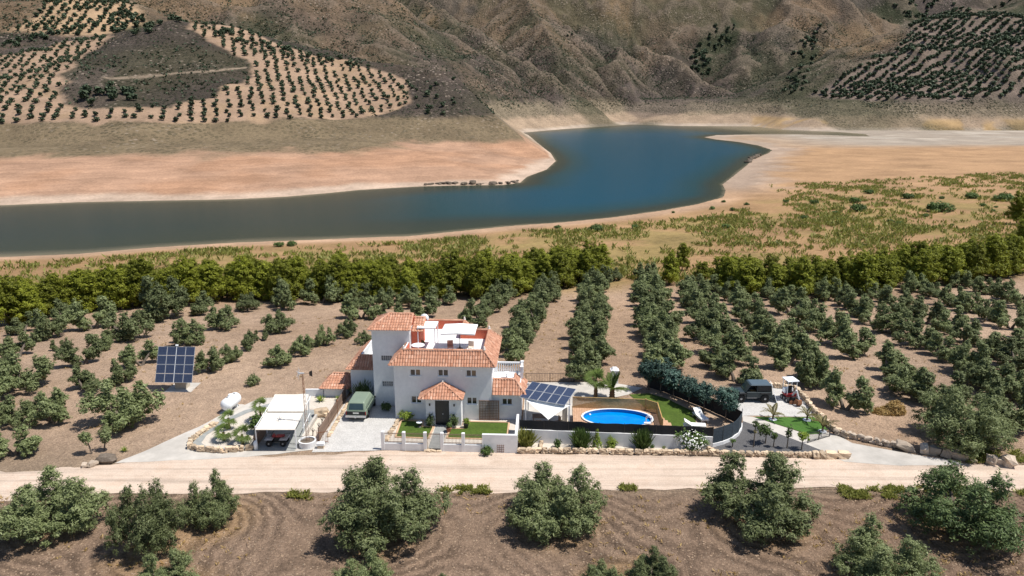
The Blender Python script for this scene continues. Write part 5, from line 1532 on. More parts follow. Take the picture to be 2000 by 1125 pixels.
def net_fence(name, path, z0, z1, mat, label, post_gap=2.0, jag=.05, th=.03):
    path = [Vector((p[0], p[1], 0)) for p in path]
    e = thing(name, tuple(path[0]), label, "fence")
    pts = []
    for a, b in zip(path[:-1], path[1:]):
        n = max(1, int((b - a).length / .5))
        pts += [a + (b - a) * (k / n) for k in range(n)]
    pts.append(path[-1])
    r = random.Random(len(pts)); mb = MB()
    ring = []
    for i, p in enumerate(pts):
        d = (pts[min(i + 1, len(pts) - 1)] - pts[max(i - 1, 0)]).normalized(); nn = Vector((-d.y, d.x, 0)) * th / 2
        zt = z1 + r.uniform(-jag, jag) * (1 if i % 4 else 0); off = nn.normalized() * r.uniform(-.03, .03)
        ring.append([p - nn + off + Vector((0, 0, z0)), p + nn + off + Vector((0, 0, z0)), p + nn * 1.0 + Vector((0, 0, zt)), p - nn + Vector((0, 0, zt))])
    for i in range(len(ring) - 1):
        a, b = ring[i], ring[i + 1]
        mb._add(a + b, [(0, 4, 7, 3), (1, 2, 6, 5), (3, 7, 6, 2), (0, 1, 5, 4)])
    mb.build("net", mat, e, org=e.location)
    n = max(2, int(sum((b - a).length for a, b in zip(path[:-1], path[1:])) / post_gap))
    for k in range(n + 1):
        p = pts[int(k * (len(pts) - 1) / n)]
        MB().tube([(p.x, p.y, 0), (p.x, p.y, z1 + .04)], .028, 6).build("post", M_IRON, e, org=e.location)
    return e
net_fence("shade_net", [A0 + nA * .02, A1 + nA * .02], 1.18, 2.02, M_MESH, "long black shade net along the top of the white pool wall", 2.2)
curve = [(16.5, 55.3), (17.5, 55.75), (18.5, 56.5), (19.3, 57.4), (19.9, 58.5), (20.15, 59.3)]
net_fence("curved_shade_net", curve, .32, 1.62, M_MESH2, "curved blue-black shade net at the corner of the pool garden", 1.2, .08)
net_fence("hedge_net", [(20.15, 59.35), (19.3, 60.9), (18.0, 62.9), (16.4, 65.0), (14.9, 66.9), (13.5, 68.1)], .05, 1.35, M_MESH, "black net fence behind the blue-green hedge", 1.8)
cb = thing("curved_kerb", (18.4, 56.5, 0), "white curved kerb under the blue-black shade net", "kerb")
mb = MB()
for a, b in zip(curve[:-1], curve[1:]): mb.bar((*a, .16), (*b, .16), .2, .32)
mb.build("kerb", M_WHITE, cb, org=cb.location)

PR = math.radians(-4.5); PC = Vector((9.2, 59.0, 0))
M_DECK = noise_mat("deck_boards", (.40, .235, .145), (.56, .36, .24), 5, 6, rough=.8, bump=.3, bump_scale=25)
M_BAMBOO = noise_mat("bamboo_screen", (.36, .205, .065), (.56, .36, .14), 6, 6, rough=.75, bump=.3, bump_scale=30)
M_LINER = noise_mat("pool_liner", (.02, .20, .48), (.03, .25, .55), 3, rough=.4)
deck = thing("pool_deck", (PC.x, PC.y, 0), "raised wooden deck round the oval pool", "deck", PR)
PA, PB = 3.05, 1.80
mb = MB()
nb = int(5.4 / .145)
for k in range(52):                       # boards run front to back, cut round the pool
    x = -3.85 + k * .148
    x1 = x + .135
    if x1 > 3.85: break
    xm = (x + x1) / 2
    y0, y1 = -2.35, 2.15
    if abs(xm) < PA + .08:
        h = (PB + .10) * math.sqrt(max(0, 1 - (xm / (PA + .10)) ** 2))
        if h < 2.15: mb.box(x, x1, h, y1, .84, .88)
        if h < 2.35: mb.box(x, x1, y0, -h, .84, .88)
    else: mb.box(x, x1, y0, y1, .84, .88)
o = mb.build("deck_boards", M_DECK, deck); o["kind"] = "stuff"
MB().box(-3.85, 3.85, -2.35, -2.25, 0, .838).box(-3.85, 3.85, 2.05, 2.15, 0, .838).box(-3.85, -3.75, -2.24, 2.04, 0, .838).box(3.75, 3.85, -2.24, 2.04, 0, .838).build("skirting", M_DECK, deck)
for i in range(3): MB().box(3.86 + i * .3, 4.16 + i * .3, -1.6, .9, .62 - i * .22, .66 - i * .22).box(3.9 + i * .3, 4.0 + i * .3, -1.55, .85, .02, .615 - i * .22).build("step", M_DECK, deck)
pool = thing("oval_pool", (PC.x, PC.y, 0), "oval above-ground pool full of bright blue water", "pool", PR)
def oval(a, b, z, n=48): return [(a * math.cos(6.28318 * k / n), b * math.sin(6.28318 * k / n), z) for k in range(n)]
mb = MB(); n = 48
rings = [oval(PA + .02, PB + .02, .02), oval(PA + .02, PB + .02, .93), oval(PA - .04, PB - .04, .93), oval(PA - .04, PB - .04, .05)]
vs = sum(rings, []); fs = [(i * n + k, i * n + (k + 1) % n, (i + 1) * n + (k + 1) % n, (i + 1) * n + k) for i in range(3) for k in range(n)]
mb._add(vs, fs + [tuple(range(3 * n, 4 * n))]); mb.build("liner", M_LINER, pool, smooth=False)
mb = MB(); rings = [oval(PA + .09, PB + .09, .93), oval(PA + .09, PB + .09, .985), oval(PA - .06, PB - .06, .985), oval(PA - .06, PB - .06, .935)]
mb._add(sum(rings, []), fs); mb.build("rim", M_FRAME, pool)
def pool_water_mat():
    m, nt, p = new_mat("pool_water")
    tc = nd(nt, "ShaderNodeTexCoord"); nz = nd(nt, "ShaderNodeTexNoise"); nz.inputs["Scale"].default_value = 1.4; nz.inputs["Detail"].default_value = 3
    nt.links.new(tc.outputs["Object"], nz.inputs["Vector"])
    r = ramp(nt, [(.3, (.000, .185, .58)), (.7, (.000, .235, .68))]); nt.links.new(nz.outputs["Fac"], r.inputs[0]); nt.links.new(r.outputs[0], p.inputs["Base Color"])
    p.inputs["Roughness"].default_value = .08; p.inputs["IOR"].default_value = 1.33
    b = nd(nt, "ShaderNodeBump"); b.inputs["Strength"].default_value = .15; b.inputs["Distance"].default_value = .05
    n2 = nd(nt, "ShaderNodeTexNoise"); n2.inputs["Scale"].default_value = 5; nt.links.new(tc.outputs["Object"], n2.inputs["Vector"]); nt.links.new(n2.outputs["Fac"], b.inputs["Height"]); nt.links.new(b.outputs[0], p.inputs["Normal"])
    return m
MB().poly(oval(PA - .045, PB - .045, .66)).build("water", pool_water_mat(), pool)
ld = MB()
for y in (-.25, .05): ld.tube([(2.35, y - 1.0, .5), (2.35, y - 1.0, 1.5), (2.5, y - 1.0, 1.68), (2.7, y - 1.0, 1.62), (2.78, y - 1.0, 1.4), (2.78, y - 1.0, .95)], .028, 6)
lo = ld.build("ladder", M_FRAME, pool); MB().box(2.2, 2.75, -1.28, -.92, .99, 1.06).build("ladder_tread", M_FRAME, lo)
MB().lathe([(.09, 0), (.1, .05), (.05, .1)], (-2.35, 1.0, .67), 10).build("chlorine_float", M_FRAME, pool)
sc_ = thing("bamboo_screen", (5.4, 61.3, .88), "golden bamboo screen bent round the far side of the pool", "screen")
spath = [Vector(q) for q in ((5.45, 61.3, .88), (11.95, 60.72, .88), (12.85, 59.95, .88), (12.62, 56.6, .88))]
for a, b in zip(spath[:-1], spath[1:]):
    mb = MB(); L_ = (b - a).length; n = int(L_ / .055)
    for k in range(n):
        p = a + (b - a) * ((k + .5) / n); mb.tube([(p.x, p.y, p.z), (p.x, p.y, p.z + .98 + .03 * math.sin(k * 1.7))], .024, 5, False)
    o = mb.build("bamboo_canes", M_BAMBOO, sc_, org=sc_.location); o["kind"] = "stuff"
    MB().bar(a + Vector((0, 0, 1.02)), b + Vector((0, 0, 1.02)), .07, .06).build("top_rail", M_BAMBOO, sc_, org=sc_.location)
    MB().box(b.x - .05, b.x + .05, b.y - .05, b.y + .05, .88, 1.98).build("post", M_BAMBOO, sc_, org=sc_.location)
# back of the screen seen from the camera: nothing more needed

# ------------------------------------------------------------------ pergola of solar panels, sail, table
def panel_material():
    m, nt, p = new_mat("solar_cells")
    tc = nd(nt, "ShaderNodeTexCoord")
    br = nd(nt, "ShaderNodeTexBrick"); br.offset = 0; br.squash = 1
    br.inputs["Color1"].default_value = (.030, .041, .076, 1); br.inputs["Color2"].default_value = (.036, .048, .088, 1); br.inputs["Mortar"].default_value = (.07, .09, .15, 1)
    br.inputs["Scale"].default_value = 1.0; br.inputs["Mortar Size"].default_value = .006; br.inputs["Brick Width"].default_value = .155; br.inputs["Row Height"].default_value = .155
    nt.links.new(tc.outputs["Object"], br.inputs["Vector"]); nt.links.new(br.outputs["Color"], p.inputs["Base Color"])
    p.inputs["Roughness"].default_value = .12; p.inputs["Specular IOR Level"].default_value = .5
    return m
M_PANEL = panel_material()
M_ALU = noise_mat("aluminium", (.46, .47, .49), (.56, .57, .59), 6, rough=.4, metallic=.3)
def solar_array(parent, cols, rows, w, h, gap=.03):
    """panels in the local xy plane, centred"""
    fr = pn = None
    for i in range(cols):
        for j in range(rows):
            x = (i - (cols - 1) / 2) * (w + gap); y = (j - (rows - 1) / 2) * (h + gap)
            if fr is None:
                f = MB(); t = .022
                for (a, b, c, d) in ((-w / 2, w / 2, -h / 2, -h / 2 + t), (-w / 2, w / 2, h / 2 - t, h / 2), (-w / 2, -w / 2 + t, -h / 2 + t, h / 2 - t), (w / 2 - t, w / 2, -h / 2 + t, h / 2 - t)): f.box(a, b, c, d, -.035, .008)
                fr = f.build("solar_panel", M_ALU, parent); pn = MB().box(-w / 2 + t, w / 2 - t, -h / 2 + t, h / 2 - t, -.02, .0).build("cells", M_PANEL, fr)
                fr.location = (x, y, 0)
            else:
                c = fr.copy(); COL.objects.link(c); c.location = (x, y, 0)
                d = pn.copy(); COL.objects.link(d); d.parent = c
pg = thing("solar_pergola", (3.15, 60.4, 0), "pergola roofed with ten blue solar panels beside the annex", "pergola")
pa, pb, pc = Vector((1.38, 62.75, 2.85)), Vector((5.30, 61.15, 2.78)), Vector((1.08, 59.6, 2.55))
ctr = (pb + pc) / 2
exv = (pb - pa).normalized(); eyv = (pa - pc); eyv = (eyv - exv * eyv.dot(exv)).normalized(); ezv = exv.cross(eyv)
arr = empty("panel_roof"); arr.parent = pg
arr.matrix_local = Matrix.Translation(ctr - Vector(pg.location)) @ Matrix((exv, eyv, ezv)).transposed().to_4x4()
solar_array(arr, 5, 2, (pb - pa).length / 5 - .03, (pa - pc).length / 2 - .03)
for p in (pa, pb, pc, pb + pc - pa):
    q = ctr + (p - ctr) * .94; MB().box(q.x - .05, q.x + .05, q.y - .05, q.y + .05, 0, q.z - .06).build("post", M_FRAME, pg, org=pg.location)
mb = MB()
for t in (.12, .5, .88): mb.bar(pc + (pb - pa) * 0 + (pa - pc) * t - Vector((0, 0, .07)), pc + (pb - pa) + (pa - pc) * t - Vector((0, 0, .07)), .06, .06)
mb.build("rafters", M_ALU, pg, org=pg.location)
pil = thing("stone_pillar", (4.55, 58.35, 0), "beige rendered pillar under the sail corner", "pillar"); M_BEIGE = noise_mat("beige_render", (.44, .38, .30), (.52, .46, .37), 5, bump=.2)
MB().box(-.2, .2, -.2, .2, .9, 2.2).box(-.3, .3, -.3, .3, 0, .9).build("pillar", M_BEIGE, pil)
sail = thing("shade_sail", (3.1, 58.5, 0), "white triangular shade sail hung from the solar pergola", "sail")
mb = MB(); s0, s1, s2 = Vector((.98, 59.75, 2.5)), Vector((4.95, 58.25, 2.42)), Vector((3.08, 57.1, 1.62)); N_ = 10
pt = {}
for i in range(N_ + 1):
    for j in range(N_ + 1 - i):
        a, b = i / N_, j / N_; c = 1 - a - b
        p = s0 * a + s1 * b + s2 * c
        edge = min(a, b, c) * 3; sag = -.18 * (1 - (1 - edge) ** 2)
        cen = (s0 + s1 + s2) / 3; pull = .10 * (1 - max(a, b, c)) * (1 - edge)
        p = p + (cen - p) * pull + Vector((0, 0, sag)); pt[i, j] = p
for i in range(N_):
    for j in range(N_ - i):
        mb._add([pt[i, j], pt[i + 1, j], pt[i, j + 1]], [(0, 1, 2)])
        if i + j < N_ - 1: mb._add([pt[i + 1, j], pt[i + 1, j + 1], pt[i, j + 1]], [(0, 1, 2)])
so = mb.build("cloth", M_FABRIC, sail, org=sail.location, smooth=True)
bm = bmesh.new(); bm.from_mesh(so.data); bmesh.ops.remove_doubles(bm, verts=bm.verts, dist=.001); bmesh.ops.recalc_face_normals(bm, faces=bm.faces); bm.to_mesh(so.data); bm.free()
tbl = thing("garden_table", (2.6, 59.8, 0), "dark wooden table in the shade under the sail", "table")
MB().box(-.8, .8, -.45, .45, .70, .75).build("table_top", M_BROWNWOOD, tbl)
for x in (-.72, .68):
    for y in (-.4, .36): MB().box(x, x + .05, y, y + .05, 0, .7).build("leg", M_BROWNWOOD, tbl)
def deck_chair(loc, rz, label):
    c = thing("folding_chair", loc, label, "chair", rz, "chairs under the sail")
    MB().box(-.25, .25, -.25, .25, .42, .46).build("seat", M_BROWNWOOD, c); o = MB().box(-.25, .25, .24, .28, .46, .95).build("backrest", M_BROWNWOOD, c)
    for x in (-.24, .20): MB().bar((x, -.25, 0), (x, .3, .45), .04).build("leg", M_BROWNWOOD, c); MB().bar((x, .28, 0), (x, -.22, .43), .04).build("leg", M_BROWNWOOD, c)
deck_chair((3.95, 59.2, 0), -1.2, "wooden folding chair beside the beige pillar"); deck_chair((2.3, 58.7, 0), 3.1, "wooden folding chair nearest the black net")

# iron railing and white pillar behind the patio
rl = thing("iron_railing", (1.4, 69.6, 0), "thin dark iron railing behind the patio", "fence")
def railing(parent, L_, h, gap=.16):
    m = MB().box(-.01, .01, -.01, .01, .05, h - .03).build("bar", M_IRON, parent); n = int(L_ / gap)
    for k in range(n):
        o = m if k == 0 else m.copy()
        if k: COL.objects.link(o)
        o.location = ((k + .5) * L_ / n, 0, 0)
    MB().box(0, L_, -.015, .015, h - .03, h).box(0, L_, -.015, .015, .05, .08).build("rail", M_IRON, parent)
    for x in (0, L_ / 2, L_): MB().box(x - .025, x + .025, -.025, .025, 0, h + .04).build("post", M_IRON, parent)
railing(rl, 4.9, .95)
wp = thing("white_chimney", (10.35, 69.4, 0), "white square masonry chimney behind the palms", "chimney")
MB().box(-.36, .36, -.36, .36, 0, 1.35).box(-.42, .42, -.42, .42, 1.352, 1.44).build("stack", M_WHITE, wp); MB().box(-.36, .36, -.36, .36, 1.442, 1.66, taper=(.16, .16)).build("cap", M_WHITE, wp)

# loungers
def lounger(loc, rz, label):
    c = thing("sun_lounger", loc, label, "lounger", rz, "white sun loungers on the pool lawn")
    MB().box(-.36, .36, -.95, .95, .28, .34).build("frame", M_FRAME, c); MB().box(-.34, .34, -.95, .3, .345, .43).build("mattress", M_FABRIC, c)
    MB()._add([(-.34, .3, .36), (.34, .3, .36), (.34, .92, .72), (-.34, .92, .72), (-.34, .3, .45), (.34, .3, .45), (.34, .88, .81), (-.34, .88, .81)], [(0, 3, 2, 1), (4, 5, 6, 7), (0, 1, 5, 4), (1, 2, 6, 5), (2, 3, 7, 6), (3, 0, 4, 7)]).build("backrest", M_FABRIC, c)
    for x in (-.33, .29):
        for y in (-.85, .8): MB().box(x, x + .04, y, y + .04, 0, .28).build("leg", M_FRAME, c)
lounger((16.9, 60.6, .03), .22, "white sun lounger beside the cypress hedge"); lounger((15.9, 58.7, .03), 1.45, "white sun lounger lying crosswise behind the black net"); 

# ------------------------------------------------------------------ garden plants
def small_tree(name, loc, w, h, trunk_h, mat, label, leaf=.11, n=900, seed=1, cat="tree", group=None, cone=False):
    r = np.random.default_rng(seed)
    ch = h - trunk_h
    if cone:
        lobes = [((0, 0, trunk_h + ch * t), (w * .5 * (1.05 - t) + .04, w * .5 * (1.05 - t) + .04, ch * .13)) for t in np.linspace(.08, .95, 8)]
    else:
        lobes = [((r.uniform(-.22, .22) * w, r.uniform(-.22, .22) * w, trunk_h + ch * r.uniform(.3, .72)), (w * .33, w * .33, ch * .34)) for _ in range(6)]
    v, f, t = lobe_leaves(lobes, n, leaf, r)
    e = thing(name, loc, label, cat, 0, group)
    link("crown", np_mesh(name + "_crown", v, f, mat, False, {"tone": ('FLOAT', 'POINT', t)}), e)
    tv, tf = tube_mesh([[(0, 0, -.05, .05 + .01 * w), (.02, 0, trunk_h, .04), (0, 0, trunk_h + ch * .6, .02)]])
    link("trunk", np_mesh(name + "_trunk", tv, tf, M_BARK, True), e)
    return e
cyp = [(13.5, 67.5, 2.5, 3.3), (14.5, 66.7, 2.5, 3.4), (15.5, 65.5, 2.3, 3.1), (16.6, 63.9, 2.2, 2.9), (17.6, 62.3, 2.3, 2.9), (18.95, 60.0, 2.3, 3.3)]
cl = ["far left cypress of the hedge nearest the palms", "second cypress of the hedge from the palms", "third cypress of the hedge from the palms", "fourth cypress of the hedge from the palms", "cypress in the hedge next to the free-standing near one", "nearest blue-green cypress with bare pale trunk at the net corner"]
for i, (x, y, w_, h_) in enumerate(cyp):
    small_tree("cypress_tree", (x, y, 0), w_, h_, .95, M_CYPRESS, cl[i], .13, 3200, 700 + i, "tree", "blue-green cypress hedge by the pool lawn")
for (x, y, w_, h_, th, m, n, nm, lab) in [
    (18.2, 55.25, .55, .75, .4, M_SHRUB, 120, "fruit_tree", "tiny leafy sapling nearest the curved kerb"), (19.95, 55.25, .35, 1.5, 1.2, M_DRYPALM, 50, "fruit_tree", "bare thin sapling on the dark gravel"),
    (21.15, 55.9, 1.5, 1.75, .55, M_SHRUB, 900, "fruit_tree", "largest round fruit tree on the dark gravel"), (21.0, 58.1, .8, 1.2, .4, M_DARKOAK, 260, "fruit_tree", "dark small tree beside the concrete ramp"),
    (21.6, 55.25, .6, 1.3, .6, M_SHRUB, 200, "fruit_tree", "slim sapling just right of the largest fruit tree"), (22.65, 55.05, .65, 2.2, .9, M_DARKOAK, 320, "fruit_tree", "tall slim fruit tree with reddish top on dark gravel"),
    (23.75, 54.8, .95, 1.7, .6, M_LIME, 500, "fruit_tree", "lime-yellow young tree beside the ramp gate")]:
    small_tree(nm, (x, y, .03), w_, h_, th, m, lab, .10, n, int(x * 100), "tree", "young fruit trees on the dark gravel")
def bush(name, loc, w_, h_, n, leaf, mat, label, seed, feather=False, cat="bush"):
    if feather:
        r = np.random.default_rng(seed); k = n
        base = np.stack([r.normal(0, w_ * .10, k), r.normal(0, w_ * .10, k), np.zeros(k)], 1)
        dirs = np.stack([r.normal(0, .27 * w_ / h_ * 1.6, k), r.normal(0, .27 * w_ / h_ * 1.6, k), np.ones(k)], 1); ln = h_ * (r.uniform(.5, 1.0, k) * (1 - .28 * np.minimum(1, np.hypot(dirs[:, 0], dirs[:, 1]))))[:, None]
        tips = base + dirs / np.linalg.norm(dirs, axis=1, keepdims=True) * ln
        t_ = r.uniform(.12, 1, k)[:, None]
        C = base + (tips - base) * t_
        d = (tips - base) / (np.linalg.norm(tips - base, axis=1, keepdims=True))
        side = np.cross(d, r.normal(size=(k, 3))); side /= np.linalg.norm(side, axis=1, keepdims=True)
        v = np.stack([C - d * leaf * 1.6, C - side * leaf * .22, C + d * leaf * 1.6, C + side * leaf * .22], 1).reshape(-1, 3)
        me = np_mesh(name, v, np.arange(k * 4).reshape(k, 4), mat, False, {"tone": ('FLOAT', 'POINT', np.repeat(np.clip(r.normal(.5, .22, k), 0, 1), 4))})
    else: me = bush_variant(seed, w_, h_, n, leaf, mat)
    return tag(link(name, me, None, loc), label, cat, "plants in the bed below the pool wall" if 53 < loc[1] < 56.4 and loc[0] > .5 else None)
bush("grass_clump", (1.2, 55.35, 0), 1.5, 1.7, 1300, .2, M_REED, "tall yellow-green grass clump beside the yard wall corner", 1, True, "grass clump")
bush("flower_bush", (3.8, 55.15, 0), .7, .95, 260, .11, M_SHRUB, "small flowering bush, first right of the grass clump", 2)
bush("feathery_shrub", (5.65, 54.95, 0), 1.5, 2.0, 2200, .17, M_SHRUB, "tall feathery shrub left of the lime cone", 3, True)
e = small_tree("cone_shrub", (6.95, 54.95, 0), .95, 1.75, .1, M_LIME, "lime-green cone-shaped shrub below the pool wall", .09, 700, 4, "bush", None, True)
bush("ball_shrub", (8.1, 54.9, 0), 1.05, 1.1, 900, .09, M_LIME, "lime-green ball-shaped shrub right of the cone", 5)
bush("feathery_shrub", (10.7, 54.85, 0), 1.5, 2.0, 2200, .17, M_SHRUB, "tall feathery shrub right of the lime ball", 6, True)
bush("small_shrub", (11.55, 54.8, 0), .45, .55, 120, .09, M_SHRUB, "knee-high shrub right of the feathery one", 7)
bush("small_shrub", (12.45, 54.75, 0), .35, .4, 80, .09, M_OLIVE, "tiny grey shrub between small shrub and white-flowered bush", 8)
fb = bush("white_flower_bush", (14.65, 54.75, 0), 2.7, 1.8, 2800, .11, M_SHRUB, "big round bush covered in white flowers at the pool wall's end", 9)
r9 = np.random.default_rng(9); d9 = r9.normal(size=(150, 3)); d9[:, 1] -= .5; d9[:, 2] = np.abs(d9[:, 2]) ; d9 /= np.linalg.norm(d9, axis=1, keepdims=True)
v, f = leaf_quads(d9 * np.array([1.3, 1.3, 1.05]) * r9.uniform(.88, 1.02, (150, 1)) + np.array([0, 0, .72]), d9, np.full(150, .07), np.full(150, .07), r9)
fo = link("white_flowers", np_mesh("white_flowers", v, f, M_WHITEFLOWER), fb); fo["kind"] = "stuff"
def hbush(x, y, w_, h_, n, leaf, mat, label, seed, feather=False, name="bush"): return bush(name, hp(x, y, 0), w_, h_, n, leaf, mat, label, seed, feather)
hbush(.95, -.25, 1.3, .85, 600, .11, M_LIME, "light green bush at the villa's front left corner", 21)
for i, x in enumerate((3.38, 5.5)): 
    MBk = MB(); o = link("clipped_hedge", bush_variant(30 + i, .85, 1.35, 700, .09, M_DARKOAK), None, hp(x, -1.62, 0)); tag(o, ("dark clipped hedge block left of the front door", "dark clipped hedge block right of the front door")[i], "hedge")
def pot_plant(x, y, mat, label, seed, potc):
    e = thing("potted_plant", hp(x, y, .03), label, "plant pot"); MB().lathe([(.16, 0), (.24, .36), (.25, .4)], (0, 0, 0), 14).build("pot", potc, e)
    link("plant", bush_variant(seed, .65, .6, 220, .1, mat), e, (0, 0, .36))
pot_plant(6.55, -1.75, M_LIME, "lime plant in a dark pot right of the porch", 41, M_IRON)
pot_plant(5.15, -2.6, M_SHRUB, "small green potted plant beside the slab path", 42, M_TILE)
wt = thing("planter_bowl", hp(2.45, -1.75, .04), "white bowl planter on a dark stand on the left lawn", "planter"); MB().lathe([(.08, .3), (.25, .42), (.26, .46), (.2, .44)], (0, 0, 0), 16).build("bowl", M_FRAME, wt); MB().lathe([(.2, 0), (.1, .1), (.08, .3)], (0, 0, 0), 12).build("stand", M_IRON, wt)
b_ = hbush(8.75, -6.45, 1.25, .75, 700, .1, M_SHRUB, "green bush on the road side of the white yard wall", 43)
tl = thing("wall_trellis", hp(9.85, -6.2, 0), "small brown trellis leaning on the yard wall", "trellis", HOUSE_RZ)
for k in range(4): MB().box(-.28 + k * .17, -.255 + k * .17, -.01, .01, .05, .75).build("slat", M_RUST, tl); MB().box(-.29, .29, .011, .025, .1 + k * .18, .125 + k * .18).build("slat", M_RUST, tl)
hbush(-3.9, 3.6, 1.7, 2.3, 1500, .16, M_DARKOAK, "tall dark grassy shrub in shade left of the tower", 44, True, "shade_shrub")
hbush(-1.35, 1.6, 1.3, .8, 500, .12, M_DARKOAK, "dark bush in the shade below the tower", 45)

# palms ---------------------------------------------------------------------------------------------
def fan_frond(seed, L_, mat):
    """stalk with a pleated fan of leaflets, growing along +x"""
    r = np.random.default_rng(seed); V = []; F = []
    def leafl(a, b, w):
        d = b - a; s = np.cross(d, [0, 0, 1]); s = s / (np.linalg.norm(s) + 1e-9) * w
        i = len(V); m = a + d * .55
        V.extend([a, m - s, b, m + s]); F.append((i, i + 1, i + 2, i + 3))
    hub = np.array([L_ * .45, 0, L_ * .08])
    leafl(np.zeros(3), hub, .02)
    for k in range(19):
        an = -2.1 + 4.2 * k / 18
        ln = L_ * .6 * (1 - .12 * abs(an))
        tip = hub + np.array([math.cos(an) * ln, math.sin(an) * ln, -L_ * .26 * (ln / L_) * 2 + r.uniform(-.12, .08)])
        leafl(hub, tip, .028 * L_)
    return np_mesh("fan_frond", np.array(V), np.array(F), mat, False, {"tone": ('FLOAT', 'POINT', r.uniform(.2, .9, len(V)))})
def feather_frond(seed, L_, mat, curve=.5):
    r = np.random.default_rng(seed); V = []; F = []
    prev = None
    N_ = 12
    spine = [np.array([L_ * t, 0, L_ * (.35 * t - curve * t * t)]) for t in np.linspace(0, 1, N_ + 1)]
    for k in range(N_):
        a, b = spine[k], spine[k + 1]
        i = len(V); V += [a + [0, -.02, 0], a + [0, .02, 0], b + [0, .015, 0], b + [0, -.015, 0]]; F.append((i, i + 1, i + 2, i + 3))
        for s_ in (-1, 1):
            for q in (.25, .75):
                c = a + (b - a) * q; ln = L_ * .26 * math.sin(math.pi * min(1, .15 + .8 * (k + q) / N_))
                tip = c + np.array([ln * .6, s_ * ln * .85, -ln * .15 + r.uniform(-.03, .05)])
                i = len(V); V += [c - np.array([.03, 0, 0]), (c + tip) / 2 + [.03, 0, .02], tip, (c + tip) / 2 - [.05, 0, -.02]]; F.append((i, i + 1, i + 2, i + 3))
    return np_mesh("feather_frond", np.array(V), np.array(F), mat, False, {"tone": ('FLOAT', 'POINT', r.uniform(.2, .9, len(V)))})
def palm(loc, h, fr, n, label, trunk_r=.16, spread=1.0, seed=0, name="palm_tree", low=-.5, high=1.25):
    r = np.random.default_rng(seed); e = thing(name, loc, label, "palm")
    rings = []
    for k in range(9): rings.append((0, 0, h * k / 8, trunk_r * (1.15 if k % 2 else .92) * (1 - .25 * k / 8)))
    tv, tf = tube_mesh([rings], 9); link("trunk", np_mesh("palm_trunk", tv, tf, M_PALMBARK, False), e)
    for k in range(n):
        el = low + (high - low) * ((k * .618) % 1.0)
        link("frond", fr, e, (0, 0, h + .02), (0, -el, k * 2.39996 + r.uniform(-.2, .2)), (spread * r.uniform(.85, 1.1),) * 3)
    return e
FAN = fan_frond(1, 1.5, M_PALM); FEA = feather_frond(2, 1.9, M_PALM); DRY = feather_frond(3, 1.0, M_DRYPALM, .9); FANS = fan_frond(4, .95, M_PALM)
palm((8.05, 65.6, .02), 1.75, FAN, 26, "fan palm on the patio, left of the pair", .2, .86, 1)
palm((9.6, 65.4, .02), .95, FEA, 26, "feather-leaved palm on the patio, right of the pair", .28, .9, 2, low=.1)
palm((-24.2, 56.35, .1), .75, FANS, 16, "front left fan palm in the pale gravel bed", .13, 1.0, 3)
palm((-22.4, 55.7, .1), .85, FANS, 18, "front right fan palm beside the carport", .13, 1.05, 4)
palm((-24.6, 58.6, .1), 1.0, FANS, 16, "rear fan palm in the pale gravel bed", .12, .95, 5)
palm((-22.3, 60.0, .1), 1.5, FANS, 16, "tallest fan palm behind the carport bush", .12, 1.0, 6)
for i, (x, y, lab) in enumerate(((23.4, 60.6, "dry thin-leaved palm at the left of the corner lawn"), (26.4, 60.45, "dry arching palm at the right of the corner lawn"), (26.85, 58.15, "slender dark palm beside the ramp gate"))):
    palm((x, y, .03), .4, DRY, 7, lab, .1, 1.1 if i < 2 else 1.2, 10 + i, low=.4 if i < 2 else .9)
    tag(link("palm_collar", MB().lathe([(.36, 0), (.36, .05), (.3, .07)], (0, 0, 0), 14).build("tmp", M_FRAME).data, None, (x, y, .03)), "white round collar under the " + lab, "collar"); bpy.data.objects.remove(bpy.data.objects["tmp"])
bsh = bush("carport_bush", (-21.9, 57.6, .1), 1.3, 2.0, 1500, .13, M_SHRUB, "tall light green bush left of the carport", 51)
def agave(loc, s_, label, seed):
    r = np.random.default_rng(seed); V = []; F = []
    for k in range(22):
        a = k * 2.4; el = .35 + .9 * (k / 22); ln = s_ * r.uniform(.8, 1.1)
        d = np.array([math.cos(a) * math.cos(el), math.sin(a) * math.cos(el), math.sin(el)]); sd = np.array([-math.sin(a), math.cos(a), 0]) * .09 * s_
        i = len(V); V += [np.zeros(3) - sd * .5, d * ln * .45 - sd, d * ln, d * ln * .45 + sd]; F.append((i, i + 1, i + 2, i + 3))
    return tag(link("agave", np_mesh("agave", np.array(V), np.array(F), M_LIME, False, {"tone": ('FLOAT', 'POINT', r.uniform(.3, 1, len(V)))}), None, loc), label, "agave")
agave((-18.2, 64.6, .04), .75, "variegated agave in front of the little shed", 1); agave((-16.5, 64.9, .04), .6, "agave at the far end of the brown fence", 2)
agave((-14.9, 62.0, .04), .45, "green agave between fence and wagon", 3); p = at(243, 882); agave((p.x, p.y, 0), .5, "small green agave at the edge of the left drive", 4)

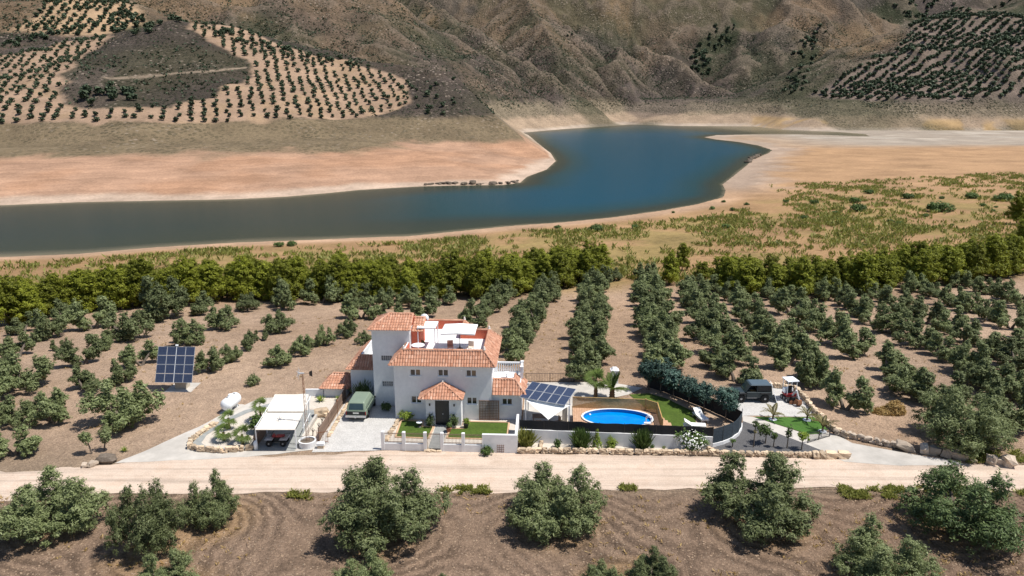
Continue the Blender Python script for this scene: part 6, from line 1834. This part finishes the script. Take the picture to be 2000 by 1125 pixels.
# ------------------------------------------------------------------ palm bed wall, carport, fence
w = thing("palm_bed_wall", (-24, 56, 0), "curved sandstone wall round the palm bed", "stone wall")
bed = [(-21.4, 54.75), (-23.6, 54.3), (-25.6, 54.55), (-26.5, 55.0), (-26.85, 56.1), (-26.6, 57.6), (-26.1, 59.4)]
stone_row(w, bed, .36, 2, .04, STONES, .27)
sheet("palm_bed", [(-21.3, 55.0), (-23.6, 54.6), (-25.4, 54.85), (-26.3, 55.6), (-26.4, 57.4), (-25.7, 59.7), (-24.3, 62.2), (-22.4, 63.9), (-21.0, 62.0), (-21.25, 58)], .10, M_SAND, "pale raised gravel bed with palms", "gravel", .05)
sheet("bed_border", [(-21.25, 54.75), (-23.6, 54.3), (-25.6, 54.6), (-26.6, 55.5), (-26.7, 57.4), (-26.0, 59.9), (-24.6, 62.4), (-22.4, 64.3), (-22.3, 63.6), (-24.1, 61.9), (-25.4, 59.6), (-26.05, 57.3), (-25.9, 55.8), (-25.1, 55.1), (-23.6, 54.85), (-21.25, 55.2)], .125, M_GREYSLAB, "grey border strip inside the palm bed wall", "path")
sheet("carport_floor", [(-21.3, 54.7), (-17.75, 54.6), (-17.9, 62.6), (-21.0, 62.6)], .040, M_GREYSLAB, "grey floor of the carport", "floor")
sheet("cactus_bed", [(-17.3, 56.6), (-16.35, 56.2), (-16.1, 65.6), (-19.3, 65.6), (-18.9, 62.8), (-17.8, 62.6)], .045, M_SAND, "pale gravel strip between carport and brown fence", "gravel", .05)
cp = thing("carport", (-19.4, 57.5, 0), "carport with two off-white canopies on thin white posts", "carport")
M_CANOPY = noise_mat("canvas", (.66, .61, .54), (.74, .70, .63), 4, rough=.9, dirt=.1)
def slab(mb, a, b, c, d, t=.05):
    a, b, c, d = (Vector(q) for q in (a, b, c, d)); n = (b - a).cross(d - a).normalized() * t
    mb._add([a, b, c, d, a - n, b - n, c - n, d - n], [(0, 1, 2, 3), (7, 6, 5, 4), (0, 4, 5, 1), (1, 5, 6, 2), (2, 6, 7, 3), (3, 7, 4, 0)])
mb = MB(); slab(mb, (-20.75, 54.35, 2.02), (-17.55, 54.35, 2.02), (-17.6, 57.15, 2.32), (-20.75, 57.15, 2.32)); mb.build("front_canopy", M_CANOPY, cp, org=cp.location)
mb = MB(); slab(mb, (-20.6, 57.0, 2.42), (-17.55, 57.0, 2.42), (-17.95, 60.2, 2.62), (-20.95, 60.2, 2.62)); mb.build("rear_canopy", M_CANOPY, cp, org=cp.location)
for x, y, z in ((-20.95, 54.95, 2.05), (-17.72, 54.95, 2.05), (-17.7, 57.1, 2.36), (-20.8, 57.1, 2.36), (-18.0, 60.1, 2.55), (-20.9, 60.1, 2.55)): MB().box(x - .04, x + .04, y - .04, y + .04, 0, z).build("post", M_FRAME, cp, org=cp.location)
mb = MB()
for a, b in (((-20.9, 54.95, 1.98), (-17.72, 54.95, 1.98)), ((-17.7, 55.0, 2.0), (-17.75, 60.1, 2.5)), ((-20.9, 55.0, 2.0), (-20.9, 60.1, 2.5)), ((-17.7, 57.0, .9), (-17.9, 60, .9))): mb.bar(a, b, .05, .06)
mb.build("rails", M_FRAME, cp, org=cp.location)
rw = thing("carport_side_wall", (-21.2, 58, 0), "dark brown low wall on the left side of the carport", "wall"); MB().box(-21.3, -21.12, 55.2, 62.4, 0, 1.0).build("wall", M_BROWNWOOD, rw, org=rw.location)
rw = thing("carport_kerb", (-17.65, 59, 0), "pale low kerb wall on the right side of the carport", "wall"); MB().box(-17.70, -17.5, 56.4, 62.4, 0, .42).build("wall", M_CONC, rw, org=rw.location)
bf = thing("board_fence", (-16.15, 56.2, 0), "brown vertical board fence between carport and gravel drive", "fence")
fa, fb_ = Vector((-16.2, 56.3, 0)), Vector((-15.95, 65.3, 0)); nbd = 60
bd = MB().box(-.012, .012, -.07, .07, .08, 1.15).build("board", M_BROWNWOOD, bf)
for k in range(nbd):
    o = bd if k == 0 else bd.copy()
    if k: COL.objects.link(o)
    q = fa + (fb_ - fa) * ((k + .5) / nbd) - Vector(bf.location); o.location = (q.x, q.y, q.z)
mb = MB(); mb.bar(fa + Vector((.03, 0, 1.0)), fb_ + Vector((.03, 0, 1.0)), .04, .06); mb.bar(fa + Vector((.03, 0, .3)), fb_ + Vector((.03, 0, .3)), .04, .06); mb.build("rail", M_BROWNWOOD, bf, org=bf.location)
for t in (0, .33, .66, 1): q = fa + (fb_ - fa) * t; MB().box(q.x - .04, q.x + .04, q.y - .04, q.y + .04, 0, 1.3).build("post", M_BROWNWOOD, bf, org=bf.location)
w = thing("fence_foot_stones", (-15.7, 61, 0), "line of sandstones along the foot of the brown fence", "stone row"); stone_row(w, [(-15.65, 57.0), (-15.45, 65.2)], .32, 1, .05, STONES, .16)
ig = thing("iron_cage_gate", (-16.2, 55.75, 0), "small rusty iron gate at the road end of the brown fence", "gate", .3)
picket_run(ig, 0, .85, .1, 1.15, .12, M_RUST); 
for x in (-.03, .85): MB().box(x, x + .03, -.02, .02, 0, 1.2).build("gate_stile", M_RUST, ig)
lp = thing("garden_lamp_post", (-15.5, 60.2, 0), "thin rusty lamp post beside the brown fence", "lamp post"); MB().tube([(0, 0, 0), (0, 0, 1.9)], .025, 6).build("pole", M_RUST, lp); MB().lathe([(.16, 0), (.13, .05), (.05, .1)], (0, 0, 0), 10).build("foot", M_RUST, lp); MB().lathe([(.04, 1.9), (.08, 1.98), (.03, 2.1)], (0, 0, 0), 8).build("lantern", M_RUST, lp)
pl = thing("round_planter", (-16.95, 55.5, 0), "round white masonry planter at the foot of the wind turbine mast", "planter"); MB().lathe([(.68, 0), (.72, .5), (.72, .55), (.60, .55), (.60, .42)], (0, 0, 0), 24).build("ring", M_WHITE, pl); MB().lathe([(.60, .40), (.60, .44)], (0, 0, 0), 20).build("soil", M_BARK, pl)
bx = thing("white_box", (-15.75, 55.1, 0), "white box on stones beside the round planter", "box"); MB().box(-.3, .3, -.2, .2, .3, .5).build("lid", M_FRAME, bx); MB().box(-.25, .25, -.17, .17, 0, .298).build("body", M_STONE, bx)
gp = thing("white_canister", tuple(at(500, 878)), "white canister at the left front post of the carport", "canister"); MB().lathe([(.0, .0), (.17, .02), (.17, .62), (.1, .72), (.05, .8)], (0, 0, 0), 12).build("body", M_FRAME, gp, smooth=True)
sh = thing("little_shed", (-17.0, 67.1, 0), "little white shed with terracotta hip roof left of the villa", "shed", HOUSE_RZ)
MB().box(-1.05, 1.05, -1.4, 1.4, 0, 1.0).build("wall", M_WHITE, sh)
tile_plane(sh, (-1.4, -1.75, .98), (1.4, -1.75, .98), (.95, .2, 1.85), (-.5, .2, 1.85)); tile_plane(sh, (-1.4, 1.75, .98), (-1.4, -1.75, .98), (-.5, .2, 1.85), (-.5, .25, 1.85)); tile_plane(sh, (1.4, 1.75, .98), (-1.4, 1.75, .98), (-.5, .2, 1.85), (.95, .2, 1.85)); tile_plane(sh, (1.4, -1.75, .98), (1.4, 1.75, .98), (.95, .25, 1.85), (.95, .2, 1.85))
ridge_tiles(sh, (-.5, .2, 1.87), (.95, .2, 1.87)); ridge_tiles(sh, (-1.4, -1.75, .98), (-.5, .2, 1.85), .09)
lw = thing("low_white_wall", (-19.0, 66.0, 0), "low white wall left of the little shed", "wall"); MB().box(-.95, .75, -.1, .1, 0, .72).build("wall", M_WHITE, lw)
sb = thing("cactus_rock", (-17.25, 61.4, 0), "big layered sandstone rock in the gravel strip by the carport", "rock"); link("rock", STONES[2], sb, (0, 0, .3), (0, 0, .3), (1.2, .9, .75)); link("rock", STONES[4], sb, (.5, -.2, .22), (0, 0, 1), (.7, .6, .5))
for i, (x, y, h_) in enumerate(((-16.8, 59.6, .7), (-16.7, 58.2, .8), (-17.0, 57.3, .75))):
    c = thing("dry_stick_plant", (x, y, .04), ("leafless stick plant farthest along the gravel strip", "leafless stick plant in the middle of the gravel strip", "leafless stick plant nearest the road in the gravel strip")[i], "plant")
    mb = MB(); mb.tube([(0, 0, 0), (.05, 0, h_)], [.05, .03], 5); mb.tube([(0.02, 0, h_ * .4), (.2, 0, h_ * .8)], [.03, .02], 5); mb.tube([(0.02, 0, h_ * .5), (-.15, .05, h_ * .9)], [.03, .02], 5); mb.build("stems", M_BARK, c)

# wind turbine on a lattice mast
wtb = thing("wind_turbine", (-16.95, 55.55, .4), "small wind turbine on a thin lattice mast above the carport", "wind turbine")
top = at_y(599, 730, 55.55).z - .4
mb = MB()
for k in range(3): a = k * 2.094; mb.tube([(math.cos(a) * .16, math.sin(a) * .16, 0), (math.cos(a) * .05, math.sin(a) * .05, top)], .014, 5)
nst = int(top / .38)
for k in range(nst):
    z = k * .38; rr = .16 - .11 * z / top
    for j in range(3): a, b = j * 2.094, (j + 1) * 2.094; mb.tube([(math.cos(a) * rr, math.sin(a) * rr, z), (math.cos(b) * rr, math.sin(b) * rr, z + .3)], .008, 4)
mb.build("mast", M_RUST, wtb)
nac = MB().tube([(-.3, 0, top + .05), (.15, 0, top + .05)], [.07, .05], 8).build("nacelle", M_ALU, wtb); MB().tube([(.15, 0, top + .05), (.75, 0, top + .02)], .015, 5).build("tail_boom", M_IRON, nac)
MB()._add([(.55, -.006, top - .15), (.80, -.006, top - .25), (.80, -.006, top + .30), (.55, -.006, top + .18), (.55, .006, top - .15), (.80, .006, top - .25), (.80, .006, top + .30), (.55, .006, top + .18)], [(0, 1, 2, 3), (7, 6, 5, 4), (0, 4, 5, 1), (1, 5, 6, 2), (2, 6, 7, 3), (3, 7, 4, 0)]).build("tail_vane", M_IRON, nac)
for k in range(6):
    a = k * 1.047 + .3; MB().bar((-.33, 0, top + .05), (-.33, math.cos(a) * .48, top + .05 + math.sin(a) * .48), .06, .012, (1, 0, 0)).build("blade", M_ALU, nac)

# ------------------------------------------------------------------ solar tracker, gas tank, straw heap
c0 = at_y(342, 712, 67.6)
tk = thing("solar_tracker", (c0.x + .25, 68.1, 0), "square blue solar tracker of sixteen panels on a post", "solar panel")
rot = Matrix.Rotation(math.radians(-2), 4, 'Z') @ Matrix.Rotation(math.radians(65), 4, 'X')
ar = empty("panel_frame"); ar.parent = tk; ar.matrix_local = Matrix.Translation((c0.x - tk.location.x, c0.y - tk.location.y, c0.z)) @ rot
solar_array(ar, 4, 4, .90, .86, .025)
MB().box(-.012, .012, -1.8, 1.8, .010, .022).build("centre_rail", M_FRAME, ar)
MB().box(-.12, .12, -1.75, 1.75, -.14, -.045).box(-1.8, 1.8, -.1, .1, -.24, -.142).box(-1.8, 1.8, .9, 1.0, -.13, -.04).box(-1.8, 1.8, -1.0, -.9, -.13, -.04).build("back_frame", M_ALU, ar)
MB().box(-.12, .12, 1.82, 1.98, -.05, .06).build("sun_sensor", M_FRAME, ar)
MB().tube([(0, 0, 0), (0, 0, c0.z - .1)], .14, 10).build("column", M_ALU, tk); MB().box(-.55, .55, -.45, .45, 0, .95).build("control_cabinet", M_BEIGE, tk)
MB().box(-1.3, 1.3, -1.2, 1.2, -.1, .05).build("footing", M_CONC, tk)
p0, p1 = Vector((-25.85, 63.6, .80)), Vector((-26.1, 62.05, .80))
gt_ = thing("gas_tank", ((p0.x + p1.x) / 2, (p0.y + p1.y) / 2, 0), "white capsule-shaped gas tank on short legs on bare ground", "gas tank", math.atan2(p1.y - p0.y, p1.x - p0.x))
L2 = (p1 - p0).length / 2 + .12; R2 = .55
prof = [(.01, -L2 - .30)] + [(R2 * math.sin(t), -L2 + .1 - .40 * math.cos(t)) for t in np.linspace(.2, 1.5708, 6)] + [(R2 * math.sin(t), L2 - .1 + .40 * math.cos(t)) for t in np.linspace(1.5708, .2, 6)] + [(.01, L2 + .30)]
MB().lathe(prof, (0, 0, .82), 20, 'x').build("shell", M_FRAME, gt_, smooth=True)
MB().lathe([(.2, 0), (.2, .12), (.16, .17)], (0, 0, 1.36), 12).build("valve_cover", M_FRAME, gt_); MB().lathe([(.06, 0), (.06, .08)], (.55, 0, 1.36), 8).build("gauge", M_IRON, gt_); MB().lathe([(.06, 0), (.06, .08)], (-.5, .1, 1.36), 8).build("gauge", M_IRON, gt_)
for x in (-.5, .5): MB().box(x - .06, x + .06, -.32, .32, 0, .38).build("saddle", M_FRAME, gt_)
MB().box(-1.2, 1.2, -.6, .6, -.05, .03).build("pad", M_CONC, gt_)
hp_ = hit(1747, 806)
r = np.random.default_rng(8); n = 2600
d = r.normal(size=(n, 3)); d[:, 2] = np.abs(d[:, 2]); d /= np.linalg.norm(d, axis=1, keepdims=True)
C = d * np.array([.95, .8, 1.15]) * r.uniform(.7, 1.05, (n, 1)); C[n // 2:, 0] = C[n // 2:, 0] * 1.6 - .6; C[n // 2:, 2] *= .45
v, f = leaf_quads(C, d + r.normal(size=(n, 3)) * .5, np.full(n, .035), r.uniform(.12, .28, n), r)
tag(link("straw_heap", np_mesh("straw_heap", v, f, M_STRAW, False, {"tone": ('FLOAT', 'POINT', np.repeat(r.uniform(0, 1, n), 4))}), None, hp_), "heap of golden brown straw on the bare soil", "straw heap")

# ------------------------------------------------------------------ vehicles
M_TYRE = noise_mat("tyre", (.012, .012, .013), (.028, .027, .026), 12, rough=.9)
M_RIM = noise_mat("rim", (.30, .30, .31), (.42, .42, .43), 8, rough=.45, metallic=.5)
def paint(name, c, rough=.45): return noise_mat(name, tuple(q * .9 for q in c), c, 3, rough=rough, spec=.5, dirt=.15)
M_SAGE = paint("sage_paint", (.215, .275, .205)); M_SLATE = paint("slate_paint", (.022, .036, .044)); M_SLATETOP = paint("slate_roof", (.075, .115, .150), .6)
M_RED = paint("red_paint", (.32, .025, .030)); M_SILVER = paint("silver_paint", (.45, .45, .47)); M_BLACKP = noise_mat("black_plastic", (.012, .012, .013), (.030, .030, .032), 8, rough=.6)
M_AUTO = noise_mat("car_glass", (.020, .040, .045), (.035, .060, .065), 2, rough=.06, spec=.7); M_TAIL = noise_mat("tail_light", (.25, .012, .012), (.34, .02, .02), 5, rough=.3); M_CHROME = noise_mat("chrome_bumper", (.50, .50, .50), (.62, .62, .62), 6, rough=.3, metallic=.6)
M_PLATE = noise_mat("number_plate", (.66, .66, .60), (.74, .74, .68), 6)
def wheel(parent, x, y, r_, w_, axis='x'):
    t = MB().lathe([(r_ * .62, -w_ / 2), (r_ * .93, -w_ / 2), (r_, -w_ * .3), (r_, w_ * .3), (r_ * .93, w_ / 2), (r_ * .62, w_ / 2)], (0, 0, 0), 18, axis).build("wheel", M_TYRE, parent)
    t.location = (x, y, r_)
    MB().lathe([(r_ * .2, -w_ * .52), (r_ * .6, -w_ * .40), (r_ * .62, w_ * .40), (r_ * .2, w_ * .52)], (0, 0, 0), 14, axis).build("rim", M_RIM, t)
def loft(sections, mat, name, parent, smooth=False, bevel=0.0):
    """body skin through cross-sections: (y, half_width_bottom, half_width_top, z_bottom, z_top)"""
    mb = MB(); vs = []; fs = []
    for (y, wb, wt, zb, zt) in sections:
        zm = zb + (zt - zb) * .55
        vs += [(-wb * .94, y, zb), (-wb, y, zb + (zt - zb) * .2), (-wb, y, zm), (-wt, y, zt - .03), (-wt * .9, y, zt), (wt * .9, y, zt), (wt, y, zt - .03), (wb, y, zm), (wb, y, zb + (zt - zb) * .2), (wb * .94, y, zb)]
    m = 10
    for i in range(len(sections) - 1):
        for k in range(m): fs.append((i * m + k, i * m + (k + 1) % m, (i + 1) * m + (k + 1) % m, (i + 1) * m + k))
    fs += [tuple(range(m)), tuple(range((len(sections) - 1) * m, len(sections) * m))]
    mb._add(vs, fs); return mb.build(name, mat, parent, smooth=smooth)
# sage green estate 4x4, tail towards the camera (local +y = forward)
car = thing("estate_car", (-13.78, 62.4, .02), "sage green estate off-roader parked on the gravel, tail towards the road", "car", math.radians(-3))
loft([(-2.15, .80, .80, .42, .88), (-2.1, .88, .87, .38, .98), (-1.2, .90, .88, .36, .98), (1.0, .90, .88, .36, .98), (1.25, .90, .87, .36, .97), (2.05, .86, .82, .38, .90), (2.15, .80, .74, .42, .82)], M_SAGE, "body", car)
loft([(-2.06, .84, .80, .95, 1.02), (-1.86, .84, .70, .95, 1.62), (-1.7, .85, .70, .95, 1.70), (-.2, .85, .70, .95, 1.74), (.55, .85, .69, .95, 1.70), (1.15, .84, .78, .95, 1.0)], M_SAGE, "cabin", car)
MB()._add([(-.66, -2.062, 1.06), (.66, -2.062, 1.06), (.60, -1.905, 1.57), (-.60, -1.905, 1.57), (-.66, -2.03, 1.06), (.66, -2.03, 1.06), (.60, -1.87, 1.57), (-.60, -1.87, 1.57)], [(0, 1, 2, 3), (0, 4, 5, 1), (1, 5, 6, 2), (2, 6, 7, 3), (3, 7, 4, 0)]).build("rear_window", M_AUTO, car)
MB()._add([(-.70, 1.13, 1.04), (.70, 1.13, 1.04), (.60, .62, 1.66), (-.60, .62, 1.66), (-.70, 1.08, 1.04), (.70, 1.08, 1.04), (.60, .57, 1.66), (-.60, .57, 1.66)], [(0, 1, 2, 3), (0, 4, 5, 1), (1, 5, 6, 2), (2, 6, 7, 3), (3, 7, 4, 0)]).build("windscreen", M_AUTO, car)
for s_ in (-1, 1):
    for (a, b, c, d) in ((-1.78, -1.05, -1.66, -1.05), (-.97, -.12, -.97, -.12), (-.04, .92, -.04, .50)):
        MB()._add([(s_ * .862, a, 1.06), (s_ * .862, b, 1.06), (s_ * .745, d, 1.56), (s_ * .745, c, 1.56), (s_ * .84, a, 1.06), (s_ * .84, b, 1.06), (s_ * .72, d, 1.56), (s_ * .72, c, 1.56)], [(0, 1, 2, 3), (0, 4, 5, 1), (1, 5, 6, 2), (2, 6, 7, 3), (3, 7, 4, 0)]).build("side_window", M_AUTO, car)
    MB().box(s_ * .87 - .03, s_ * .87 + .03, -2.2, -2.1, .62, .9).build("tail_light", M_TAIL, car); MB().box(s_ * .99 - .07, s_ * .99 + .07, .85, .97, 1.0, 1.15).build("mirror", M_BLACKP, car)
    for y in (-1.3, 1.35): wheel(car, s_ * .80, y, .36, .24)
MB().box(-.82, .82, -2.175, -2.12, .62, .93).build("tail_panel", M_BLACKP, car); MB().box(-.92, .92, -2.33, -2.18, .42, .56).build("rear_bumper", M_CHROME, car)
MB().box(-.26, .26, -2.195, -2.177, .72, .84).build("number_plate", M_PLATE, car); MB().box(-.05, .05, -2.48, -2.332, .42, .5).build("tow_ball", M_CHROME, car); MB().box(-.9, .9, 2.14, 2.3, .42, .6).build("front_bumper", M_BLACKP, car)
# dark open-sided off-roader, nose to the left
of = thing("off_roader", (22.75, 65.1, .02), "dark slate open-sided off-roader parked before the olive rows", "off-roader", math.radians(90))
loft([(-1.85, .72, .70, .50, 1.0), (-1.8, .76, .75, .45, 1.05), (.55, .76, .75, .45, 1.05), (.62, .70, .66, .5, 1.02), (1.55, .66, .58, .52, .98), (1.62, .62, .56, .58, .94)], M_SLATE, "body", of)
MB().box(-.70, .70, -1.75, .25, 1.70, 1.80, taper=(.07, .1)).build("roof", M_SLATETOP, of)
mb = MB()
for s_ in (-.68, .68): mb.bar((s_, .72, 1.03), (s_ * .97, .25, 1.72), .06); mb.bar((s_, -.42, 1.05), (s_ * .98, -.42, 1.72), .06); mb.bar((s_, -1.78, 1.05), (s_ * .98, -1.68, 1.72), .07)
mb.build("pillars", M_SLATE, of)
MB()._add([(-.64, .735, 1.06), (.64, .735, 1.06), (.62, .30, 1.68), (-.62, .30, 1.68), (-.64, .71, 1.06), (.64, .71, 1.06), (.62, .27, 1.68), (-.62, .27, 1.68)], [(0, 1, 2, 3), (0, 4, 5, 1), (1, 5, 6, 2), (2, 6, 7, 3), (3, 7, 4, 0)]).build("windscreen", M_AUTO, of)
MB().box(-.70, .70, -1.74, -.48, 1.12, 1.66).build("rear_canvas", M_BLACKP, of)
for x in (-.35, .35): c = MB().box(x - .22, x + .22, -.32, .15, .95, 1.08).build("seat", M_STRAW if x < 0 else M_BLACKP, of); MB().box(x - .22, x + .22, -.42, -.33, .95, 1.5).build("seat_back", M_BLACKP, c)
for s_ in (-1, 1):
    for y in (-1.15, 1.1): wheel(of, s_ * .74, y, .42, .26); MB().box(s_ * .80 - .12, s_ * .80 + .12, y - .52, y + .52, .90, .96, taper=(0, .12)).build("wheel_arch", M_BLACKP, of)
    MB().lathe([(.09, 0), (.09, .04)], (s_ * .42, 1.62, .80), 10, 'y').build("headlight", M_CHROME, of); MB().box(s_ * .72 - .02, s_ * .72 + .02, -.42, .55, .44, .5).build("side_step", M_RIM, of)
MB().box(-.75, .75, 1.68, 1.82, .5, .66).build("front_bumper", M_BLACKP, of); MB().box(-.2, .2, 1.60, 1.68, .66, .86).build("winch", M_BLACKP, of)
lb = thing("leaning_board", (24.95, 65.3, 0), "tall white-edged board leaning at the tail of the off-roader", "board")
MB()._add([(.06, -1.15, .02), (.10, -1.15, .02), (.62, 1.0, .02), (.58, 1.0, .02), (-.32, -.55, 1.55), (-.28, -.55, 1.55), (-.02, .75, 1.55), (-.06, .75, 1.55)], [(0, 3, 2, 1), (4, 5, 6, 7), (0, 1, 5, 4), (1, 2, 6, 5), (2, 3, 7, 6), (3, 0, 4, 7)]).build("panel", M_FRAME, lb)
# compact excavator with canopy
ex = thing("mini_excavator", (26.55, 65.0, .02), "compact red and white excavator with canopy beside the stone wall", "excavator", math.radians(8))
for s_ in (-1, 1):
    mb = MB(); mb.side_prism([(-.75, .12), (-.62, 0), (.62, 0), (.75, .12), (.75, .28), (.62, .40), (-.62, .40), (-.75, .28)], s_ * .5 - .13, s_ * .5 + .13); t = mb.build("track", M_TYRE, ex)
    for y in (-.5, 0, .5): MB().lathe([(.13, -.14), (.13, .14)], (s_ * .5, y, .2), 10, 'x').build("roller", M_RIM, t)
MB().box(-.34, .34, -.45, .45, .18, .42).build("undercarriage", M_BLACKP, ex); MB().box(-.48, .48, -.25, .75, .43, .62).build("turntable", M_RED, ex); MB().box(-.46, .46, .28, .78, .622, 1.05, taper=(.04, .05)).build("engine_cover", M_FRAME, ex); MB().box(-.46, .46, -.27, -.05, .622, .75).build("front_cowl", M_RED, ex)
st = MB().box(-.22, .22, -.02, .25, .622, .86).build("seat", M_BLACKP, ex); MB().box(-.22, .22, .18, .27, .86, 1.35).build("seat_back", M_BLACKP, st)
for x in (-.45, .45):
    for y in (-.2, .68): MB().box(x - .022, x + .022, y - .022, y + .022, .63, 1.98).build("canopy_post", M_FRAME, ex)
MB().box(-.55, .55, -.4, .85, 1.98, 2.05).build("canopy", M_FRAME, ex)
for x in (-.18, .18): MB().tube([(x, -.12, .75), (x, -.16, 1.1)], .015, 5).build("lever", M_BLACKP, ex)
mb = MB(); mb.bar((.0, -.35, .62), (.05, -.95, 1.35), .13, .16); bo = mb.build("boom", M_SILVER, ex); MB().bar((.05, -.95, 1.32), (.08, -1.45, .62), .10, .13).build("dipper", M_SILVER, bo); MB().side_prism([(-1.30, .62), (-1.62, .60), (-1.72, .30), (-1.50, .05), (-1.28, .12), (-1.45, .32)], -.12, .28).build("bucket", M_RUST, bo)
MB().box(-.62, .62, -1.08, -1.02, .05, .36).build("dozer_blade", M_RUST, ex); MB().bar((-.3, -.45, .25), (-.3, -1.03, .2), .07).bar((.3, -.45, .25), (.3, -1.03, .2), .07).build("blade_arms", M_RUST, ex)
# quad bike under the carport
qb = thing("quad_bike", (-19.5, 55.75, .04), "dark red and silver quad bike under the carport", "quad bike", math.radians(90))
for s_ in (-1, 1):
    for y in (-.58, .58): wheel(qb, s_ * .42, y, .27, .24)
MB().box(-.16, .16, -.7, .7, .28, .62, taper=(.03, .1)).build("chassis", M_BLACKP, qb)
for y in (-.6, .6): MB().box(-.55, .55, y - .34, y + .34, .60, .68, taper=(.08, .14)).build("fender", M_SILVER, qb)
MB().box(-.17, .17, -.62, .10, .70, .84, taper=(.03, .06)).build("seat", M_RED, qb); MB().box(-.15, .15, .12, .42, .69, .92, taper=(.05, .08)).build("fuel_tank", M_RED, qb)
hb = MB().tube([(-.42, .30, 1.08), (-.15, .38, 1.02), (.15, .38, 1.02), (.42, .30, 1.08)], .018, 6).build("handlebar", M_BLACKP, qb); MB().tube([(0, .5, .65), (0, .38, 1.02)], .03, 6).build("steering_column", M_BLACKP, hb)
for y0, y1 in ((-.95, -.5), (.5, .92)): 
    mb = MB()
    for k in range(5): x = -.36 + k * .18; mb.tube([(x, y0, .80), (x, y1, .80)], .012, 5)
    mb.tube([(-.38, y0, .80), (.38, y0, .80)], .014, 5); mb.tube([(-.38, y1, .80), (.38, y1, .80)], .014, 5); mb.build("luggage_rack", M_IRON, qb)
MB().box(-.14, .14, .88, .95, .5, .62).build("headlamp", M_CHROME, qb)
# gate across the ramp
rg_ = thing("ramp_gate", (24.72, 55.98, .02), "black iron gate standing across the concrete ramp", "gate", math.atan2(57.2 - 55.98, 27.05 - 24.72))
railing(rg_, math.hypot(57.2 - 55.98, 27.05 - 24.72), .85, .13)

# ------------------------------------------------------------------ grass verge, clods of soil
rv = np.random.default_rng(90)
P_ = []
for (u0, u1, v0, v1, n) in ((545, 605, 962, 976, 260), (885, 950, 952, 964, 240), (1200, 1235, 950, 958, 60), (1590, 1760, 952, 974, 700), (1760, 2000, 950, 970, 300), (1355, 1420, 950, 962, 80), (1880, 2000, 880, 905, 260), (850, 900, 955, 962, 40)):
    for _ in range(n): q = at(rv.uniform(u0, u1), rv.uniform(v0, v1)); P_.append((q.x, q.y, 0.0))
P_ = np.array(P_); P_ = P_[fbm(P_[:, 0], P_[:, 1], .9, 3, 44) > .5] + np.stack([rv.normal(0, .3, 1), rv.normal(0, .1, 1), [0]], 1)
v, f, t = tufts(P_, .26, .2, rv, 8, .6)
tag(link("verge_grass", np_mesh("verge_grass", v, f, M_REED, False, {"tone": ('FLOAT', 'POINT', t)})), "tufts of yellow-green grass along the road edges", "grass", kind="stuff")
n = 16000
cx = rv.uniform(-60, 60, n); cy = np.where(rv.random(n) < .55, rv.uniform(36, 47.3, n), rv.uniform(55.5, 95, n))
ok = (cy < 47.4) | ((cx < -29.5) & (cy > 55.5)) | ((cy > 71) & (np.abs(cx) < 60)) | ((cx > 29.5) & (cy > 56))
cx, cy = cx[ok], cy[ok]; n = len(cx)
octv = np.array([(1, 0, 0), (0, 1, 0), (-1, 0, 0), (0, -1, 0), (0, 0, .8), (0, 0, -.8)]); octf = np.array([(0, 1, 4), (1, 2, 4), (2, 3, 4), (3, 0, 4)])
sz = rv.uniform(.03, .085, n) ; V = octv[None] * sz[:, None, None] * rv.uniform(.7, 1.3, (n, 6, 1)); V += np.stack([cx, cy, gz(cx, cy) + sz * .2], 1)[:, None]
F = (octf[None] + (np.arange(n) * 6)[:, None, None]).reshape(-1, 3)
M_CLOD = noise_mat("soil_clods", (.19, .130, .088), (.34, .245, .17), .9, 4, rough=.95)
tag(link("soil_clods", np_mesh("soil_clods", V.reshape(-1, 3), F, M_CLOD)), "scattered clods and pebbles on the ploughed soil", "clods", kind="stuff")

n = 5200
cx = rv.uniform(-75, 75, n); cy = np.where(rv.random(n) < .3, rv.uniform(37, 47.6, n), rv.uniform(55.5, 125, n))
ok = (cy < 47.6) | ((cx < -29.5) & (cy > 55.5)) | (cy > 70.5) | ((cx > 30) & (cy > 56))
ok &= fbm(cx, cy, 7, 3, 55) > .5
cx, cy = cx[ok], cy[ok]
v, f, t = tufts(np.stack([cx, cy, gz(cx, cy)], 1), .17, .16, rv, 6, .9)
tag(link("dry_weeds", np_mesh("dry_weeds", v, f, M_STRAW, False, {"tone": ('FLOAT', 'POINT', t)})), "dry straw-coloured weeds dotted over the grove soil", "weeds", kind="stuff")
